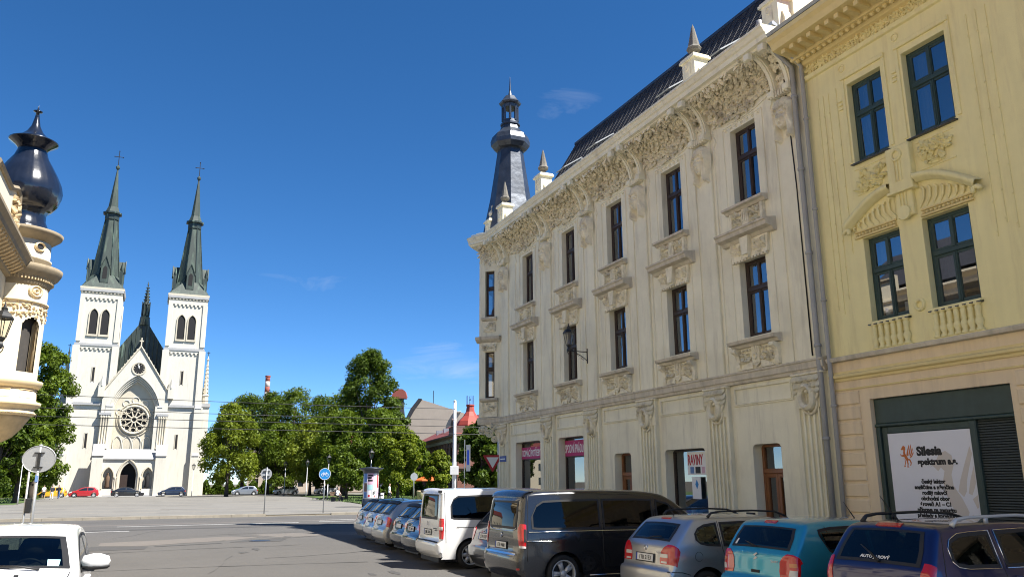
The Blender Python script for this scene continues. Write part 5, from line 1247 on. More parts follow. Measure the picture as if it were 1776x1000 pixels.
# flanking steep roofs with crocketed pinnacles at the outer corners
for s in (-1, 1):
    p = MB().use('church_white'); p.box(s*10.3 - .9, s*10.3 + .9, 3.2, 6.0, 0, 13.8); p.use('church_grey'); p.box(s*10.3 - 1.0, s*10.3 + 1.0, 3.0, 6.2, 13.8, 14.4); po = part('side_buttress', p, CH)
    q = MB().use('church_stone'); q.lathe([(.55, 14.4), (.5, 15.6), (.62, 15.7), (.46, 15.9), (.10, 21.4), (.22, 21.6), (.1, 21.8), (.05, 22.2), (0, 22.3)], (s*10.5, 4.6, 0), 8); 
    for k in range(8):
        for a in range(4): zz = 16.2 + k*.62; rr = .46 - .045*k; ang = a*PI/2 + PI/4; q.box(s*10.5 + rr*math.cos(ang) - .1, s*10.5 + rr*math.cos(ang) + .1, 4.6 + rr*math.sin(ang) - .1, 4.6 + rr*math.sin(ang) + .1, zz, zz + .18)
    part('pinnacle', q, po); c_ = MB().use('iron').tube([(s*10.5, 4.6, 22.2), (s*10.5, 4.6, 23.0)], .05, 4); c_.tube([(s*10.5 - .25, 4.6, 22.75), (s*10.5 + .25, 4.6, 22.75)], .05, 4); part('cross', c_, po)
    g = MB().use('copper_dark'); g.add([(s*8.0, 4.5, 13.5), (s*10.3, 4.5, 13.5), (s*9.9, 4.5, 19.6), (s*8.0, 4.5, 20.6), (s*8.0, 16, 13.5), (s*10.3, 16, 13.5), (s*9.9, 16, 19.6), (s*8.0, 16, 20.6)], [(0, 1, 2, 3), (4, 7, 6, 5), (1, 5, 6, 2), (2, 6, 7, 3)]); part('side_roof', g, po)
def lancet_pts(cx, w, z0, zs, n=8):
    """pointed arch polygon, springing at zs"""
    R = w*2*.95; h = w
    P = [(cx - w, z0), (cx - w, zs)]
    for i in range(1, n): a = (i/n)*math.acos((R - w)/R); P.append((cx - w + R - R*math.cos(a), zs + R*math.sin(a)))
    P.append((cx, zs + math.sqrt(max(0, R*R - (R - w)**2))))
    P += [(2*cx - x, z) for x, z in P[:-1][::-1]]
    return P
def plane_poly(mb, pts, y): mb.add([(x, y, z) for x, z in pts], [tuple(range(len(pts)))])
def tower(s):
    x = s*TX; t = MB().use('church_white')
    y0, y1 = 0.0, 5.9
    t.box(x - TW, x + TW, y0, y1, 0, 30.6)
    # clasping corner buttresses, stepped
    for sx in (-1, 1):
        for zz, e in ((0, .85), (6.2, .62), (13.6, .36)):
            ztop = {0: 6.2, 6.2: 13.4, 13.6: 22.2}[zz]
            xc = x + sx*(TW - .35); t.box(min(xc, xc + sx*e) - .32, max(xc, xc + sx*e) + .32, y0 - e, y0 + .3, zz, ztop)
    # raised edge strips in upper storeys leave recessed panels
    for z0, z1 in ((13.9, 21.9), (22.9, 29.6)):
        for sx in (-1, 1): t.box(x + sx*TW - .62 if sx > 0 else x - TW - .06, x + TW + .06 if sx > 0 else x - TW + .62, y0 - .16, y0 + .1, z0, z1)
        t.box(x - TW - .06, x + TW + .06, y0 - .16, y0 + .1, z1, z1 + .55)
        for k in range(7): t.box(x - 2.05 + k*.62, x - 1.75 + k*.62, y0 - .16, y0 + .1, z1 - .3, z1)
        sd = x + TW
        for yy in (y0 - .1, y1 - .5): t.box(sd, sd + .12, yy, yy + .6, z0, z1)
    to = part('tower', t, CH)
    for z, e in ((13.35, .22), (22.2, .16), (30.6, .2)):
        g = MB().use('church_grey'); g.box(x - TW - e, x + TW + e, y0 - e - .1, y1 + e, z, z + .38); part('weathering_course', g, to)
    for sx in (-1, 1):
        xc = x + sx*(TW - .35)
        for z, e in ((6.0, .95), (13.2, .7)): g = MB().use('church_grey'); g.prism([(-e, z), (.1, z + 1.3), (.1, z)], lambda u, v, a: (a, u + y0, v), xc - .42 + (sx*.3 if e > .9 else sx*.2), xc + .42 + (sx*.45 if e > .9 else sx*.3)); part('buttress_weathering', g, to)
    cr = MB().use('church_stone'); cr.box(x - TW - .25, x + TW + .25, y0 - .25, y1 + .25, 30.98, 31.3)
    for k in range(12): cr.box(x - 3.0 + k*.52, x - 2.75 + k*.52, y0 - .22, y0, 30.35, 30.6)
    part('tower_cornice', cr, to)
    # belfry twin lancets
    for cx in (-.82, .82):
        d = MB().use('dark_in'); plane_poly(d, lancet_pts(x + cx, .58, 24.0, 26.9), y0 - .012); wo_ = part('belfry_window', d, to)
        f = MB().use('church_stone'); P = lancet_pts(x + cx, .66, 24.0, 26.9); f.tube([(px, y0 - .05, pz) for px, pz in P], .11, 5); part('window_surround', f, wo_)
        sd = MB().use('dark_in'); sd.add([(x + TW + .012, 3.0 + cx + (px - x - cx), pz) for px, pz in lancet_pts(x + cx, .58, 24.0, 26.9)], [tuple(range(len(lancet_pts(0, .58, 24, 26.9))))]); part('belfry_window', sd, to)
        f = MB().use('church_stone'); f.prism([(x + cx - .75, 23.7), (x + cx + .75, 23.7), (x + cx + .75, 23.98), (x + cx - .75, 23.98)], lambda u, v, a: (u, a, v), y0 - .2, y0); part('sill', f, wo_)
    for z in (18.0, 8.2):
        d = MB().use('dark_in'); d.box(x - .16, x + .16, y0 - .015, y0 + .1, z - 1.1, z + 1.0); so = part('slit_window', d, to)
        f = MB().use('church_stone'); f.box(x - .26, x - .17, y0 - .06, y0, z - 1.15, z + 1.1); f.box(x + .17, x + .26, y0 - .06, y0, z - 1.15, z + 1.1); part('window_surround', f, so)
    # spire
    sc = (x, 2.95); sp = MB().use('copper'); n8 = lambda r, z: [(sc[0] + r*math.cos(PI/8 + i*PI/4), sc[1] + r*math.sin(PI/8 + i*PI/4), z) for i in range(8)]
    # broach: square foot to octagon
    sq = [(x + a*3.1, sc[1] + b*3.1, 31.3) for a, b in ((1, 1), (-1, 1), (-1, -1), (1, -1))]; oc = n8(2.15, 33.6)
    vs = sq + oc; fs = []
    for k in range(4): i0 = 2*k; fs += [(k, 4 + i0, 4 + i0 + 1), (k, 4 + (i0 + 1) % 8, (k + 1) % 4), ((k + 1) % 4, 4 + (i0 + 1) % 8, 4 + (i0 + 2) % 8)]
    sp.add(vs, fs); sp.lathe([(2.15, 33.6), (1.0, 43.0)], (sc[0], sc[1], 0), 8, PI/8, 2*PI + PI/8)
    spo = part('spire', sp, to)
    s2 = MB().use('copper'); s2.lathe([(1.25, 43.9), (1.2, 44.2), (.8, 45.2), (.12, 51.6), (.32, 51.9), (.32, 52.15), (.1, 52.4)], (sc[0], sc[1], 0), 8, PI/8, 2*PI + PI/8); part('upper_spire', s2, spo)
    gl = MB().use('copper_dark'); gl.lathe([(1.05, 42.9), (1.15, 43.0), (1.15, 43.9), (1.5, 43.95), (1.5, 44.2), (1.2, 44.3)], (sc[0], sc[1], 0), 8, PI/8, 2*PI + PI/8); part('gallery', gl, spo)
    rb = MB().use('copper_dark')
    for i in range(8): a = PI/8 + i*PI/4; rb.tube([(sc[0] + 2.17*math.cos(a), sc[1] + 2.17*math.sin(a), 33.6), (sc[0] + 1.01*math.cos(a), sc[1] + 1.01*math.sin(a), 43)], .09, 4)
    part('hip_rolls', rb, spo)
    cx_ = MB().use('iron').tube([(sc[0], sc[1], 52.3), (sc[0], sc[1], 54.9)], .06, 5); cx_.tube([(sc[0] - .65, sc[1], 53.9), (sc[0] + .65, sc[1], 53.9)], .06, 5)
    for dx, dz in ((-.65, 53.9), (.65, 53.9), (0, 54.9)): cx_.lathe([(0, -.12), (.12, 0), (0, .12)], (sc[0] + dx, sc[1], dz), 6)
    part('cross', cx_, spo)
    for k in range(4):                                     # gabled spire lights and corner pinnacles
        M = Matrix.Translation((sc[0], sc[1], 0)) @ Matrix.Rotation(k*PI/2, 4, 'Z')
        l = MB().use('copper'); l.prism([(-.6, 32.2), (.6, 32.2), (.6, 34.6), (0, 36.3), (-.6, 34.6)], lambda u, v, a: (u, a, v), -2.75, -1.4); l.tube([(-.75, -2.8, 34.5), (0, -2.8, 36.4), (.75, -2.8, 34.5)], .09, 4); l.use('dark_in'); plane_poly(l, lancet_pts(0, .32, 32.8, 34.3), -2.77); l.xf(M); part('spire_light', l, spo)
        pn = MB().use('copper_dark'); a = PI/4; px = 2.4; pn.box(px - .2, px + .2, -px - .2, -px + .2, 32.0, 34.4); pn.lathe([(.3, 34.4), (0, 35.8)], (px, -px, 0), 4); pn.xf(M); part('spire_pinnacle', pn, spo)
for s in (-1, 1): tower(s)
# gabled centre with great arch
GY = -.55
AW, AS = 3.75, 11.9
arch_o = lancet_pts(0, AW, 6.9, AS, 12); 
top_i = len(arch_o)//2
cwall = MB().use('church_white')
gx, gz0, gap = 4.75, 15.2, 22.3
def gz(xx): return gz0 + (gap - gz0)*(1 - abs(xx)/gx)
prev = None
cols = sorted(set([-gx, gx] + [p[0] for p in arch_o]))
def arch_z(xx):
    best = None
    for (xa, za), (xb, zb) in zip(arch_o[1:-1], arch_o[2:-1]):
        if min(xa, xb) - 1e-6 <= xx <= max(xa, xb) + 1e-6 and abs(xb - xa) > 1e-6: best = za + (zb - za)*(xx - xa)/(xb - xa)
    return best
for a, b in zip(cols, cols[1:]):
    if b <= -AW + 1e-6 or a >= AW - 1e-6: cwall.quad((a, GY, 6.9), (b, GY, 6.9), (b, GY, gz(b)), (a, GY, gz(a)))
    else: cwall.quad((a, GY, arch_z(a) or AS), (b, GY, arch_z(b) or AS), (b, GY, gz(b)), (a, GY, gz(a)))
for s in (-1, 1): cwall.quad((s*gx, GY, 0), (s*gx, 1.5, 0), (s*gx, 1.5, 15.2), (s*gx, GY, 15.2))
cwall.quad((-gx, 1.5, gz0), (gx, 1.5, gz0), (0, 1.5, gap), (0, 1.5, gap))
part('gable_wall', cwall, CH)
od = MB().use('church_stone', False)                                  # stepped arch orders
for k in range(5):
    sc = 1 - .05*k; sc2 = 1 - .05*(k+1); P = [(x*sc, AS + (z - AS)*sc if z > AS else z) for x, z in arch_o]; Q = [(x*sc2, AS + (z - AS)*sc2 if z > AS else z) for x, z in arch_o]; y = GY + .22*k
    for i in range(len(P) - 1):
        od.quad((P[i][0], y, P[i][1]), (P[i+1][0], y, P[i+1][1]), (P[i+1][0], y + .22, P[i+1][1]), (P[i][0], y + .22, P[i][1]))
        od.quad((P[i][0], y + .22, P[i][1]), (P[i+1][0], y + .22, P[i+1][1]), (Q[i+1][0], y + .22, Q[i+1][1]), (Q[i][0], y + .22, Q[i][1]))
part('arch_orders', od, CH)
for k in range(4):
    sc = 1 - .05*k - .01; P = [(x*sc, AS + (z - AS)*sc if z > AS else z) for x, z in arch_o]; part('arch_moulding', MB().use('church_white').tube([(x, GY + .22*k + .02, z) for x, z in P], .10, 5), CH)
TY = GY + 1.12
tp = MB().use('church_stone'); plane_poly(tp, [(x*.76, AS + (z - AS)*.76 if z > AS else z) for x, z in arch_o], TY); part('tympanum', tp, CH)
# rose window
RZ, RR = 11.35, 2.05
rw = MB().use('church_stone'); ring_mesh(rw, 0, RZ, RR, RR, .2, TY - .4, TY, 40); ring_mesh(rw, 0, RZ, RR + .42, RR + .42, .1, TY - .2, TY, 40); rwo = part('rose_window', rw, CH)
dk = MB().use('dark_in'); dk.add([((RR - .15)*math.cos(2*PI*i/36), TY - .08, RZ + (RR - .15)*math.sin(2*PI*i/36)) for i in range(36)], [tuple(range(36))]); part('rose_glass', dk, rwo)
tr = MB().use('church_stone'); ring_mesh(tr, 0, RZ, .42, .42, .13, TY - .3, TY - .1, 16)
for i in range(10):
    a = 2*PI*i/10; tr.tube([(.5*math.cos(a), TY - .2, RZ + .5*math.sin(a)), (1.4*math.cos(a), TY - .2, RZ + 1.4*math.sin(a)), (RR*math.cos(a), TY - .2, RZ + RR*math.sin(a))], .10, 5)
    b = a + PI/10; c1 = 1.55
    ring_mesh(tr, c1*math.cos(b), RZ + c1*math.sin(b), .36, .36, .06, TY - .26, TY - .1, 10)
    ring_mesh(tr, 1.93*math.cos(a), RZ + 1.93*math.sin(a), .09, .09, .06, TY - .26, TY - .1, 8)
part('rose_tracery', tr, rwo)
for i in range(5): a = PI*(.12 + .76*i/4); bt = MB().use('church_white'); ring_mesh(bt, 2.75*math.cos(a)*.85, RZ + 2.95*math.sin(a), .48, .48, .07, TY - .12, TY, 14); part('blind_tracery', bt, CH)
for i in range(4):
    cx_ = -2.1 + i*1.4; P = lancet_pts(cx_, .6, 6.9, 7.9); bt = MB().use('church_white').tube([(x, TY - .06, z) for x, z in P], .08, 4); part('blind_tracery', bt, CH)
for s in (-1, 1):                                                       # colonnettes either side of the arch
    for k in range(4):
        c = MB().use('church_stone', True); x = s*(AW - .25 - k*.28 + .35); y = GY - .12 + k*.0; c.lathe([(.2, 6.9), (.2, 7.1), (.12, 7.2), (.12, 11.3), (.2, 11.5), (.22, 11.9), (0, 11.9)], (s*(4.1 + .0) + s*(k - 1.5)*.34, GY - .10, 0), 8); part('colonnette', c, CH)
    im = MB().use('church_grey'); im.box(s*4.1 - .85, s*4.1 + .85, GY - .35, GY + .3, 11.9, 12.25); part('impost', im, CH)
cp = MB().use('church_stone')
for s in (-1, 1):
    cp.tube([(s*(gx + .25), GY - .1, gz0 - .1), (0, GY - .1, gap + .15)], .13, 6)
cpo = part('gable_coping', cp, CH)
for s in (-1, 1):
    for i in range(11):
        t = (i + .7)/12; part('crocket', MB().use('church_stone').box(s*gx*(1 - t) - .09, s*gx*(1 - t) + .09, GY - .2, GY + .1, gz0 + (gap - gz0)*t + .15, gz0 + (gap - gz0)*t + .48), cpo)
    pp = MB().use('church_white'); pp.box(s*5.0 - .45, s*5.0 + .45, GY - .35, GY + .5, 14.6, 16.2); pp.lathe([(.55, 16.2), (0, 17.8)], (s*5.0, GY + .05, 0), 4); part('gable_shoulder', pp, cpo)
fx = MB().use('church_stone'); fx.box(-.09, .09, GY - .15, GY + .05, gap, gap + 1.5); fx.box(-.3, .3, GY - .13, GY + .03, gap + .9, gap + 1.08); part('finial_cross', fx, cpo)
ck = MB().use('church_stone'); ring_mesh(ck, 0, 19.0, .95, .95, .14, GY - .12, GY, 28); cko = part('clock', ck, CH)
cf_ = MB().use('dark_in'); cf_.add([(.9*math.cos(2*PI*i/28), GY - .02, 19.0 + .9*math.sin(2*PI*i/28)) for i in range(28)], [tuple(range(28))]); part('clock_face', cf_, cko)
for i in range(12): a = 2*PI*i/12; part('hour_mark', MB().use('church_stone').tube([(.62*math.cos(a), GY - .05, 19 + .62*math.sin(a)), (.82*math.cos(a), GY - .05, 19 + .82*math.sin(a))], .035, 4), cko)
part('clock_hand', MB().use('paint').tube([(0, GY - .07, 19), (-.2, GY - .07, 19.75)], .035, 4), cko); part('clock_hand', MB().use('paint').tube([(0, GY - .08, 19), (.02, GY - .08, 19.5)], .045, 4), cko)
# porch with portal, niches and lean-to roof
pw = MB().use('church_white'); PY = -2.3
po_ = lancet_pts(0, 1.15, 0, 3.0, 8); ni = [lancet_pts(s*2.75, .72, 1.2, 3.0, 6) for s in (-1, 1)]
def wall_arches(mb, x0, x1, z0, z1, y, arches):
    xs = sorted(set([x0, x1] + [p[0] for A in arches for p in A]))
    for a, b in zip(xs, xs[1:]):
        m = (a + b)/2; hit = None
        for A in arches:
            X = [p[0] for p in A]
            if min(X) < m < max(X): hit = A
        if not hit: mb.quad((a, y, z0), (b, y, z0), (b, y, z1), (a, y, z1)); continue
        def az(x):
            zs = [za + (zb - za)*(x - xa)/(xb - xa) for (xa, za), (xb, zb) in zip(hit, hit[1:]) if abs(xb - xa) > 1e-6 and min(xa, xb) - 1e-6 <= x <= max(xa, xb) + 1e-6]
            return max(zs) if zs else max(p[1] for p in hit if abs(p[0] - x) < 1e-6)
        zb_ = hit[0][1]
        mb.quad((a, y, az(a)), (b, y, az(b)), (b, y, z1), (a, y, z1))
        if zb_ > z0: mb.quad((a, y, z0), (b, y, z0), (b, y, zb_), (a, y, zb_))
wall_arches(pw, -4.75, 4.75, 0, 5.6, PY, [po_] + ni)
for s in (-1, 1): pw.box(s*4.4 - .75, s*4.4 + .75, PY - .45, PY + .3, 0, 5.9)
for s in (-1, 1): pw.quad((s*4.75, PY, 0), (s*4.75, GY, 0), (s*4.75, GY, 6.4), (s*4.75, PY, 5.6))
pwo = part('porch_wall', pw, CH)
pr = MB().use('church_grey'); pr.prism([(PY - .25, 5.55), (GY + .05, 6.95), (GY + .05, 6.8), (PY - .25, 5.4)], lambda u, v, a: (a, u, v), -4.1, 4.1); part('porch_roof', pr, CH)
for s in (-1, 1):
    cpb = MB().use('church_grey'); cpb.prism([(PY - .6, 5.9), (PY + .5, 7.6), (PY + .5, 5.9)], lambda u, v, a: (a, u, v), s*4.4 - .8, s*4.4 + .8); part('buttress_cap', cpb, CH)
for k in range(3):
    P = lancet_pts(0, 1.45 - .12*k, 0, 3.0, 10); part('portal_moulding', MB().use('church_stone').tube([(x, PY - .1 + .14*k, z) for x, z in P], .13, 5), pwo)
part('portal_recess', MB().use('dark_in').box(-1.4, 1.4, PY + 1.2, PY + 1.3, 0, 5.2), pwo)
dd = MB().use('brown_wood'); dd.box(-1.15, -.05, PY + .5, PY + .58, .3, 3.2); part('door_leaf', dd, pwo)
for s in (-1, 1):
    P = lancet_pts(s*2.75, .80, 1.2, 3.0, 8); part('niche_moulding', MB().use('church_stone').tube([(x, PY - .06, z) for x, z in P], .12, 5), pwo)
    nb_ = MB().use('church_stone'); plane_poly(nb_, lancet_pts(s*2.75, .74, 1.2, 3.0, 8), PY + .55); part('niche_back', nb_, pwo)
    stt = MB().use('dark_in' if s > 0 else 'bench_wood', True); stt.lathe([(.3, 1.4), (.34, 1.5), (.26, 2.2), (.32, 2.9), (.12, 3.1), (.16, 3.3), (.15, 3.45), (0, 3.58)], (s*2.75, PY + .25, 0), 10); part('niche_statue', stt, pwo)
    for zz in (0, 1): 
        c = MB().use('church_stone', True); c.lathe([(.2, 0), (.2, .4), (.12, .5), (.12, 2.6), (.2, 2.9), (0, 3.0)], (s*1.75 + s*zz*.0, PY - .15, 0), 8)
    part('portal_column', c, pwo)
st3 = MB().use('church_grey'); st3.box(-5.2, 5.2, PY - 1.4, PY, 0, .18); st3.box(-3.2, 3.2, PY - .9, PY, .18, .34); part('steps', st3, CH)
# ridge turret
FLY = 7.0
fl = MB().use('copper_dark'); fl.lathe([(.9, 27.0), (.75, 28.2), (.8, 28.3), (.55, 28.6), (.5, 30.4), (.65, 30.5), (.42, 30.8), (.06, 33.6), (.14, 33.8), (.03, 34.3), (0, 34.5)], (0, FLY, 0), 8)
for k in range(5):
    for a in range(4): zz = 31.2 + k*.5; rr = .42 - .06*k; an = a*PI/2; fl.box(rr*math.cos(an) - .1, rr*math.cos(an) + .1, FLY + rr*math.sin(an) - .1, FLY + rr*math.sin(an) + .1, zz, zz + .2)
for a in range(8): an = PI/8 + a*PI/4; fl.box(.62*math.cos(an) - .09, .62*math.cos(an) + .09, FLY + .62*math.sin(an) - .09, FLY + .62*math.sin(an) + .09, 28.6, 30.9)
part('ridge_turret', fl, CH)
# ================================================================ background buildings, chimney
def at_px(angle_deg, d): a = R_(angle_deg); return (d*math.sin(a), d*math.cos(a))
# red brick hall with red roof and turret
BH = thing('brick_hall', 'red brick hall with dark red roof and bright red corner turret behind the trees', 'building', (38.0, 104.0, 0), R_(-98)); BH.scale = (1, 1, .88)
bw = MB().use('brick_far'); wins_ = [(1.6 + i*2.6, 2.6 + i*2.6, 5.0, 7.6) for i in range(-8, 0)]
wins_ = [(-2.4 - i*2.35, -1.3 - i*2.35, 4.9, 7.5) for i in range(14)] + [(-2.4 - i*2.35, -1.3 - i*2.35, 1.0, 3.6) for i in range(14)]
wall_holes(bw, -36, 0, 0, 9.0, wins_, 0, .3)
bw.quad((0, 0, 0), (0, 16, 0), (0, 16, 9), (0, 0, 9)); bw.quad((-36, 16, 0), (-36, 0, 0), (-36, 0, 9), (-36, 16, 9)); bw.quad((0, 16, 0), (-36, 16, 0), (-36, 16, 9), (0, 16, 9))
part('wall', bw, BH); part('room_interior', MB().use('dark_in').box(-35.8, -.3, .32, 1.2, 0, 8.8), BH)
wf = MB().use('church_stone'); wf.box(-.55, -.49, 0, .08, 0, 2.6); wf.box(.49, .55, 0, .08, 0, 2.6); wf.box(-.49, .49, 0, .08, 2.54, 2.6); wf.box(-.03, .03, 0, .08, 0, 2.54); wf.box(-.49, .49, 0.002, .08, 1.6, 1.68); wfm = wf.mesh('window')
pg = MB().use('glass').quad((-.5, .05, 0), (.5, .05, 0), (.5, .05, 2.6), (-.5, .05, 2.6)).mesh('pane', False)
hd = MB().use('brick_trim'); ring_mesh(hd, 0, 2.5, .7, .7, .14, -.15, 0, 12, 0, PI); hd = hd.mesh('window_hood')
for h in wins_:
    o = link('window', wfm, BH, ((h[0] + h[1])/2, .2, h[2])); link('pane', pg, o); link('hood', hd, o, (0, -.2, .2))
def brun(prof, n, m): part(n, MB().use(m).sweep(prof, [(0, 0), (-36, 0)], -1), BH)
part('cornice', MB().use('brick_trim').sweep([(0, 8.5), (.3, 8.6), (.45, 8.95), (.8, 9.1), (.8, 9.35), (0, 9.4)], [(0, 16), (0, 0), (-36, 0)], -1), BH)
part('string_course', MB().use('brick_trim').sweep([(0, 4.2), (.2, 4.25), (.2, 4.5), (0, 4.5)], [(0, 16), (0, 0), (-36, 0)], -1), BH)
for i in range(40): part('bracket', MB().use('church_stone').box(-.5 - i*.9, -.25 - i*.9, -.4, 0, 8.3, 8.75), BH)
for i in range(9): part('pilaster', MB().use('brick_trim').box(-.9 - i*4.0, -.4 - i*4.0, -.14, 0, 0, 8.5), BH)
rf = MB().use('red_roof'); rf.add([(.5, -.7, 9.3), (-36.5, -.7, 9.3), (-30, 8, 14.4), (-6, 8, 14.4), (.5, 16.6, 9.3), (-36.5, 16.6, 9.3)], [(0, 3, 2, 1), (0, 4, 3), (4, 5, 2, 3), (1, 2, 5)]); ro2 = part('roof', rf, BH)
for x in (-6, -12, -18, -24): part('dormer', MB().use('zinc').box(x - .25, x + .25, 1.6, 2.6, 10.7, 11.5), ro2)
tt = MB().use('brick_trim'); tt.box(-4.6, .15, -.3, 4.5, 9.3, 10.6); tt.prism([(-3.2, 10.6), (-1.2, 10.6), (-1.3, 11.3), (-2.2, 11.9), (-3.1, 11.3)], lambda u, v, a: (u, a, v), -.35, .1); tto = part('corner_attic', tt, BH)
bt_ = MB().use('red_bright'); bt_.lathe([(2.0, 10.6), (1.95, 10.9), (1.7, 11.5), (1.0, 12.3), (.62, 13.0), (.5, 13.8), (.6, 13.9), (.58, 14.1), (.3, 14.15)], (-2.2, 2.2, 0), 8, PI/8, 2*PI + PI/8); part('turret', bt_, BH)
cw_ = MB().use('poster_blue')
for i in range(6): a = i*PI/3; cw_.tube([(-2.2 + .5*math.cos(a), 2.2 + .5*math.sin(a), 14.1), (-2.2 + .5*math.cos(a), 2.2 + .5*math.sin(a), 15.5)], .045, 4)
ring_mesh(cw_, -2.2, 14.9, .5, .05, .04, 2.16, 2.24, 12); part('turret_railing', cw_, BH)
# dark mansard house with chimney tower behind
MH = thing('mansard_house', 'beige gabled house with dark mansard roof and tall chimney hood behind the trees', 'building', (52, 168, 0), R_(-22)); MH.scale = (.92, .92, .80)
m1 = MB().use('beige_wall'); m1.box(-4, 16, 0, 14, 0, 14); m1.prism([(-3.9, 14), (15.9, 14), (15.9, 19.6), (12, 20.0), (1.2, 24.0), (-.6, 21)], lambda u, v, a: (u, a, v), .02, 13.9); part('wall', m1, MH)
m2 = MB().use('roof_tile'); m2.prism([(-4.6, 14), (-3.9, 14), (-.5, 21.2), (1.1, 24.2), (.4, 24.3), (-1.4, 21.6)], lambda u, v, a: (u, a, v), -.4, 14.3); part('mansard_roof', m2, MH)
m3 = MB().use('roof_tile'); m3.lathe([(2.2, 15.5), (2.0, 18), (1.35, 22.5), (1.3, 24.4)], (-4.2, 1.5, 0), 4, PI/4, 2*PI + PI/4); part('roof_tower', m3, MH)
m4 = MB().use('chim_red'); m4.prism([(-1.6, 24.4), (1.6, 24.4), (1.75, 25.0), (1.4, 26.3), (.7, 26.9), (-.7, 26.9), (-1.4, 26.3), (-1.75, 25.0)], lambda u, v, a: (-4.2 + u, a, v), .3, 2.7); part('tower_hood', m4, MH)
for i in range(5): part('window', MB().use('glass').box(.5 + i*2.8, 1.7 + i*2.8, -.05, .05, 9.5, 11.8), MH)
part('satellite_dish', MB().use('sign_white', True).lathe([(0, 0), (.5, .08), (.9, .3)], (9.5, -.2, 20.5), 14), MH); part('satellite_dish', MB().use('sign_white', True).lathe([(0, 0), (.6, .08), (1.1, .35)], (10.8, -.2, 17.6), 14), MH)
part('aerial', MB().use('iron').tube([(3.5, 5, 23), (3.5, 5, 27)], .08, 4), MH)
# low blocks behind the park trees
def block(name, label, x, y, w, d, h, rz, m, rm, n):
    o = thing(name, label, 'building', (x, y, 0), rz, None); b = MB().use(m); hs = [(1.2 + i*(w - 2)/n, 2.3 + i*(w - 2)/n, z, z + 1.7) for i in range(n) for z in [1.2 + 3.2*k for k in range(int(h//3.2))]]
    wall_holes(b, 0, w, 0, h, hs, 0, .2); b.quad((0, d, 0), (0, 0, 0), (0, 0, h), (0, d, h)); b.quad((w, 0, 0), (w, d, 0), (w, d, h), (w, 0, h)); b.quad((w, d, 0), (0, d, 0), (0, d, h), (w, d, h)); part('wall', b, o)
    pm = MB().use('glass').quad((0, .18, 0), (1.1, .18, 0), (1.1, .18, 1.7), (0, .18, 1.7)).mesh('window', False)
    for a in hs: link('window', pm, o, (a[0], 0, a[2]))
    r = MB().use(rm); r.add([(-.4, -.4, h), (w + .4, -.4, h), (w + .4, d + .4, h), (-.4, d + .4, h), (2, d/2, h + 3.4), (w - 2, d/2, h + 3.4)], [(0, 1, 5, 4), (2, 3, 4, 5), (1, 2, 5), (3, 0, 4)]); part('roof', r, o); return o
block('tenement', 'pale tenement half hidden behind the park trees left of the tall tree', 20, 185, 30, 12, 9.6, R_(-8), 'beige_wall', 'red_roof', 9)
block('tenement', 'pinkish brick tenement low behind the trunks in the park', 50, 178, 26, 12, 6.5, R_(-14), 'brick_far', 'red_roof', 8)
block('tenement', 'pale house glimpsed beyond the left trees beside the church', -62, 176, 34, 12, 9.6, R_(6), 'cream_pale', 'red_roof', 9)
# striped factory chimney
FC = thing('factory_chimney', 'tall red and white banded factory chimney rising beyond the trees', 'chimney', (61, 492, 0), 0); FC.scale = (.62, .62, 1)
zz = 0; hs_ = [34, 6, 5, 4.5, 4.5, 4.5, 4.5]; 
tot = 63.0; z = 0; bands_ = [(0, 47, 'beige_wall')] + [(47 + i*3.2, 47 + (i + 1)*3.2, 'chim_red' if i % 2 == 0 else 'chim_white') for i in range(5)]
for a, b, m in bands_: part('band', MB().use(m, True).lathe([(3.0 - a*.013, a), (3.0 - b*.013, b)], (0, 0, 0), 20), FC)
part('rim', MB().use('chim_red').lathe([(2.5, 62.4), (2.5, 63.2), (2.0, 63.2)], (0, 0, 0), 20), FC)
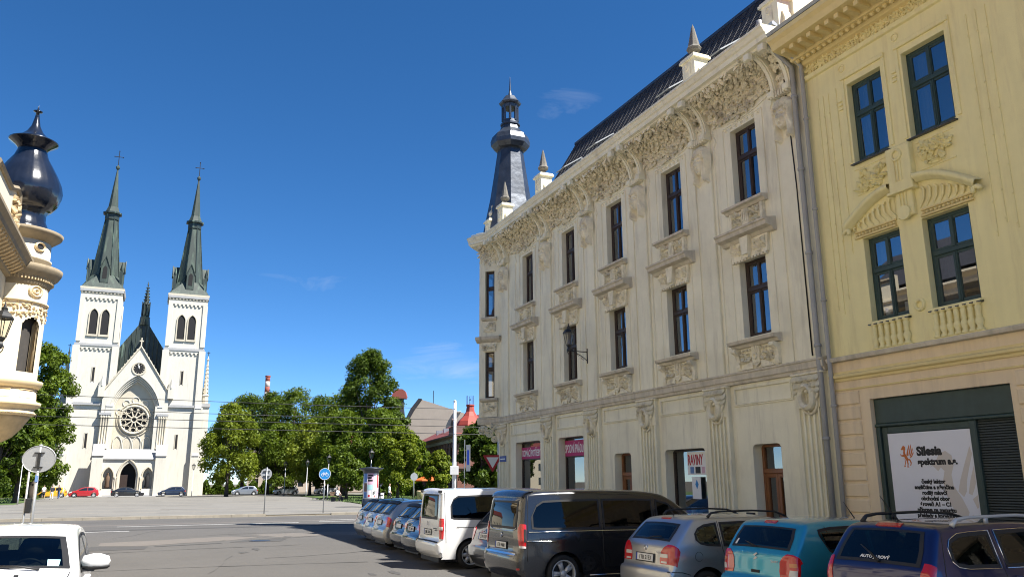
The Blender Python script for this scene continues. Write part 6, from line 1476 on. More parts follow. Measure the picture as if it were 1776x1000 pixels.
# ================================================================ trees
def crown_mesh(seed, h, w, base, nleaf, lsize, matname, clumps=26, lean=0.0):
    """leaf quads spread over many overlapping clumps; h total height, base = crown underside, w = crown half width"""
    rg = np.random.default_rng(seed); C = []
    for i in range(clumps):
        t = rg.random()**0.8; z = base + (h - base)*t
        env = w*math.sin(PI*min(1, (.18 + .80*t)))**.75 if t < .85 else w*.55*(1 - t)/.15 + .15*w
        a = rg.random()*2*PI; rad = env*rg.random()**.42*.86
        C.append((rad*math.cos(a) + lean*(z - base), rad*math.sin(a), z, rg.uniform(.15, .29)*w*(1.0 if t < .8 else .8)))
    C.append((0, 0, h - .16*w, .2*w)); C = np.array(C)
    wgt = C[:, 3]**2; wgt /= wgt.sum(); idx = rg.choice(len(C), nleaf, p=wgt)
    d = rg.normal(size=(nleaf, 3)); d /= np.linalg.norm(d, axis=1)[:, None]; d[:, 2] *= .8
    rr = C[idx, 3]*(rg.random(nleaf)**.30)*rg.uniform(.8, 1.15, nleaf)
    p = C[idx, :3] + d*rr[:, None]; p[:, 2] = np.maximum(p[:, 2], base*.85)
    nrm = d*.7 + rg.normal(size=(nleaf, 3))*.55 + np.array([0, 0, .35]); nrm /= np.linalg.norm(nrm, axis=1)[:, None]
    t1 = np.cross(nrm, rg.normal(size=(nleaf, 3))); t1 /= np.linalg.norm(t1, axis=1)[:, None]; t2 = np.cross(nrm, t1)
    s = lsize*rg.uniform(.6, 1.35, nleaf)[:, None]
    v = np.stack([p - t1*s, p - t2*s*.55 + nrm*s*.12, p + t1*s, p + t2*s*.55 + nrm*s*.12], 1).reshape(-1, 3)
    me = bpy.data.meshes.new('crown'); me.vertices.add(len(v)); me.vertices.foreach_set('co', v.ravel())
    me.loops.add(nleaf*4); me.loops.foreach_set('vertex_index', np.arange(nleaf*4, dtype=np.int32)); me.polygons.add(nleaf); me.polygons.foreach_set('loop_start', np.arange(0, nleaf*4, 4, dtype=np.int32))
    me.materials.append(MATS[matname]); me.update(calc_edges=True); return me, C
def trunk_mesh(seed, C, base, r, h):
    rg = random.Random(seed); mb = MB().use('bark', True)
    mb.tube([(0, 0, -.05), (.02, .02, base*.5), (.05*r, 0, base), (0.1, .05, base + (h - base)*.45), (0, 0, base + (h - base)*.8)], [r*1.35, r, r*.85, r*.45, r*.12], 9)
    for c in C[::5]:
        z0 = base*.8 + (c[2] - base*.8)*.35; mid = (c[0]*.45, c[1]*.45, z0 + (c[2] - z0)*.5); mb.tube([(0, 0, z0), mid, (c[0], c[1], c[2])], [r*.35, r*.2, r*.05], 5)
    return mb.mesh('trunk')
def tree(label, ang, d, ytop, wpx, matname='leaf_mid', base=2.2, seed=1, n=5200, ls=.30, group='trees in the park beyond the square', name='park_tree', lean=0.0, clumps=26, zoff=.1):
    h = CAMH + (833 - ytop)/1444.0*d*1.02; w = wpx*1.10/2/1444.0*d; x, y = at_px(ang, d)
    o = thing(name, label, 'tree', (x, y, zoff), random.Random(seed).uniform(0, 6.28), group)
    me, C = crown_mesh(seed, h, w, base, n, ls, matname, clumps, lean); link('crown', me, o); link('trunk', trunk_mesh(seed, C, base, max(.16, h*.02), h), o)
    return o
def ang(px): return math.degrees(math.atan((px - 888)/1444.0)) + 23.9
TR = [ # label, px, dist, top y, width px, leaf, base, n
 ('leafy tree right beside the church wall, yellowish green', 392, 128, 712, 96, 'leaf_light', 2.0, 6500),
 ('dark full tree behind the yellowish tree nearest the church', 418, 150, 697, 120, 'leaf_dark', 2.4, 6500),
 ('dark tree in front of the striped chimney', 462, 152, 690, 120, 'leaf_dark', 2.4, 6500),
 ('mid green tree with rounded top right of the chimney', 502, 146, 684, 112, 'leaf_mid', 2.4, 6500),
 ('dark tree behind the lamp posts in mid park', 548, 148, 697, 110, 'leaf_dark', 2.4, 6000),
 ('broad tree with its top just left of the tallest tree', 592, 142, 678, 110, 'leaf_mid', 2.4, 6000),
 ('tallest tree of the park, its crown rising well above the rest', 634, 128, 617, 122, 'leaf_dark', 3.0, 11000),
 ('dark tree filling the gap right of the tallest tree', 678, 122, 720, 92, 'leaf_dark', 2.4, 7000),
 ('yellow-green tree behind the lamps left of the cycle sign', 536, 130, 735, 96, 'leaf_light', 2.2, 5500),
 ('mid green tree behind the cycle sign', 596, 124, 720, 104, 'leaf_mid', 2.2, 6500),
 ('tree with bright lower boughs above the advertising column', 655, 104, 716, 112, 'leaf_mid', 2.2, 7000),
 ('bright green young tree between advertising column and brick hall', 688, 88, 745, 82, 'leaf_light', 1.4, 6000),
 ('tree in front of the left end of the brick hall', 716, 104, 760, 54, 'leaf_mid', 1.8, 5000),
 ('small bright young tree in front of the brick hall', 760, 92, 784, 50, 'leaf_light', .9, 3600),
 ('small round bush-like tree above the man on the bench', 600, 96, 790, 66, 'leaf_mid', 1.2, 3600),
 ('dark low tree in the gap between the second and third park lamps', 478, 142, 742, 92, 'leaf_mid', 1.6, 5000),
 ('low dark tree left of the bench, behind the lamp posts', 565, 134, 752, 84, 'leaf_dark', 1.4, 4500),
 ('dark tree glimpsed beyond the house corner and give way sign', 838, 66, 736, 104, 'leaf_dark', .8, 9000)]
for i, (lb, px, d, yt, wp, m, b, n) in enumerate(TR):
    tree(lb, ang(px), d, yt, wp, m, b, 100 + i, int(n*2.6), .185 if d > 100 else .145, clumps=95)
LT = [('large tree beside the church, left of its west tower', 54, 112, 632, 104, 'leaf_mid', 2.0, 9500), ('big tree behind the oriel of the onion dome house', 28, 100, 690, 90, 'leaf_mid', 1.8, 7000), ('tree low at the left picture edge', -10, 95, 700, 90, 'leaf_dark', 1.8, 6000), ('dark tree behind the round sign left of the church', 48, 128, 700, 92, 'leaf_dark', 1.2, 6000)]
for i, (lb, px, d, yt, wp, m, b, n) in enumerate(LT):
    tree(lb, ang(px), d, yt, wp, m, b, 200 + i, int(n*2.4), .185, 'trees left of the church', clumps=95)
# low hedge strip closing the view under the park trees
hx, hy = at_px(ang(560), 158)
def hedge(label, a0, a1, d, hgt, seed, n):
    p0, p1 = at_px(a0, d), at_px(a1, d); rg = np.random.default_rng(seed); t = rg.random(n); p = np.stack([p0[0] + (p1[0] - p0[0])*t, p0[1] + (p1[1] - p0[1])*t + rg.normal(size=n)*.7, rg.random(n)*hgt*(.7 + .3*np.sin(t*40))], 1)
    nr = rg.normal(size=(n, 3)); nr /= np.linalg.norm(nr, axis=1)[:, None]; t1 = np.cross(nr, rg.normal(size=(n, 3))); t1 /= np.linalg.norm(t1, axis=1)[:, None]; t2 = np.cross(nr, t1); s = .3*rg.uniform(.6, 1.3, n)[:, None]
    v = np.stack([p - t1*s, p - t2*s*.6, p + t1*s, p + t2*s*.6], 1).reshape(-1, 3); me = bpy.data.meshes.new('hedge'); me.vertices.add(len(v)); me.vertices.foreach_set('co', v.ravel()); me.loops.add(n*4); me.loops.foreach_set('vertex_index', np.arange(n*4, dtype=np.int32)); me.polygons.add(n); me.polygons.foreach_set('loop_start', np.arange(0, n*4, 4, dtype=np.int32)); me.materials.append(MATS['leaf_dark']); me.update(calc_edges=True)
    return tag(link('hedge', me), label, 'hedge')
hedge('low dark hedge running behind the park trunks', ang(350), ang(480), 166, 2.6, 1, 5000)
hedge('low dark shrubs between the park and the brick hall', ang(640), ang(800), 118, 2.2, 2, 4500)
hedge('dark shrubs behind the left lawn beside the church', ang(-30), ang(80), 140, 2.6, 3, 3500)
# ================================================================ cars
def paint_backs(names):
    for n in names:                                           # inside of the shell is dark trim
        m = MATS[n]; nt = m.node_tree; b = nt.nodes['Principled BSDF']; out = nt.nodes['Material Output']
        g = nt.nodes.new('ShaderNodeNewGeometry'); d = nt.nodes.new('ShaderNodeBsdfDiffuse'); d.inputs['Color'].default_value = (.03, .03, .032, 1); mx = nt.nodes.new('ShaderNodeMixShader')
        nt.links.new(g.outputs['Backfacing'], mx.inputs[0]); nt.links.new(b.outputs[0], mx.inputs[1]); nt.links.new(d.outputs[0], mx.inputs[2]); nt.links.new(mx.outputs[0], out.inputs['Surface'])
paint_backs(['white_paint', 'silver_paint', 'silver2_paint', 'black_paint', 'graphite_paint', 'teal_paint', 'blue_paint', 'red_paint', 'yellow_paint', 'navy_paint', 'paleblue_paint'])
class Car:
    def __init__(s, L, W, H, top, belt, wheels, wr=.31, tumble=.17, r=.085, crown=.03, N=112, zb=.20, fine=True):
        s.L, s.W, s.H, s.belt, s.wr, s.tum, s.r, s.crown, s.zb, s.wheels = L, W, H, belt, wr, tumble, r, crown, zb, wheels
        P = [Vector(p) for p in top]
        for _ in range(2):
            Q = [P[0]]
            for a, b in zip(P, P[1:]): Q += [a*.78 + b*.22, a*.22 + b*.78]
            P = Q + [P[-1]]
        D = [0]
        for a, b in zip(P, P[1:]): D.append(D[-1] + (b - a).length)
        s.P, s.D, s.T = P, D, D[-1]; s.N = N
        g = [0]; M = 400; pr = s.c(0)
        for i in range(1, M + 1): q = s.c(i/M); g.append(g[-1] + abs(q.x - pr.x) + .18*abs(q.y - pr.y)); pr = q
        s.g = [v/g[-1] for v in g]; s.M = M
    def c(s, t):
        d = max(0, min(1, t))*s.T; lo, hi = 0, len(s.D) - 1
        while hi - lo > 1:
            m = (lo + hi)//2
            if s.D[m] <= d: lo = m
            else: hi = m
        k = (d - s.D[lo])/max(1e-9, s.D[hi] - s.D[lo]); return s.P[lo].lerp(s.P[hi], k)
    def nrm(s, t):
        a, b = s.c(t - .008), s.c(t + .008); d = (b - a)
        if d.length < 1e-6: return Vector((0, 1))
        d.normalize(); return Vector((-d.y, d.x))
    def s_at(s, x, z):
        best, bt = 1e9, 0
        for i in range(401):
            q = s.c(i/400); d = (q.x - x)**2 + (q.y - z)**2
            if d < best: best, bt = d, i/400
        return bt
    def w(s, x, z):
        u = (x - s.L*.5)/(s.L*.5); plan = 1 - .045*abs(u)**2.5 - .07*abs(u)**8
        if z <= s.belt:
            k = (z - .58*s.belt)/s.belt; prof = 1 - .12*k*k
            prof += .012*math.exp(-((z - s.belt*.86)/.06)**2)
        else:
            k0 = .42; prof = (1 - .12*k0*k0) - s.tum*((z - s.belt)/(s.H - s.belt)) - .02*((z - s.belt)/(s.H - s.belt))**2
        return s.W/2*plan*prof
    def bot(s, x):
        for xw in s.wheels:
            Ra = s.wr + .065; d = abs(x - xw)
            if d < Ra: return max(s.zb, s.wr + math.sqrt(Ra*Ra - d*d))
        return s.zb
    def xb(s, t):
        i = max(0, min(s.M, t*s.M)); k = int(i); f = i - k; g = s.g[k] if k >= s.M else s.g[k]*(1 - f) + s.g[k+1]*f
        xa, xz = s.P[0].x + .03, s.P[-1].x - .03; return xa + (xz - xa)*g
    def pt(s, t, q):
        sg = 1 if q >= 0 else -1; q = abs(q); c = s.c(t); n = s.nrm(t); r = s.r; cin = c - n*(s.crown + r); wi = s.w(cin.x, max(cin.y, s.zb)); we = wi - r
        if q <= 1: p = c - n*(s.crown*q*q); y = we*q
        elif q <= 2: a = (q - 1)*PI/2; p = c - n*(s.crown + r*(1 - math.cos(a))); y = we + r*math.sin(a)
        else:
            k = q - 2; xb = s.xb(t); b = Vector((xb, s.bot(xb)))
            p = cin.lerp(b, k); y = s.w(p.x, p.y)
        return Vector((p.x, sg*y, p.y))
    def nv(s, t, q):
        e = .006; a = s.pt(t + e, q) - s.pt(t - e, q); b = s.pt(t, q + e*2) - s.pt(t, q - e*2); n = a.cross(b)
        return n.normalized() if n.length > 1e-9 else Vector((0, 0, 1))
    def shell(s, matname, holes=(), side_holes=()):
        mb = MB().use(matname, True); qs = [0, .25, .5, .75, .9, 1, 1.25, 1.5, 1.75, 2] + [2 + (k/16.0) for k in range(1, 17)]
        G = [[s.pt(i/s.N, q) for q in qs] for i in range(s.N + 1)]
        def inhole(i, j):
            t, q = (i + .5)/s.N, (qs[j] + qs[j+1])/2
            for t0, t1, qm0, qm1 in holes:
                if t0 + .008 < t < t1 - .008 and q < qm0 + (qm1 - qm0)*(t - t0)/(t1 - t0) - .06: return True
            if qs[j] >= 2:
                for poly in side_holes:
                    if all(inpoly(G[a][b].x, G[a][b].z, poly) for a in (i, i+1) for b in (j, j+1)): return True
            return False
        for sg in (1, -1):
            vs = [(p.x, sg*p.y, p.z) for row in G for p in row]; fs = []; nq = len(qs)
            for i in range(s.N):
                for j in range(nq - 1):
                    if inhole(i, j): continue
                    f = (i*nq + j, (i+1)*nq + j, (i+1)*nq + j+1, i*nq + j+1); fs.append(f if sg > 0 else f[::-1])
            mb.add(vs, fs)
        return mb
    def patch(s, mb, rows, off=.006, nq=10, sub=6, skirt=True):
        """rows (t,q0,q1): raised patch following the skin"""
        R = []
        for a, b in zip(rows, rows[1:]):
            for k in range(sub): f = k/sub; R.append(tuple(a[i] + (b[i] - a[i])*f for i in range(3)))
        R.append(rows[-1]); vs = []
        for t, q0, q1 in R:
            for j in range(nq + 1): q = q0 + (q1 - q0)*j/nq; vs.append(s.pt(t, q) + s.nv(t, q)*off)
        k = nq + 1; fs = [(i*k + j, (i+1)*k + j, (i+1)*k + j+1, i*k + j+1) for i in range(len(R) - 1) for j in range(nq)]
        if skirt:
            loop = [j for j in range(k)] + [i*k + nq for i in range(1, len(R))] + [(len(R)-1)*k + j for j in range(nq-1, -1, -1)] + [i*k for i in range(len(R)-2, 0, -1)]
            base = len(vs)
            for v in loop: vs.append(vs[v])
            for v in loop: i, j = divmod(v, k); t, q0, q1 = R[i]; q = q0 + (q1 - q0)*j/nq; vs.append(s.pt(t, q) - s.nv(t, q)*.004)
            n = len(loop); fs += [(base + a, base + (a+1) % n, base + n + (a+1) % n, base + n + a) for a in range(n)]
        return mb.add(vs, fs)
    def side(s, mb, cols, sg, off=.004, nz=6, sub=4):
        """cols (x, zlo, zhi) -> sheet on the flank"""
        Cc = []
        for a, b in zip(cols, cols[1:]):
            for k in range(sub): f = k/sub; Cc.append(tuple(a[i] + (b[i] - a[i])*f for i in range(3)))
        Cc.append(cols[-1]); vs = []
        for x, z0, z1 in Cc:
            for j in range(nz + 1): z = z0 + (z1 - z0)*j/nz; vs.append((x, sg*(s.w(x, z) + off), z))
        k = nz + 1; fs = [(i*k + j, i*k + j+1, (i+1)*k + j+1, (i+1)*k + j) for i in range(len(Cc) - 1) for j in range(nz)]
        if sg > 0: fs = [f[::-1] for f in fs]
        return mb.add(vs, fs)
    def line(s, mb, pts, sg, r=.004, off=.0):
        P = []
        for a, b in zip(pts, pts[1:]):
            for k in range(5): f = k/5; P.append((a[0] + (b[0] - a[0])*f, a[1] + (b[1] - a[1])*f))
        P.append(pts[-1]); return mb.tube([(x, sg*(s.w(x, z) + off), z) for x, z in P], r, 5)
def inpoly(x, y, P):
    c = False; n = len(P); j = n - 1
    for i in range(n):
        if (P[i][1] > y) != (P[j][1] > y) and x < (P[j][0] - P[i][0])*(y - P[i][1])/(P[j][1] - P[i][1]) + P[i][0]: c = not c
        j = i
    return c
def cols_poly(cols, shrink=0.0):
    lo = [(x, z0 + shrink) for x, z0, z1 in cols]; hi = [(x, z1 - shrink) for x, z0, z1 in cols]
    lo[0] = (lo[0][0] + shrink, lo[0][1]); hi[0] = (hi[0][0] + shrink, hi[0][1]); lo[-1] = (lo[-1][0] - shrink, lo[-1][1]); hi[-1] = (hi[-1][0] - shrink, hi[-1][1])
    return lo + hi[::-1]
def wheel_mesh(wr, spokes, rim_m='alloy', rr=.70, double=False):
    t = MB().use('rubber', True); t.lathe([(wr*rr, -.10), (wr*.80, -.115), (wr*.94, -.105), (wr, -.07), (wr, .07), (wr*.94, .105), (wr*.80, .115), (wr*rr, .10), (wr*rr, -.10)], (0, 0, 0), 36, caps=False); t.xf(Matrix.Rotation(PI/2, 4, 'X'))
    r = MB().use(rim_m, True); R0 = wr*rr; r.lathe([(R0, -.10), (R0*.93, -.105), (R0*.90, -.08), (R0*.90, .05)], (0, 0, 0), 36, caps=False)
    r.use('plastic'); r.lathe([(0, .0), (R0*.9, .0)], (0, 0, 0), 24, caps=False); r.use(rim_m)
    for i in range(spokes):
        a = 2*PI*i/spokes
        for da in ((-.13, .13) if double else (0,)):
            w0, w1 = (.030, .022) if double else (.05, .035); c, s_ = math.cos(a + da), math.sin(a + da); c0, s0 = math.cos(a + da*.4), math.sin(a + da*.4)
            px, py = -s_, c; vs = [(.05*c0 - px*w0, .05*s0 - py*w0, -.085), (.05*c0 + px*w0, .05*s0 + py*w0, -.085), (R0*.93*c + px*w1, R0*.93*s_ + py*w1, -.07), (R0*.93*c - px*w1, R0*.93*s_ - py*w1, -.07)]
            r.add(vs + [(x, y, z + .05) for x, y, z in vs], [(0, 1, 2, 3), (0, 4, 5, 1), (1, 5, 6, 2), (2, 6, 7, 3), (3, 7, 4, 0)])
    r.lathe([(0, -.1), (.05, -.098), (.065, -.08), (.065, -.02)], (0, 0, 0), 16, caps=False); r.xf(Matrix.Rotation(PI/2, 4, 'X'))
    # outer face of the rim looks along -y... after rotation local -z -> +y, so flip per side when placed
    return t.mesh('wheel'), r.mesh('rim')
def plate(o, car, t, txt, zrot=0.0, size=.095):
    p = car.pt(t, 0); n = car.nv(t, 0); ang_ = math.atan2(n.z, -n.x)
    # local frame: x to car right (-y), z up along skin, facing rear
    up = Vector((n.z, 0, -n.x)) if n.x < 0 else Vector((-n.z, 0, n.x)); up = up if up.z > 0 else -up
    X = Vector((0, -1 if n.x < 0 else 1, 0)); M = Matrix.Identity(4); Y = -n
    for i, v in enumerate((X, Y, up)):
        for k in range(3): M[k][i] = v[k]
    M.translation = p + n*(.012 if p.x > .03 else .04)
    b = MB().use('plastic').box(-.275, .275, -.006, .006, -.072, .072); po = link('number_plate', b.mesh('number_plate'), o, M=M)
    f = MB().use('plate_white').box(-.26, .26, -.010, -.005, -.055, .058); link('plate_face', f.mesh('plate_face'), po)
    link('plate_band', MB().use('eu_blue').box(-.26, -.222, -.0115, -.004, -.055, .058).mesh('plate_band'), po)
    if txt: link('lettering', text_mesh(txt, size, .001, 'CENTER', .0015, .98, 'ink'), po, M=Matrix.Translation((.02, -.012, -.034)) @ TXF)
    return po
def build_car(name, label, cat, spec, paint, loc, rz, wins, rear_rows=None, front_rows=None, lamps=(), group=None, cut=True, rims=(5, 'alloy', .70, False), bumper=None, glass='car_glass', extra=None, txt=None, plate_at=None, scale=.97, seams=(), handles=(), mirrors=None, seats=True):
    car = Car(**spec); o = thing(name, label, cat, loc, rz, group); o.scale = (scale,)*3
    holes = []
    if cut:
        for rows in (rear_rows, front_rows):
            if rows: holes.append((rows[0][0], rows[-1][0], rows[0][2], rows[-1][2]))
    sh = [cols_poly(c, .025) for c in wins] if cut else []
    body = link('body', car.shell(paint, holes, sh).mesh('body', False), o)
    fl = MB().use('plastic'); fl.box(.12, car.L - .15, -car.W/2 + .26, car.W/2 - .26, .16, min(.62, car.belt*.6)); fl.box(.5, car.L*.72, -car.W/2 + .14, car.W/2 - .14, .17, .34); part('underbody', fl, o)
    for nm, rows in (('rear_window', rear_rows), ('windscreen', front_rows)):
        if not rows: continue
        wo_ = link(nm, car.patch(MB().use(glass if cut else 'glass', True), rows, .004, 12, 8, False).mesh(nm, False), o)
        rim = MB().use('plastic', True); t0, t1 = rows[0][0], rows[-1][0]; dt = (t1 - t0)*.09
        for sg in (1, -1):
            rr_ = [(t, sg*(q1 - .085), sg*q1) if sg > 0 else (t, -q1, -(q1 - .085)) for t, q0, q1 in rows]; car.patch(rim, rr_, .005, 2, 8, False)
        car.patch(rim, [(t0, rows[0][1], rows[0][2]), (t0 + dt, rows[0][1]*.99, rows[0][2]*.99)], .0055, 10, 2, False); car.patch(rim, [(t1 - dt*.8, rows[-1][1], rows[-1][2]), (t1, rows[-1][1], rows[-1][2])], .0055, 10, 2, False)
        link('window_seal', rim.mesh('window_seal', False), wo_)
    for sg in (1, -1):
        for c in wins:
            g = MB().use(glass if cut else 'glass', True); car.side(g, c, sg, .004); wo_ = link('side_window', g.mesh('side_window', False), o)
            rm_ = MB().use('plastic', True); P = cols_poly(c)
            b_ = .038; x0, x1 = c[0][0], c[-1][0]
            car.side(rm_, [(x, z0, z0 + b_) for x, z0, z1 in c], sg, .006, 1); car.side(rm_, [(x, z1 - b_, z1) for x, z0, z1 in c], sg, .006, 1)
            def zi(x):
                for a, d in zip(c, c[1:]):
                    if a[0] <= x <= d[0]: f = (x - a[0])/(d[0] - a[0]); return a[1] + (d[1] - a[1])*f, a[2] + (d[2] - a[2])*f
                return c[-1][1:]
            car.side(rm_, [(x0, *zi(x0)), (x0 + b_, *zi(x0 + b_))], sg, .0065, 2); car.side(rm_, [(x1 - b_, *zi(x1 - b_)), (x1, *zi(x1))], sg, .0065, 2)
            link('window_seal', rm_.mesh('window_seal', False), wo_)
    for nm, m, rows, off in lamps:
        for sg in (1, -1):
            rr_ = [(t, q0, q1) if sg > 0 else (t, -q1, -q0) for t, q0, q1 in rows]; link(nm, car.patch(MB().use(m, True), rr_, off, 8, 5).mesh(nm, False), o)
    tm, rm = wheel_mesh(car.wr, *rims)
    for xw in car.wheels:
        for sg in (1, -1):
            wo_ = link('wheel', tm, o); M = Matrix.Translation((xw, sg*(car.W/2 - .135), car.wr)) @ (Matrix.Identity(4) if sg > 0 else Matrix.Rotation(PI, 4, 'Z')); wo_.matrix_local = M; link('rim', rm, wo_)
    if bumper:
        for nm, m, rows, off in bumper: link(nm, car.patch(MB().use(m, True), rows, off, 16, 5).mesh(nm, False), o)
    for pts in seams:
        for sg in (1, -1): link('door_seam', car.line(MB().use('plastic', True), pts, sg, .007, -.002).mesh('door_seam'), o)
    for x, z in handles:
        for sg in (1, -1): link('door_handle', MB().use(paint, True).tube([(x, sg*(car.w(x, z) - .01), z), (x + .03, sg*(car.w(x, z) + .028), z), (x + .17, sg*(car.w(x, z) + .028), z), (x + .2, sg*(car.w(x, z) - .01), z)], .014, 6).mesh('door_handle'), o)
    if mirrors:
        x, z, m = mirrors
        for sg in (1, -1):
            b = MB().use(m, True); y = sg*(car.w(x, z) + .13); n = len(b.v); b.lathe([(.0, -.16), (.07, -.14), (.105, -.06), (.11, .03), (.085, .12), (.0, .15)], (0, 0, 0), 14); b.xf(Matrix.Translation((x + .02, y, z + .06)) @ Matrix.Diagonal((.75, 1, .82, 1)) @ Matrix.Rotation(PI/2, 4, 'X'))
            mo = part('wing_mirror', b, o); part('mirror_foot', MB().use('plastic').box(x - .03, x + .07, min(sg*(car.w(x, z) - .05), y), max(sg*(car.w(x, z) - .05), y), z - .04, z + .0), mo)
            b = MB().use('plastic', True); b.lathe([(0, -.16), (.075, -.13), (.1, 0), (.075, .12), (0, .15)], (0, 0, 0), 12); b.xf(Matrix.Translation((x + .02, y, z + .005)) @ Matrix.Diagonal((.78, 1.01, .36, 1)) @ Matrix.Rotation(PI/2, 4, 'X')); part('mirror_base', b, mo)
    if cut and seats:
        for xs in (car.L*.30, car.L*.52):
            for yy in (-.36, .36):
                sb = MB().use('seat', True); hz = car.belt; sb.box(xs - .08, xs + .08, yy - .24, yy + .24, .4, hz + .12); sb.box(xs - .04, xs + .04, yy - .05, yy + .05, hz + .1, hz + .2); sb.lathe([(0, 0), (.13, .02), (.15, .1), (.11, .2), (0, .22)], (xs, yy, hz + .15), 10, squash=1.2); part('seat', sb, o)
        db = MB().use('cabin'); xd = car.L*.66; db.box(xd, xd + .35, -car.W*.4, car.W*.4, .5, car.belt - .06); part('dashboard', db, o)
        st_ = MB().use('plastic', True); n = 20; st_.tube([(xd - .08 + .06*math.sin(a), .36 + .18*math.cos(a), car.belt + .0 + .17*math.sin(a)) for a in [2*PI*i/n for i in range(n + 1)]], .014, 6); part('steering_wheel', st_, o)
    if plate_at is not None: plate(o, car, plate_at, txt)
    if extra: extra(o, car)
    return o, car
def qrow(car_spec, pts): pass
# ---------------------------------------------------------------- specs
FAB = dict(L=4.24, W=1.66, H=1.49, belt=.97, wheels=(.78, 3.26), wr=.305, tumble=.17,
           top=[(.10,.20),(.0,.34),(.0,.60),(.06,.66),(.09,.74),(.11,.98),(.20,1.10),(.50,1.40),(.66,1.475),(1.2,1.49),(2.0,1.485),(2.55,1.44),(3.25,1.01),(3.6,.93),(4.02,.80),(4.20,.62),(4.24,.42),(4.14,.20)])
SWI = dict(L=3.72, W=1.70, H=1.51, belt=.96, wheels=(.58, 2.98), wr=.30, tumble=.15,
           top=[(.08,.20),(.0,.36),(.0,.62),(.07,.68),(.09,.76),(.11,1.0),(.17,1.08),(.40,1.42),(.54,1.49),(1.2,1.515),(1.8,1.49),(2.1,1.45),(2.78,1.03),(3.1,.96),(3.5,.84),(3.68,.64),(3.72,.42),(3.62,.20)])
PEU = dict(L=4.42, W=1.78, H=1.55, belt=1.00, wheels=(.85, 3.55), wr=.315, tumble=.18,
           top=[(.08,.20),(.0,.36),(.0,.64),(.05,.72),(.07,.95),(.13,1.06),(.38,1.46),(.52,1.535),(1.2,1.56),(2.0,1.55),(2.5,1.5),(3.4,1.02),(3.8,.92),(4.2,.78),(4.38,.6),(4.42,.42),(4.32,.20)])
VCL = dict(L=5.14, W=1.93, H=1.91, belt=1.14, wheels=(.95, 4.15), wr=.345, tumble=.10, r=.09, zb=.24,
           top=[(.10,.26),(.0,.42),(.0,.66),(.05,.76),(.05,1.10),(.10,1.55),(.16,1.80),(.26,1.88),(.7,1.91),(2.0,1.915),(2.9,1.89),(3.45,1.80),(4.25,1.20),(4.55,1.09),(4.95,.92),(5.10,.68),(5.14,.44),(5.04,.24)])
WVA = dict(L=4.98, W=1.92, H=1.91, belt=1.12, wheels=(.88, 4.12), wr=.335, tumble=.09, r=.075, zb=.24,
           top=[(.10,.26),(.0,.40),(.0,.62),(.07,.66),(.075,1.10),(.10,1.55),(.13,1.80),(.20,1.885),(.6,1.91),(2.0,1.92),(2.9,1.90),(3.4,1.82),(4.2,1.18),(4.5,1.07),(4.85,.90),(4.96,.68),(4.98,.44),(4.88,.24)])
HAT = dict(L=4.05, W=1.72, H=1.47, belt=.95, wheels=(.68, 3.2), wr=.305, tumble=.17,
           top=[(.10,.20),(.0,.36),(.0,.60),(.08,.68),(.12,.94),(.20,1.04),(.52,1.38),(.68,1.44),(1.3,1.475),(1.9,1.45),(2.35,1.38),(3.0,1.0),(3.4,.91),(3.85,.78),(4.02,.6),(4.05,.42),(3.95,.20)])
SED = dict(L=4.6, W=1.78, H=1.45, belt=.95, wheels=(.85, 3.6), wr=.315, tumble=.20, N=80,
           top=[(.10,.22),(.0,.4),(.02,.75),(.08,.95),(.55,1.0),(1.15,1.36),(1.7,1.45),(2.3,1.44),(2.7,1.38),(3.4,.98),(3.9,.88),(4.4,.74),(4.57,.58),(4.6,.4),(4.5,.22)])
def rows(car, pts, q): return [(car.s_at(x, z), -qq, qq) for (x, z), qq in zip(pts, q)]
def C_(sp): return Car(**sp)
cf = C_(FAB)
def common_rear(car, lampq=(.74, 2.1), zlo=.7, zhi=1.0, red='lamp_red'): pass
def lamp_rows(car, pts): return [(car.s_at(x, z), q0, q1) for (x, z), q0, q1 in pts]

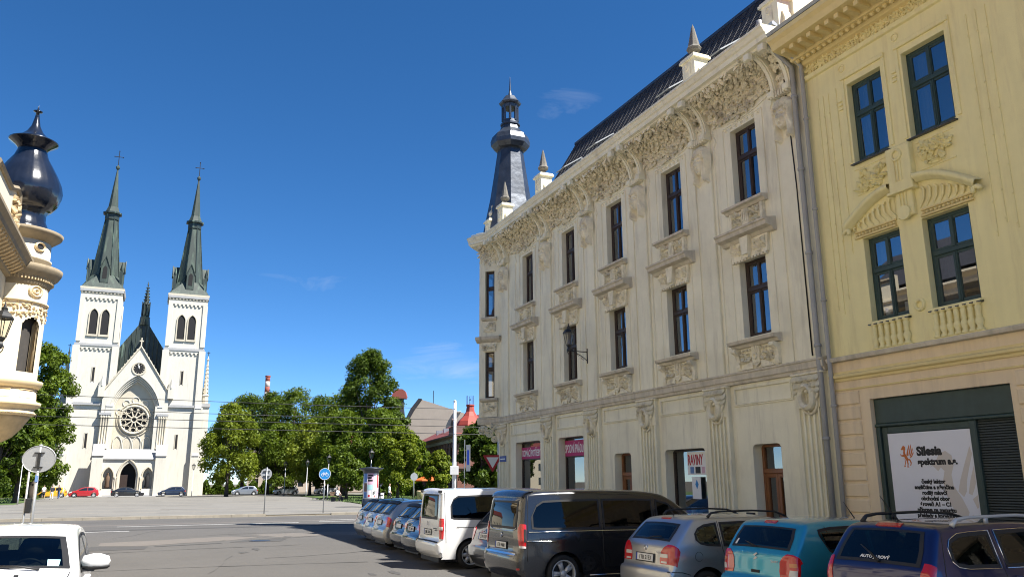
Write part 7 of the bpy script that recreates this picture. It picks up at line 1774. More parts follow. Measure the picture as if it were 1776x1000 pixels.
# ---- silver estate
def fab_extra(o, car):
    t = car.s_at(.10, .90)
    b = MB().use('lamp_red', True); tt = car.s_at(.56, 1.44); car.patch(b, [(tt - .004, -.22, .22), (tt + .004, -.22, .22)], .012, 6, 2); link('high_brake_lamp', b.mesh('high_brake_lamp', False), o)
    p = car.pt(car.s_at(.105, .97), 0); e = MB().use('chrome', True); ring_mesh(e, 0, 0, .04, .04, .008, -.012, .004, 18); e.tube([(0, -.008, -.035), (0, -.008, .03)], .006, 4); e.tube([(-.012, -.008, -.01), (.0, -.008, .02), (.012, -.008, -.01)], .004, 4); M = Matrix.Translation((p.x - .006, 0, .955)) @ Matrix.Rotation(-PI/2, 4, 'Z'); e.xf(M); part('badge', e, o)
    for sg in (1, -1):
        r = MB().use('plastic', True); P = [(.95, 1.455), (1.02, 1.52), (1.2, 1.545), (1.9, 1.55), (2.4, 1.525), (2.6, 1.46), (2.66, 1.41)]; r.tube([(x, sg*(car.w(x, 1.38) - .03), z) for x, z in P], [.028, .02, .018, .018, .018, .02, .028], 6); part('roof_rail', r, o)
    a = MB().use('plastic').tube([(.72, 0, 1.47), (.60, 0, 1.66)], [.012, .003], 6); part('aerial', a, o)
    ft = MB().use('plastic', True); ring_mesh(ft, 0, 0, .075, .075, .003, -.002, .002, 24); ft.xf(Matrix.Translation((.62, -car.w(.62, .84), .84))); part('fuel_flap', ft, o)
    for i, (x, sz) in enumerate(((.0, 0),)):
        pass
    tx = text_mesh('FABIA', .048, .001, 'LEFT', .001, 1.15, 'chrome'); M = Matrix.Identity(4); M2 = Matrix.Translation((.083, -.36, .885)) @ Matrix.Rotation(-PI/2, 4, 'Z') @ TXF; link('lettering', tx, o, M=M2)
    wp = MB().use('plastic', True); tp = car.s_at(.19, 1.09); p0 = car.pt(tp, .05); p1 = car.pt(tp + .012, -.5); wp.tube([p0 + Vector((-.02, 0, .02)), (p0 + p1)/2 + Vector((-.03, 0, .03)), p1 + Vector((-.02, 0, .02))], .010, 5); part('rear_wiper', wp, o)
fab_w = [[(.60, 1.10, 1.20), (.68, 1.03, 1.29), (.82, 1.0, 1.345), (1.08, .985, 1.375)], [(1.14, .985, 1.375), (1.62, .975, 1.385), (2.03, .965, 1.38)], [(2.10, .965, 1.38), (2.4, .96, 1.355), (2.75, .955, 1.19), (3.02, .95, 1.03)]]
FABL = [('tail_lamp', 'lamp_red', lamp_rows(cf, [((.085, .72), .64, 2.03), ((.09, .80), .62, 2.06), ((.10, .92), .66, 2.11), ((.11, 1.0), .76, 2.14), ((.14, 1.05), .88, 2.12)]), .008), ('reversing_lamp', 'lamp_clear', lamp_rows(cf, [((.092, .83), .64, .92), ((.098, .885), .65, .92)]), .012), ('reversing_lamp', 'lamp_clear', lamp_rows(cf, [((.087, .742), .68, .9), ((.089, .765), .68, .9)]), .012),
        ('head_lamp', 'lamp_clear', lamp_rows(cf, [((3.75, .89), .66, 2.1), ((4.1, .74), .72, 2.03)]), .006)]
SEAM = [[(1.11, 1.40), (1.11, .95), (1.16, .72), (1.32, .5), (1.36, .30)], [(2.06, 1.40), (2.06, .95), (2.07, .5), (2.06, .30)], [(3.02, .97), (3.0, .7), (3.02, .30)]]
o, car = build_car('estate_car', 'silver estate car with black roof rails, parked between black van and teal hatchback', 'car', FAB, 'silver_paint', (7.65, 12.05, 0), 0, fab_w,
    rows(cf, [(.20, 1.09), (.34, 1.24), (.47, 1.365)], (.86, .88, .86)), rows(cf, [(2.62, 1.40), (2.9, 1.22), (3.16, 1.06)], (.90, .94, .96)), FABL, 'cars parked along the cream facade', extra=fab_extra, txt='1TB 2153', plate_at=cf.s_at(.095, .80),
    seams=SEAM + [[(.02, .62), (.3, .60), (.44, .56)]], handles=((1.24, .86), (2.12, .85)), mirrors=(2.88, .99, 'silver_paint'), bumper=[('rear_bumper', 'silver_paint', [(cf.s_at(.0, .34), -2.02, 2.02), (cf.s_at(.0, .45), -2.04, 2.04), (cf.s_at(.0, .58), -2.04, 2.04), (cf.s_at(.05, .655), -2.0, 2.0)], .022)])
# ---- teal hatchback
cs = C_(SWI)
def swi_extra(o, car):
    b = MB().use('lamp_red', True); tt = car.s_at(.46, 1.455); car.patch(b, [(tt - .006, -.2, .2), (tt + .006, -.2, .2)], .012, 6, 2); link('high_brake_lamp', b.mesh('high_brake_lamp', False), o)
    p = car.pt(car.s_at(.11, .98), 0); e = MB().use('chrome'); e.prism([(-.045, .02), (.03, .055), (.045, .035), (-.005, .01), (.045, -.02), (-.03, -.055), (-.045, -.035), (.005, -.01)], lambda u, v, a: (p.x + a, -u, .965 + v), -.014, -.004); part('badge', e, o)
    tx = text_mesh('SWIFT', .045, .001, 'LEFT', .001, 1.2, 'chrome'); link('lettering', tx, o, M=Matrix.Translation((.092, -.34, .90)) @ Matrix.Rotation(-PI/2, 4, 'Z') @ TXF)
    h = MB().use('plastic').box(.078, .10, -.09, .09, .735, .775); part('hatch_handle', h, o)
    wp = MB().use('plastic', True); tp = car.s_at(.17, 1.08); p0 = car.pt(tp, .02); p1 = car.pt(tp + .014, .45); wp.tube([p0 + Vector((-.02, 0, .02)), (p0 + p1)/2 + Vector((-.03, 0, .02)), p1 + Vector((-.02, 0, .02))], .010, 5); part('rear_wiper', wp, o)
    a = MB().use('plastic').tube([(2.05, -.1, 1.47), (1.85, -.1, 1.72)], [.010, .003], 6); part('aerial', a, o)
    st = MB().use('sign_white'); tt = car.s_at(.2, 1.12); car.patch(st, [(tt, .78, .84), (tt + .018, .77, .82)], .007, 2, 2); link('window_sticker', st.mesh('window_sticker', False), o)
swi_w = [[(.66, 1.28, 1.36), (.78, 1.06, 1.38), (.9, 1.0, 1.395), (1.5, .98, 1.405), (1.56, .98, 1.405)], [(1.64, .98, 1.405), (2.0, .975, 1.38), (2.4, .97, 1.16), (2.58, .97, 1.04)]]
swi_l = [('tail_lamp', 'lamp_red', lamp_rows(cs, [((.075, .70), .74, 2.02), ((.09, .80), .70, 2.03), ((.10, .92), .72, 2.06), ((.11, 1.0), .80, 2.16), ((.14, 1.04), .90, 2.18)]), .010), ('reversing_lamp', 'lamp_amber', lamp_rows(cs, [((.095, .86), .98, 1.7), ((.10, .92), .98, 1.7)]), .015), ('reversing_lamp', 'lamp_clear', lamp_rows(cs, [((.082, .745), .96, 1.7), ((.092, .82), .98, 1.7)]), .015), ('head_lamp', 'lamp_clear', lamp_rows(cs, [((3.2, .94), .7, 2.14), ((3.55, .8), .72, 2.05)]), .006)]
o, car = build_car('hatchback', 'teal blue hatchback parked between the silver estate and dark blue estate', 'car', SWI, 'teal_paint', (8.1, 9.85, 0), 0, swi_w, rows(cs, [(.175, 1.09), (.28, 1.25), (.385, 1.39)], (.92, .94, .90)), rows(cs, [(2.15, 1.42), (2.45, 1.23), (2.7, 1.07)], (.90, .94, .96)), swi_l, 'cars parked along the cream facade', extra=swi_extra, txt='', plate_at=cs.s_at(.0, .50),
    seams=[[(.80, 1.40), (1.0, .92), (1.12, .6), (1.14, .3)], [(1.60, 1.42), (1.60, .95), (1.62, .3)], [(2.6, 1.0), (2.58, .3)]], handles=((1.08, .88), (1.7, .87)), mirrors=(2.42, .99, 'teal_paint'), bumper=[('rear_bumper', 'teal_paint', [(cs.s_at(.0, .36), -2.02, 2.02), (cs.s_at(.0, .46), -2.05, 2.05), (cs.s_at(.0, .60), -2.05, 2.05), (cs.s_at(.06, .672), -2.02, 2.02)], .025)])
# ---- dark blue estate, nearest
cp_ = C_(PEU)
def peu_extra(o, car):
    b = MB().use('lamp_red', True); tt = car.s_at(.45, 1.505); car.patch(b, [(tt - .006, -.3, .3), (tt + .008, -.3, .3)], .012, 6, 2); link('high_brake_lamp', b.mesh('high_brake_lamp', False), o)
    for sg in (1, -1):
        r = MB().use('alloy' if sg < 0 else 'plastic', True); P = [(.72, 1.50), (.80, 1.575), (1.0, 1.60), (1.9, 1.61), (2.5, 1.57), (2.75, 1.50), (2.85, 1.44)]; r.tube([(x, sg*(car.w(x, 1.42) - .03), z) for x, z in P], [.034, .026, .022, .022, .022, .024, .03], 6); r.box(1.3, 1.36, sg*(car.w(1.3, 1.42) - .03) - .012, sg*(car.w(1.3, 1.42) - .03) + .012, 1.52, 1.6); part('roof_rail', r, o)
    a = MB().use('plastic').tube([(.62, 0, 1.54), (.40, .06, 1.86)], [.014, .003], 6); part('aerial', a, o)
    wp = MB().use('plastic', True); tp = car.s_at(.14, 1.08); p0 = car.pt(tp, -.12); p1 = car.pt(tp + .03, .4); wp.tube([p0 + Vector((-.03, 0, .0)), (p0 + p1)/2 + Vector((-.035, 0, .02)), p1 + Vector((-.02, 0, .02))], [.02, .012, .008], 6); part('rear_wiper', wp, o)
    tx = text_mesh('AUTO JAROVÝ', .055, .001, 'CENTER', .002, 1.25, 'sign_white'); p = car.pt(car.s_at(.17, 1.12), 0); n = car.nv(car.s_at(.17, 1.12), 0)
    link('lettering', tx, o, M=Matrix.Translation((p.x - .022, .02, 1.10)) @ Matrix.Rotation(-PI/2, 4, 'Z') @ Matrix.Rotation(R_(-30), 4, 'X') @ TXF)
    for c in peu_w:
        for sg in (-1, 1):
            P = cols_poly(c, -.012); l = MB().use('chrome', True); l.tube([(x, sg*(car.w(x, z) + .006), z) for x, z in P + [P[0]]], .007, 5); part('chrome_trim', l, o)
peu_w = [[(.52, 1.12, 1.24), (.58, 1.05, 1.34), (.74, 1.025, 1.405), (.95, 1.02, 1.42), (1.28, 1.015, 1.43)], [(1.40, 1.015, 1.43), (1.9, 1.01, 1.44), (2.2, 1.005, 1.435)], [(2.28, 1.005, 1.435), (2.6, 1.0, 1.37), (3.0, .99, 1.14), (3.14, .985, 1.04)]]
peu_l = [('tail_lamp', 'lamp_red', lamp_rows(cp_, [((.055, .74), .92, 2.02), ((.065, .85), .92, 2.03), ((.08, .98), .94, 2.02), ((.16, 1.1), .97, 1.9)]), .008), ('head_lamp', 'lamp_clear', lamp_rows(cp_, [((3.85, .9), .66, 2.12), ((4.25, .73), .72, 2.04)]), .006)]
o, car = build_car('estate_car', 'dark blue estate car with silver roof rail, nearest on the right', 'car', PEU, 'blue_paint', (8.15, 7.75, 0), 0, peu_w, rows(cp_, [(.12, 1.05), (.24, 1.23), (.40, 1.45)], (.90, .92, .88)), rows(cp_, [(2.6, 1.45), (2.95, 1.26), (3.28, 1.08)], (.90, .94, .96)), peu_l, 'cars parked along the cream facade', extra=peu_extra, txt='', plate_at=cp_.s_at(.0, .55),
    seams=[[(1.34, 1.46), (1.34, .98), (1.42, .6), (1.44, .3)], [(2.24, 1.46), (2.24, .3)], [(3.16, 1.02), (3.14, .3)], [(.50, 1.44), (.42, 1.2), (.36, 1.0), (.34, .7)]], handles=((1.5, .9), (2.32, .88)), mirrors=(2.98, 1.02, 'blue_paint'), bumper=[('rear_bumper', 'blue_paint', [(cp_.s_at(.0, .36), -2.02, 2.02), (cp_.s_at(.0, .50), -2.04, 2.04), (cp_.s_at(.0, .64), -2.04, 2.04)], .025)])
# ---- black van
cv = C_(VCL)
van_w = [[(.30, 1.18, 1.40), (.42, 1.165, 1.62), (.56, 1.16, 1.70), (1.0, 1.155, 1.715), (1.78, 1.15, 1.72)], [(1.84, 1.15, 1.72), (2.6, 1.145, 1.72), (3.02, 1.14, 1.70)], [(3.10, 1.14, 1.70), (3.4, 1.13, 1.62), (3.75, 1.12, 1.38), (3.98, 1.115, 1.20)]]
def van_extra(o, car):
    for sg in (1, -1):
        l = MB().use('chrome', True); car.line(l, [(.24, 1.125), (2.0, 1.115), (4.0, 1.09)], sg, .013, .004); part('belt_strip', l, o)
        l = MB().use('chrome', True); car.line(l, [(.20, .965), (.8, .945)], sg, .007, .004); part('trim_strip', l, o)
        l = MB().use('chrome', True); car.line(l, [(1.5, .30), (3.6, .29)], sg, .012, .004); part('sill_strip', l, o)
    b = MB().use('black_paint', True); tt = car.s_at(.17, 1.82); car.patch(b, [(tt - .008, -1.2, 1.2), (tt + .008, -1.3, 1.3), (tt + .03, -1.3, 1.3)], .035, 16, 3); link('spoiler', b.mesh('spoiler', False), o)
    p = car.pt(car.s_at(.05, 1.06), 0); e = MB().use('chrome'); ring_mesh(e, 0, 0, .045, .045, .006, -.012, 0, 20)
    for k in range(3): a = PI/2 + k*2*PI/3; e.tube([(0, -.006, 0), (.043*math.cos(a), -.006, .043*math.sin(a))], .006, 4)
    e.xf(Matrix.Translation((p.x - .006, 0, 1.04)) @ Matrix.Rotation(-PI/2, 4, 'Z')); part('badge', e, o)
    l = MB().use('chrome', True); P = []
    for i in range(17): q = -.84 + 1.68*i/16; P.append(car.pt(car.s_at(.055, 1.13) + .004*(abs(q)**6)*6, q) + Vector((-.008, 0, 0)))
    l.tube(P, .006, 5); part('window_trim', l, o)
    r = MB().use('lamp_red').patch if False else None
    for sg in (1, -1): part('reflector', car.patch(MB().use('lamp_red', True), [(car.s_at(.0, .44), sg*1.0 if sg > 0 else -1.5, sg*1.5 if sg > 0 else -1.0), (car.s_at(.0, .475), 1.0 if sg > 0 else -1.5, 1.5 if sg > 0 else -1.0)], .03, 4, 2), o)
van_l = [('tail_lamp', 'lamp_red', lamp_rows(cv, [((.045, .86), 1.0, 2.02), ((.05, 1.0), .93, 2.035), ((.055, 1.2), .93, 2.03), ((.065, 1.27), 1.05, 2.01)]), .010), ('lamp_edge', 'lamp_clear', lamp_rows(cv, [((.045, .83), 1.0, 2.0), ((.045, .865), 1.0, 2.02)]), .012), ('lamp_core', 'plastic', lamp_rows(cv, [((.05, .95), 1.75, 2.028), ((.055, 1.18), 1.75, 2.025)]), .013), ('head_lamp', 'lamp_clear', lamp_rows(cv, [((4.6, 1.06), .7, 2.1), ((5.0, .84), .72, 2.03)]), .006)]
o, car = build_car('van', 'black passenger van with chrome belt strip and tinted windows', 'van', VCL, 'black_paint', (6.35, 15.0, 0), 0, van_w, rows(cv, [(.06, 1.17), (.09, 1.42), (.135, 1.70)], (.84, .88, .86)), rows(cv, [(3.5, 1.76), (3.85, 1.50), (4.2, 1.24)], (.88, .93, .96)), van_l, 'cars parked along the cream facade', glass='tint_glass', extra=van_extra, txt='1TB 9408', plate_at=cv.s_at(.045, .85), rims=(5, 'alloy', .74, True),
    seams=[[(.26, 1.80), (.22, 1.2), (.2, .6)], [(1.81, 1.78), (1.81, 1.15), (1.83, .4)], [(3.06, 1.76), (3.06, .34)], [(4.0, 1.15), (3.98, .5)]], handles=((2.6, 1.0), (3.15, .98)), mirrors=(3.86, 1.16, 'black_paint'), bumper=[('rear_bumper', 'black_paint', [(cv.s_at(.03, .34), -2.02, 2.02), (cv.s_at(.0, .48), -2.05, 2.05), (cv.s_at(.0, .64), -2.05, 2.05), (cv.s_at(.04, .74), -2.02, 2.02)], .03), ('bumper_strip', 'chrome', [(cv.s_at(.02, .70), -.9, .9), (cv.s_at(.03, .72), -.9, .9)], .036)])
# ---- white van
cw2 = C_(WVA)
def wv_extra(o, car):
    for sg in (1, -1):
        l = MB().use('plastic', True); car.line(l, [(.5, .98), (2.0, .95), (3.9, .93)], sg, .008, 0); part('side_groove', l, o)
    for sg in (1, -1): part('hinge', MB().use('plastic').box(.10, .16, sg*.72 - .06, sg*.72 + .06, 1.80, 1.86), o)
    b = MB().use('white_paint', True); tt = car.s_at(.15, 1.84); car.patch(b, [(tt - .01, -1.1, 1.1), (tt + .01, -1.2, 1.2)], .045, 12, 3); link('spoiler', b.mesh('spoiler', False), o)
    e = MB().use('chrome'); e.prism([(-.05, -.06), (0, -.02), (.05, -.06), (0, 0)], lambda u, v, a: (.062 + a, u, 1.06 + v), -.01, 0); part('badge', e, o); e = MB().use('chrome'); e.prism([(-.05, -.06), (0, -.02), (.05, -.06), (0, 0)], lambda u, v, a: (.062 + a, u, 1.11 + v), -.01, 0); part('badge', e, o)
    for zz in (.94, .90): part('badge_line', MB().use('zinc_dark').box(.063, .07, -.66, -.42 if zz > .92 else -.52, zz, zz + .02), o)
wv_l = [('tail_lamp', 'lamp_red', lamp_rows(cw2, [((.07, .72), 1.0, 2.0), ((.075, .95), .95, 2.02), ((.075, 1.10), .95, 2.02), ((.08, 1.2), 1.0, 2.0)]), .012), ('reversing_lamp', 'lamp_clear', lamp_rows(cw2, [((.075, .93), .98, 1.8), ((.075, 1.0), .98, 1.8)]), .017), ('head_lamp', 'lamp_clear', lamp_rows(cw2, [((4.55, 1.04), .7, 2.1), ((4.88, .84), .72, 2.03)]), .006)]
wvw = [[(.36, 1.20, 1.50), (.44, 1.17, 1.66), (.56, 1.16, 1.73), (1.2, 1.15, 1.745), (1.86, 1.14, 1.75)], [(1.93, 1.14, 1.75), (2.6, 1.13, 1.75), (3.0, 1.12, 1.73)], [(3.08, 1.12, 1.72), (3.35, 1.11, 1.64), (3.7, 1.10, 1.38), (3.92, 1.10, 1.2)]]
o, car = build_car('van', 'white passenger van standing half in the sun, left of the black van', 'van', WVA, 'white_paint', (6.4, 19.75, 0), 0, wvw, rows(cw2, [(.08, 1.16), (.095, 1.45), (.12, 1.76)], (.80, .84, .80)), rows(cw2, [(3.45, 1.78), (3.8, 1.5), (4.15, 1.22)], (.88, .93, .96)), wv_l, 'cars parked along the cream facade', glass='tint_glass', extra=wv_extra, txt='2BR 1360', plate_at=cw2.s_at(.075, .86), rims=(7, 'alloy', .72, False),
    seams=[[(.22, 1.82), (.22, 1.2), (.24, .62)], [(1.9, 1.8), (1.9, .36)], [(3.04, 1.78), (3.04, .34)]], handles=((2.7, .98), (3.12, .96)), mirrors=(3.82, 1.16, 'white_paint'), bumper=[('rear_bumper', 'white_paint', [(cw2.s_at(.03, .34), -2.03, 2.03), (cw2.s_at(.0, .46), -2.06, 2.06), (cw2.s_at(.0, .60), -2.06, 2.06)], .035), ('bumper_step', 'plastic', [(cw2.s_at(.01, .635), -.95, .95), (cw2.s_at(.05, .655), -.95, .95)], .03)])
# ---- generic hatchbacks farther along the row
ch_ = C_(HAT)
hat_w = [[(.72, 1.14, 1.22), (.84, 1.0, 1.30), (1.1, .97, 1.345), (1.5, .965, 1.365)], [(1.57, .965, 1.365), (1.95, .96, 1.345), (2.4, .955, 1.18), (2.68, .95, 1.03)]]
def hat(label, paint, xr, yc, txt, sc=.97, lm='lamp_red', lamp='wedge', rz=0, spec=HAT, group='cars parked along the cream facade', z=0):
    car = C_(spec)
    if lamp == 'wedge': L_ = [((.085, .70), .95, 2.02), ((.10, .84), .82, 2.06), ((.12, .94), .80, 2.13), ((.15, .99), .9, 2.16)]
    elif lamp == 'bar': L_ = [((.08, .62), .90, 1.9), ((.09, .80), .90, 1.9), ((.12, .95), .90, 1.9)]
    else: L_ = [((.09, .78), .72, 2.1), ((.115, .92), .70, 2.12)]
    def ex(o, c):
        b = MB().use('plastic', True); tt = c.s_at(.56, 1.40); c.patch(b, [(tt - .012, -.95, .95), (tt + .01, -.95, .95)], .03, 8, 2); link('spoiler', b.mesh('spoiler', False), o)
        a = MB().use('plastic').tube([(.85, 0, 1.45), (.66, 0, 1.72)], [.012, .003], 5); part('aerial', a, o)
        wp = MB().use('plastic', True); tp = c.s_at(.21, 1.05); p0 = c.pt(tp, .02); p1 = c.pt(tp + .01, -.5); wp.tube([p0 + Vector((-.03, 0, .02)), p1 + Vector((-.02, 0, .02))], .012, 5); part('rear_wiper', wp, o)
        e = MB().use('chrome'); ring_mesh(e, 0, 0, .04, .04, .01, -.01, 0, 12); pp = c.pt(c.s_at(.115, .92), 0); e.xf(Matrix.Translation((pp.x - .005, 0, .89)) @ Matrix.Rotation(-PI/2, 4, 'Z')); part('badge', e, o)
    return build_car('hatchback', label, 'car', spec, paint, (xr, yc, z), rz, hat_w, rows(car, [(.20, 1.05), (.34, 1.2), (.50, 1.36)], (.88, .90, .86)), rows(car, [(2.4, 1.35), (2.65, 1.2), (2.92, 1.04)], (.90, .94, .96)), [('tail_lamp', lm, lamp_rows(car, L_), .009), ('head_lamp', 'lamp_clear', lamp_rows(car, [((3.5, .88), .7, 2.1), ((3.92, .72), .74, 2.04)]), .006)], group, cut=False, extra=ex, txt=txt, plate_at=car.s_at(.10, .80), scale=sc,
        seams=[[(1.53, 1.38), (1.53, .95), (1.6, .3)], [(2.66, 1.0), (2.64, .3)]], handles=((1.62, .85),), mirrors=(2.5, .98, paint), bumper=[('rear_bumper', paint, [(car.s_at(.0, .36), -2.02, 2.02), (car.s_at(.0, .48), -2.04, 2.04), (car.s_at(.0, .60), -2.04, 2.04)], .025)])
hat('dark graphite car squeezed between the white and black vans', 'graphite_paint', 6.9, 17.4, '5T9 5307', 1.03)
hat('black hatchback with pale plate, just left of the white van', 'black_paint', 6.62, 21.95, '3TC 4471', .98, lamp='slim')
hat('dark grey car half hidden left of the black hatchback', 'graphite_paint', 6.8, 23.75, '', .97, lamp='slim')
hat('silver hatchback with big wedge tail lamp in the far row', 'silver2_paint', 6.75, 25.75, '', 1.0, lamp='wedge')
hat('silver car, second from the far end of the row', 'silver_paint', 7.0, 27.9, '', .98, lamp='slim')
hat('pale silver car with upright tail lamps at the far end of the row', 'silver2_paint', 7.2, 30.1, '', .98, lamp='bar')
# ---- white car facing us on the left
cl = C_(HAT)
def lw_extra(o, car):
    for y0, y1, q in ((.05, -.62, 0), (.62, .1, 0)):
        t = car.s_at(2.97, 1.11); p0 = car.pt(t, y0); p1 = car.pt(t - .012, y1*1.1 if y1 < 0 else y1); wp = MB().use('plastic', True); wp.tube([p0 + Vector((.02, 0, .012)), (p0 + p1)/2 + Vector((.03, 0, .03)), p1 + Vector((.02, 0, .02))], [.014, .012, .007], 5); part('windscreen_wiper', wp, o)
    st = MB().use('poster_teal'); t = car.s_at(2.82, 1.18); car.patch(st, [(t - .012, .70, .86), (t + .012, .70, .84)], .007, 2, 2); link('toll_sticker', st.mesh('toll_sticker', False), o)
    mi = MB().use('plastic'); mi.box(2.36, 2.40, -.11, .11, 1.28, 1.35); part('rear_view_mirror', mi, o)
    for sg in (1, -1): l = MB().use('plastic', True); P = [car.pt(t, sg*q) + car.nv(t, sg*q)*.002 for t, q in ((car.s_at(3.0, 1.09), .985), (car.s_at(3.4, 1.0), .95), (car.s_at(3.85, .87), .9))]; l.tube(P, .006, 5); part('bonnet_seam', l, o)
    for sg in (1, -1): part('washer_jet', MB().use('plastic').box(3.08, 3.12, sg*.3 - .02, sg*.3 + .02, 1.06, 1.085), o)
LWC = dict(L=4.15, W=1.80, H=1.54, belt=1.04, wheels=(.72, 3.3), wr=.32, tumble=.16, top=[(.10,.22),(.0,.4),(.0,.68),(.08,.8),(.14,1.02),(.22,1.12),(.55,1.42),(.72,1.49),(1.3,1.54),(1.85,1.525),(2.25,1.47),(2.98,1.10),(3.4,1.0),(3.9,.86),(4.1,.68),(4.15,.45),(4.05,.22)])
cl = C_(LWC); lw_w = [[(.74, 1.22, 1.30), (.86, 1.09, 1.37), (1.1, 1.06, 1.40), (1.5, 1.055, 1.42)], [(1.57, 1.055, 1.42), (1.95, 1.05, 1.40), (2.4, 1.045, 1.26), (2.68, 1.04, 1.13)]]
lwo, _ = build_car('hatchback', 'white car facing the camera, cut off at the lower left', 'car', LWC, 'white_paint', (-1.43, 13.3, 0), -PI/2, lw_w, rows(cl, [(.23, 1.13), (.36, 1.26), (.52, 1.40)], (.88, .90, .86)), rows(cl, [(2.30, 1.45), (2.6, 1.30), (2.93, 1.125)], (.93, .96, .98)), [('head_lamp', 'lamp_clear', lamp_rows(cl, [((3.6, .95), .7, 2.1), ((3.98, .8), .74, 2.04)]), .006), ('tail_lamp', 'lamp_red', lamp_rows(cl, [((.09, .84), .72, 2.1), ((.13, .98), .70, 2.12)]), .006)], None, extra=lw_extra, txt='', plate_at=cl.s_at(4.14, .5), scale=1.0, seams=[[(1.53, 1.42), (1.53, 1.0), (1.6, .3)], [(2.66, 1.08), (2.64, .3)]], handles=((1.62, .92),), mirrors=(2.46, 1.08, 'white_paint'))
# ---- cars across the square
def far_car(label, paint, x, y, rz, spec=HAT):
    s2 = dict(spec, N=60); car = C_(s2); wn_ = hat_w if spec is HAT else [[(.9, 1.0, 1.08), (1.2, .97, 1.3), (1.7, .965, 1.36), (2.05, .965, 1.36)], [(2.12, .965, 1.36), (2.5, .96, 1.32), (3.1, .955, 1.05)]]
    rr = rows(car, [(.20, 1.05), (.50, 1.36)], (.88, .86)) if spec is HAT else rows(car, [(.62, 1.04), (1.1, 1.33)], (.88, .86)); fr = rows(car, [(2.4, 1.35), (2.92, 1.04)], (.9, .95)) if spec is HAT else rows(car, [(2.75, 1.36), (3.35, 1.02)], (.9, .95))
    return build_car('parked_car', label, 'car', s2, paint, (x, y, .10), rz, wn_, rr, fr, [('tail_lamp', 'lamp_red', [(car.s_at(.06, .72), .72, 2.1), (car.s_at(.1, .9), .70, 2.1)], .006), ('head_lamp', 'lamp_clear', [(car.s_at(car.L - .5, .86), .7, 2.1), (car.s_at(car.L - .1, .68), .74, 2.04)], .006)], 'cars parked across the square', cut=False, seats=False, scale=1.0)
far_car('red car parked in front of the church, left of the black saloon', 'red_paint', -5.9, 137, PI, HAT)
far_car('black saloon parked before the church door', 'black_paint', -4.4, 136.2, 0, SED)
far_car('dark blue hatchback parked right of the church door', 'navy_paint', 2.2, 137, 0, HAT) if False else far_car('dark blue hatchback parked right of the church door', 'navy_paint', 6.0, 137.2, PI, HAT)
far_car('yellow car parked by the left corner of the church', 'yellow_paint', -10.2, 139, PI, HAT)
far_car('silver blue hatchback parked under the trees right of the church', 'paleblue_paint', 16.8, 139.0, PI, HAT)
far_car('pale grey car under the trees left of the lamp posts', 'silver_paint', 23.5, 141.0, PI, HAT)
far_car('white car under the trees behind the cycle sign', 'white_paint', 30.5, 143.0, PI, HAT)
far_car('dark car deep in the shade behind the advertising column', 'navy_paint', 38, 137.0, PI, SED)
far_car('dark green car in shade at the left edge by the lawn', 'graphite_paint', -21, 141.5, PI, SED)
# ================================================================ street furniture, signs, people
def disc(mb, r, y0, y1, n=28, cz=0): return mb.prism([(r*math.cos(2*PI*i/n), cz + r*math.sin(2*PI*i/n)) for i in range(n)], lambda u, v, a: (u, a, v), y0, y1)
# round sign seen from the back, left
S1 = thing('round_sign', 'back of a round road sign on a grey pole behind the white car', 'sign', (-2.16, 20.9, 0), R_(-4)); S1.scale = (.98, .98, .86)
part('post', MB().use('steel', True).tube([(0, 0, 0), (0, 0, 3.32)], .036, 10), S1)
d1 = MB().use('sign_back'); disc(d1, .33, -.03, -.02, 32, 2.95); ring_mesh(d1, 0, 2.95, .33, .33, .012, -.04, -.018, 32); part('disc', d1, S1)
b1 = MB().use('iron'); b1.box(-.10, .10, -.065, -.03, 3.09, 3.12); b1.box(-.09, .09, -.065, -.03, 2.73, 2.76); b1.box(-.03, .03, -.06, -.03, 2.76, 3.08); part('clamp', b1, S1)
bx = MB().use('iron'); bx.bbox(-.16, -.05, -.06, .06, 1.62, 1.98, .02); part('control_box', bx, S1)
st_ = MB().use('poster_blue').box(-.03, .03, -.045, -.037, 2.38, 2.55); part('sticker', st_, S1)
S1b = solo('thin_post', MB().use('steel', True).tube([(0, 0, 0), (0, 0, 2.3)], .022, 8), 'thin grey post standing just left of the round sign pole', 'post', (-2.32, 20.9, 0))
# round sign back at the kerb
S2 = thing('round_sign', 'back of a round road sign at the far kerb, left of the blue sign', 'sign', (6.95, 53.75, .1), 0)
part('post', MB().use('steel', True).tube([(0, 0, 0), (0.02, 0, 2.85)], .034, 10), S2); d2 = MB().use('sign_back'); disc(d2, .34, .03, .045, 32, 2.45); part('disc', d2, S2); c2 = MB().use('iron'); c2.box(-.2, .2, -.03, .03, 2.58, 2.63); c2.box(-.2, .2, -.03, .03, 2.28, 2.33); part('clamp', c2, S2)
# blue cycle sign
S3 = thing('cycle_sign', 'round blue cycle path sign on a grey post at the far kerb', 'sign', (10.75, 54.6, .1), R_(-11))
part('post', MB().use('steel', True).tube([(0, 0, 0), (0, 0, 2.5)], .034, 10), S3)
d3 = MB().use('sign_blue'); disc(d3, .37, -.05, -.035, 36, 2.45); d3o = part('disc', d3, S3); r3 = MB().use('sign_white'); ring_mesh(r3, 0, 2.45, .36, .36, .012, -.056, -.045, 36); part('rim', r3, d3o)
by = MB().use('sign_white')
for x in (-.14, .14): ring_mesh(by, x, 2.40, .085, .085, .011, -.060, -.048, 20)
for a, b in (((-.14, 2.40), (-.06, 2.51)), ((-.06, 2.51), (.09, 2.51)), ((-.14, 2.40), (0, 2.40)), ((0, 2.40), (-.07, 2.54)), ((0, 2.40), (.09, 2.51)), ((.14, 2.40), (.08, 2.56)), ((-.10, 2.545), (-.04, 2.545)), ((.05, 2.56), (.11, 2.56))): by.tube([(a[0], -.055, a[1]), (b[0], -.055, b[1])], .010, 5)
part('bicycle_symbol', by, d3o)
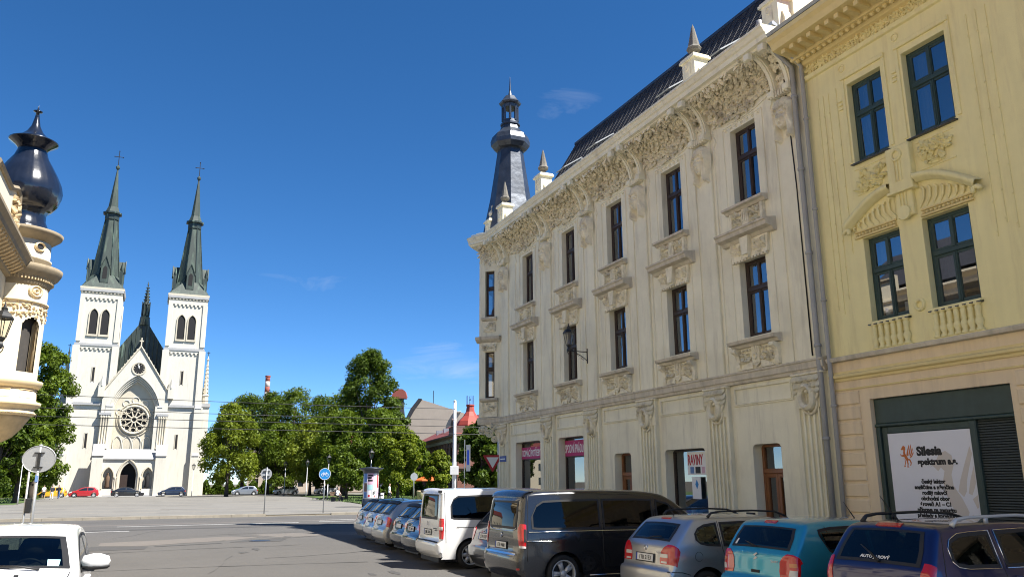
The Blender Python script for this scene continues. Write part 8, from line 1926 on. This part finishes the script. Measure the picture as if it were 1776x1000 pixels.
# give way sign
S4 = thing('give_way_sign', 'red and white give way triangle on a pale post by the house corner', 'sign', (16.3, 38.9, .0), R_(-22))
part('post', MB().use('pole_white', True).tube([(.12, 0, 0), (.12, 0, 4.6)], .05, 10), S4)
def tri(r): return [(r*math.sin(a), r*math.cos(a)) for a in (R_(60), R_(-60), R_(180))]
def rtri(r, k, n=4):
    T = tri(r); out = []
    for i in range(3):
        p, a, b = T[i], T[i-1], T[(i+1) % 3]; u = ((a[0]-p[0])*k, (a[1]-p[1])*k); v = ((b[0]-p[0])*k, (b[1]-p[1])*k)
        for j in range(n + 1): t = j/n; out.append((p[0] + u[0]*(1-t)**2 + v[0]*t*t, p[1] + u[1]*(1-t)**2 + v[1]*t*t))
    return out
z4 = 3.03
t4 = MB().use('sign_red'); t4.prism(rtri(.58, .06), lambda u, v, a: (-.18 + u, a, z4 + v), -.09, -.07); t4o = part('triangle', t4, S4); t5 = MB().use('sign_white'); t5.prism(rtri(.36, .03), lambda u, v, a: (-.18 + u, a, z4 + v), -.096, -.088); part('white_field', t5, t4o)
part('bracket', MB().use('steel').box(-.2, .16, -.07, -.04, 2.95, 3.02), S4); part('small_plate', MB().use('banner_beige').box(.0, .28, -.08, -.06, 2.5, 2.62), S4)
# tall white catenary pole
S5 = thing('catenary_pole', 'tall white tapered pole with a small control box behind the white van', 'pole', (20.4, 56.5, 0), R_(-20))
part('shaft', MB().use('pole_white', True).tube([(0, 0, 0), (0, 0, 3.4), (0, 0, 3.45), (0, 0, 5.2), (0, 0, 5.25), (0, 0, 7.75)], [.15, .145, .13, .125, .115, .10], 16), S5); part('control_box', MB().use('pole_white').bbox(-.3, .3, -.36, -.1, 2.5, 3.1, .02), S5); part('cap', MB().use('pole_white', True).lathe([(.125, 7.75), (.1, 7.82), (0, 7.85)], (0, 0, 0), 14), S5)
S6 = solo('banner', MB().use('sign_back').box(-.16, .16, -.02, .02, 2.8, 4.8).use('eu_blue').box(-.08, .08, -.024, -.02, 3.3, 4.4).use('steel').box(-.32, -.26, -.03, .03, 0, 5.2), 'narrow vertical white and blue banner on a post right of the white pole', 'banner', (22.8, 60.0, 0), R_(-35))
# advertising column
AC = thing('advertising_column', 'round advertising column covered in posters with a flat dark cap', 'advertising column', (16.6, 65.5, .1), 0)
part('plinth', MB().use('zinc_dark', True).lathe([(.66, 0), (.66, .62), (.6, .64)], (0, 0, 0), 32), AC); part('drum', MB().use('sign_white', True).lathe([(.60, .6), (.60, 2.62)], (0, 0, 0), 36), AC)
part('cap', MB().use('zinc_dark', True).lathe([(.60, 2.6), (.64, 2.62), (.64, 2.78), (.7, 2.80), (.98, 2.98), (.98, 3.02), (0, 3.12)], (0, 0, 0), 36), AC)
def poster(a0, a1, z0, z1, m, r=.606):
    n = 8; q = MB().use(m, True); q.grid(lambda u, v: (r*math.cos(R_(a0 + (a1 - a0)*u)), r*math.sin(R_(a0 + (a1 - a0)*u)), z0 + (z1 - z0)*v), n, 1); return part('poster', q, AC, recalc=False)
for a in ((-165, -135, 1.9, 2.6, 'poster_blue'), (-165, -135, 1.2, 1.86, 'brick_trim'), (-165, -135, .7, 1.16, 'poster_blue'), (-132, -82, 1.75, 2.6, 'poster_pink'), (-132, -85, 1.35, 1.72, 'poster_teal'), (-132, -100, .7, 1.3, 'banner_white'), (-97, -60, .7, 1.3, 'sign_white'), (-80, -56, 1.4, 2.6, 'sign_white'), (-56, -30, 1.5, 2.6, 'red_paint'), (-56, -30, .7, 1.4, 'poster_pink')): poster(*a)
for i, (a0, a1, z) in enumerate(((-128, -92, 2.38), (-128, -100, 2.18), (-128, -92, 1.98))): poster(a0, a1, z, z + .14, 'ink', .610)
for a in ((-90, -80, .95, 1.2, 'ink'), (-76, -66, 1.0, 1.25, 'ink'), (-76, -66, .75, .92, 'red_flower'), (-125, -110, .78, .95, 'red_flower')): poster(*a, .610)
# street lamps
def lamp_proto():
    o = thing('street_lamp', '', 'street lamp', (0, 0, 0), 0, 'lantern posts round the square')
    p = MB().use('steel', True); p.tube([(0, 0, 0), (0, 0, .9), (0, 0, .92), (0, 0, 4.15)], [.075, .07, .05, .04], 10); part('post', p, o)
    h = MB().use('iron'); h.lathe([(.04, 4.1), (.12, 4.2), (.14, 4.26)], (0, 0, 0), 6); h.lathe([(.31, 4.78), (.33, 4.82), (.2, 4.96), (.07, 5.05), (.05, 5.15), (0, 5.22)], (0, 0, 0), 6)
    for i in range(6): a = i*PI/3; h.tube([(.14*math.cos(a), .14*math.sin(a), 4.25), (.29*math.cos(a), .29*math.sin(a), 4.79)], .015, 4)
    part('lantern_frame', h, o); part('lantern_glass', MB().use('lamp_glass').lathe([(.135, 4.26), (.285, 4.78)], (0, 0, 0), 6), o, recalc=False); return o
lp = lamp_proto()
for i, (lb, px, d, sc) in enumerate((('street lamp standing just right of the blue cycle sign', 567, 101, 1.0), ('street lamp between the round sign back and the cycle sign', 530, 120, .98), ('street lamp farthest into the trees, left of two others', 492, 131, 1.0), ('street lamp rising behind the advertising column', 641, 87, 1.02), ('dark street lamp by the right foot of the church', 332, 138, .95), ('street lamp among the left trees beside the onion dome house', 33, 92, .92), ('street lamp in front of the left church tower', 109, 138, .9))):
    x, y = at_px(ang(px), d); o = lp if i == 0 else copy_tree(lp); o.location = (x, y, .1); o.scale = (sc,)*3; o['label'] = lb; o['group'] = 'lantern posts round the square'
# overhead wires
def wire(label, p0, p1, sag, r=.017):
    n = 14; solo('overhead_wire', MB().use('iron').tube([(p0[0] + (p1[0] - p0[0])*i/n, p0[1] + (p1[1] - p0[1])*i/n, p0[2] + (p1[2] - p0[2])*i/n - sag*4*(i/n)*(1 - i/n)) for i in range(n + 1)], r, 4), label, 'wire', (0, 0, 0))
wire('uppermost thin overhead wire crossing in front of the park to the white pole', (-30, 50, 7.2), (20.4, 56.4, 7.2), .25)
wire('second overhead wire crossing in front of church and park', (-30, 46, 6.2), (20.4, 56.3, 6.4), .25)
wire('third overhead wire crossing in front of the park trees', (-30, 47.5, 5.5), (60, 47.5, 5.5), .2)
wire('lowest overhead wire crossing before the church portal', (-30, 44, 4.9), (60, 44, 4.8), .2)
# yellow waste bin, traffic post
solo('waste_bin', MB().use('cream_dark', True).lathe([(.3, 0), (.33, .9), (.36, .95), (.3, 1.05)], (0, 0, 0), 14), 'beige cylindrical bin on the lawn left of the white pole', 'bin', (*at_px(ang(727), 84), .13))
wk = thing('kiosk_umbrella', 'orange canopy stall under the trees left of the white pole', 'stall', (*at_px(ang(741), 96), .13), 0); part('canopy', MB().use('orange').lathe([(1.6, 2.0), (1.5, 2.15), (.2, 2.7), (0, 2.75)], (0, 0, 0), 8), wk); part('pole', MB().use('steel').tube([(0, 0, 0), (0, 0, 2.2)], .04, 6), wk); part('counter', MB().use('plastic').box(-.9, .9, -.5, .5, 0, 1.0), wk)
S7 = thing('round_sign', 'small round sign back on a post behind the white van, before the young tree', 'sign', (*at_px(ang(716), 80), .1), 0); part('post', MB().use('steel', True).tube([(0, 0, 0), (0, 0, 2.8)], .035, 8), S7); d7 = MB().use('sign_back'); disc(d7, .36, -.05, -.035, 24, 2.4); part('disc', d7, S7)
# bench
BE = thing('park_bench', 'dark park bench on the lawn with a man in white seated on it', 'bench', (*at_px(ang(585), 89), .12), R_(40))
for k in range(4): part('seat_slat', MB().use('bench_wood').box(-.9, .9, -.22 + k*.115, -.12 + k*.115, .42, .455), BE)
for k in range(3): part('back_slat', MB().use('bench_wood').box(-.9, .9, .25 + k*.03, .28 + k*.03, .55 + k*.13, .66 + k*.13), BE)
for s in (-1, 1): part('leg', MB().use('iron').box(s*.7 - .03, s*.7 + .03, -.22, .26, 0, .42), BE); 
# people: skinned figures
def person(label, loc, rz, joints, edges_, radii, cloth, group, heads, scale=1.0, hair_top=True):
    o = thing('person', label, 'person', loc, rz, group); o.scale = (scale,)*3
    me = bpy.data.meshes.new('body'); me.from_pydata(joints, edges_, []); b = bpy.data.objects.new('body', me); COL.objects.link(b)
    sk = b.modifiers.new('skin', 'SKIN'); sv = me.skin_vertices[0] if me.skin_vertices else None
    if sv is None:
        bm = bmesh.new(); bm.from_mesh(me); ly = bm.verts.layers.skin.verify(); bm.to_mesh(me); bm.free(); sv = me.skin_vertices[0]
    for i, r in enumerate(radii): sv.data[i].radius = (r, r*.85); sv.data[i].use_root = (i == 0)
    su_ = b.modifiers.new('sub', 'SUBSURF'); su_.levels = 2; su_.render_levels = 2
    dg = bpy.context.evaluated_depsgraph_get(); dg.update(); m2 = bpy.data.meshes.new_from_object(b.evaluated_get(dg)); bpy.data.objects.remove(b)
    top, legs, skinz = cloth; m2.materials.clear()
    for m in ('skin', top, legs, 'hair', 'cloth_dark'): m2.materials.append(MATS[m])
    for p in m2.polygons:
        c = p.center; p.use_smooth = True; p.material_index = skinz(c)
    m2.name = 'body'; link('body', m2, o); return o
J_stand = lambda st: ([(0, 0, .95), (0, .0, 1.12), (0, 0, 1.38), (0, .0, 1.50), (0, -.02, 1.60), (0, -.03, 1.72), (0, 0, 1.79),
    (-.19, 0, 1.42), (-.24, .03 - st, 1.15), (-.24, -.05 - st*1.6, .93), (-.24, -.08 - st*1.8, .84), (.19, 0, 1.42), (.24, .03 + st, 1.15), (.24, -.05 + st*1.2, .93), (.24, -.08 + st*1.2, .84),
    (-.10, 0, .90), (-.11, st*.9, .50), (-.11, st*2.0 + .03, .08), (-.11, st*2.0 - .12, .04), (.10, 0, .90), (.11, -st*1.2, .50), (.11, -st*1.8 + .03, .08), (.11, -st*1.8 - .12, .04)],
    [(0,1),(1,2),(2,3),(3,4),(4,5),(5,6),(2,7),(7,8),(8,9),(9,10),(2,11),(11,12),(12,13),(13,14),(0,15),(15,16),(16,17),(17,18),(0,19),(19,20),(20,21),(21,22)],
    [.145,.135,.15,.07,.085,.098,.06,.07,.048,.036,.034,.07,.048,.036,.034,.095,.066,.045,.04,.095,.066,.045,.04])
def zones(sleeve=1.2, shorts=.55):
    def f(c):
        if c.z > 1.73 or (c.z > 1.60 and c.y > .0): return 3
        if c.z > 1.50: return 0
        if abs(c.x) > .2 and c.z < sleeve: return 0
        if c.z > .95: return 1
        if c.z > shorts: return 2
        if c.z < .09: return 4
        return 0
    return f
PG = 'people on the square'
J = J_stand(.12); person('person in white shirt and dark shorts walking right of the advertising column', (*at_px(ang(674), 80), .12), R_(60), *J, ('cloth_white', 'cloth_dark', zones(1.2, .5)), PG, None)
J = J_stand(.06); person('person in white top walking by the yellow car left of the church', (*at_px(ang(76), 124), .1), R_(20), *J, ('cloth_white', 'cloth_dark', zones(1.2, .5)), PG, None)
J = J_stand(.10); person('person in dark shirt and pale trousers walking left of the red car', (*at_px(ang(90), 122), .1), R_(200), *J, ('cloth_dark', 'cloth_white', zones(1.15, .1)), PG, None)
J = J_stand(.05); person('person in dark clothes standing nearest the red car', (*at_px(ang(102), 126), .1), R_(-30), *J, ('cloth_dark', 'cloth_blue', zones(1.1, .1)), PG, None)
Js = ([(0, .1, .56), (0, .12, .72), (0, .04, .98), (0, .0, 1.10), (0, -.05, 1.18), (0, -.08, 1.29), (0, -.05, 1.36), (-.19, .03, 1.02), (-.24, -.08, .80), (-.16, -.28, .72), (-.1, -.36, .70), (.19, .03, 1.02), (.24, -.08, .80), (.16, -.28, .72), (.1, -.36, .70), (-.11, .0, .54), (-.14, -.38, .52), (-.14, -.36, .10), (-.14, -.48, .05), (.11, 0, .54), (.14, -.38, .52), (.14, -.36, .10), (.14, -.48, .05)], J[1], [.15, .145, .15, .07, .085, .098, .06, .07, .048, .036, .034, .07, .048, .036, .034, .095, .075, .045, .04, .095, .075, .045, .04])
def seatz(c):
    if c.z > 1.31 or (c.z > 1.2 and c.y > 0): return 3
    if c.z > 1.1: return 0
    if c.y < -.2 and c.z > .62: return 0
    if c.z > .62: return 1
    return 2 if c.z > .12 else 4
person('man in white shirt seated on the park bench on the lawn', (*at_px(ang(585), 89), .12), R_(40), *Js, ('cloth_white', 'cloth_dark', seatz), PG, None)
# motor scooter by the advertising column
SC = thing('motor_scooter', 'white motor scooter parked just right of the advertising column', 'scooter', (*at_px(ang(661), 72), .12), R_(70))
tmm, rmm = wheel_mesh(.25, 5, 'alloy', .6)
for x in (-.6, .62): w_ = link('wheel', tmm, SC, (x, 0, .25)); w_.scale = (1, .6, 1); link('rim', rmm, w_)
part('bodywork', MB().use('white_paint', True).prism([(-.9, .62), (-.75, .42), (-.2, .3), (.25, .3), (.42, .5), (.62, .95), (.52, 1.0), (.3, .5), (.1, .42), (-.1, .55), (-.2, .74), (-.8, .78)], lambda u, v, a: (u, a, v), -.14, .14), SC); part('seat', MB().use('seat', True).box(-.85, -.15, -.13, .13, .76, .86), SC)
hb = MB().use('plastic', True); hb.tube([(.5, -.32, 1.08), (.56, 0, 1.02), (.5, .32, 1.08)], .02, 6); hb.tube([(.56, 0, 1.02), (.66, 0, .3)], .03, 6); part('handlebar', hb, SC)

# manhole covers and a pothole patch in the road
for lb, x, y in (('round iron manhole cover in the road near the pale repair', 3.95, 31.2), ('round iron manhole cover in the middle of the street nearer the camera', 2.2, 17.5)):
    mh = thing('manhole_cover', lb, 'manhole cover', (x, y, .004)); part('rim', MB().use('asphalt_dark').lathe([(.36, 0), (.40, .006), (.40, 0)], (0, 0, 0), 24), mh); part('lid', MB().use('zinc_dark').lathe([(.355, .004), (.355, .007), (0, .007)], (0, 0, 0), 24), mh)
bpy.context.view_layer.update()
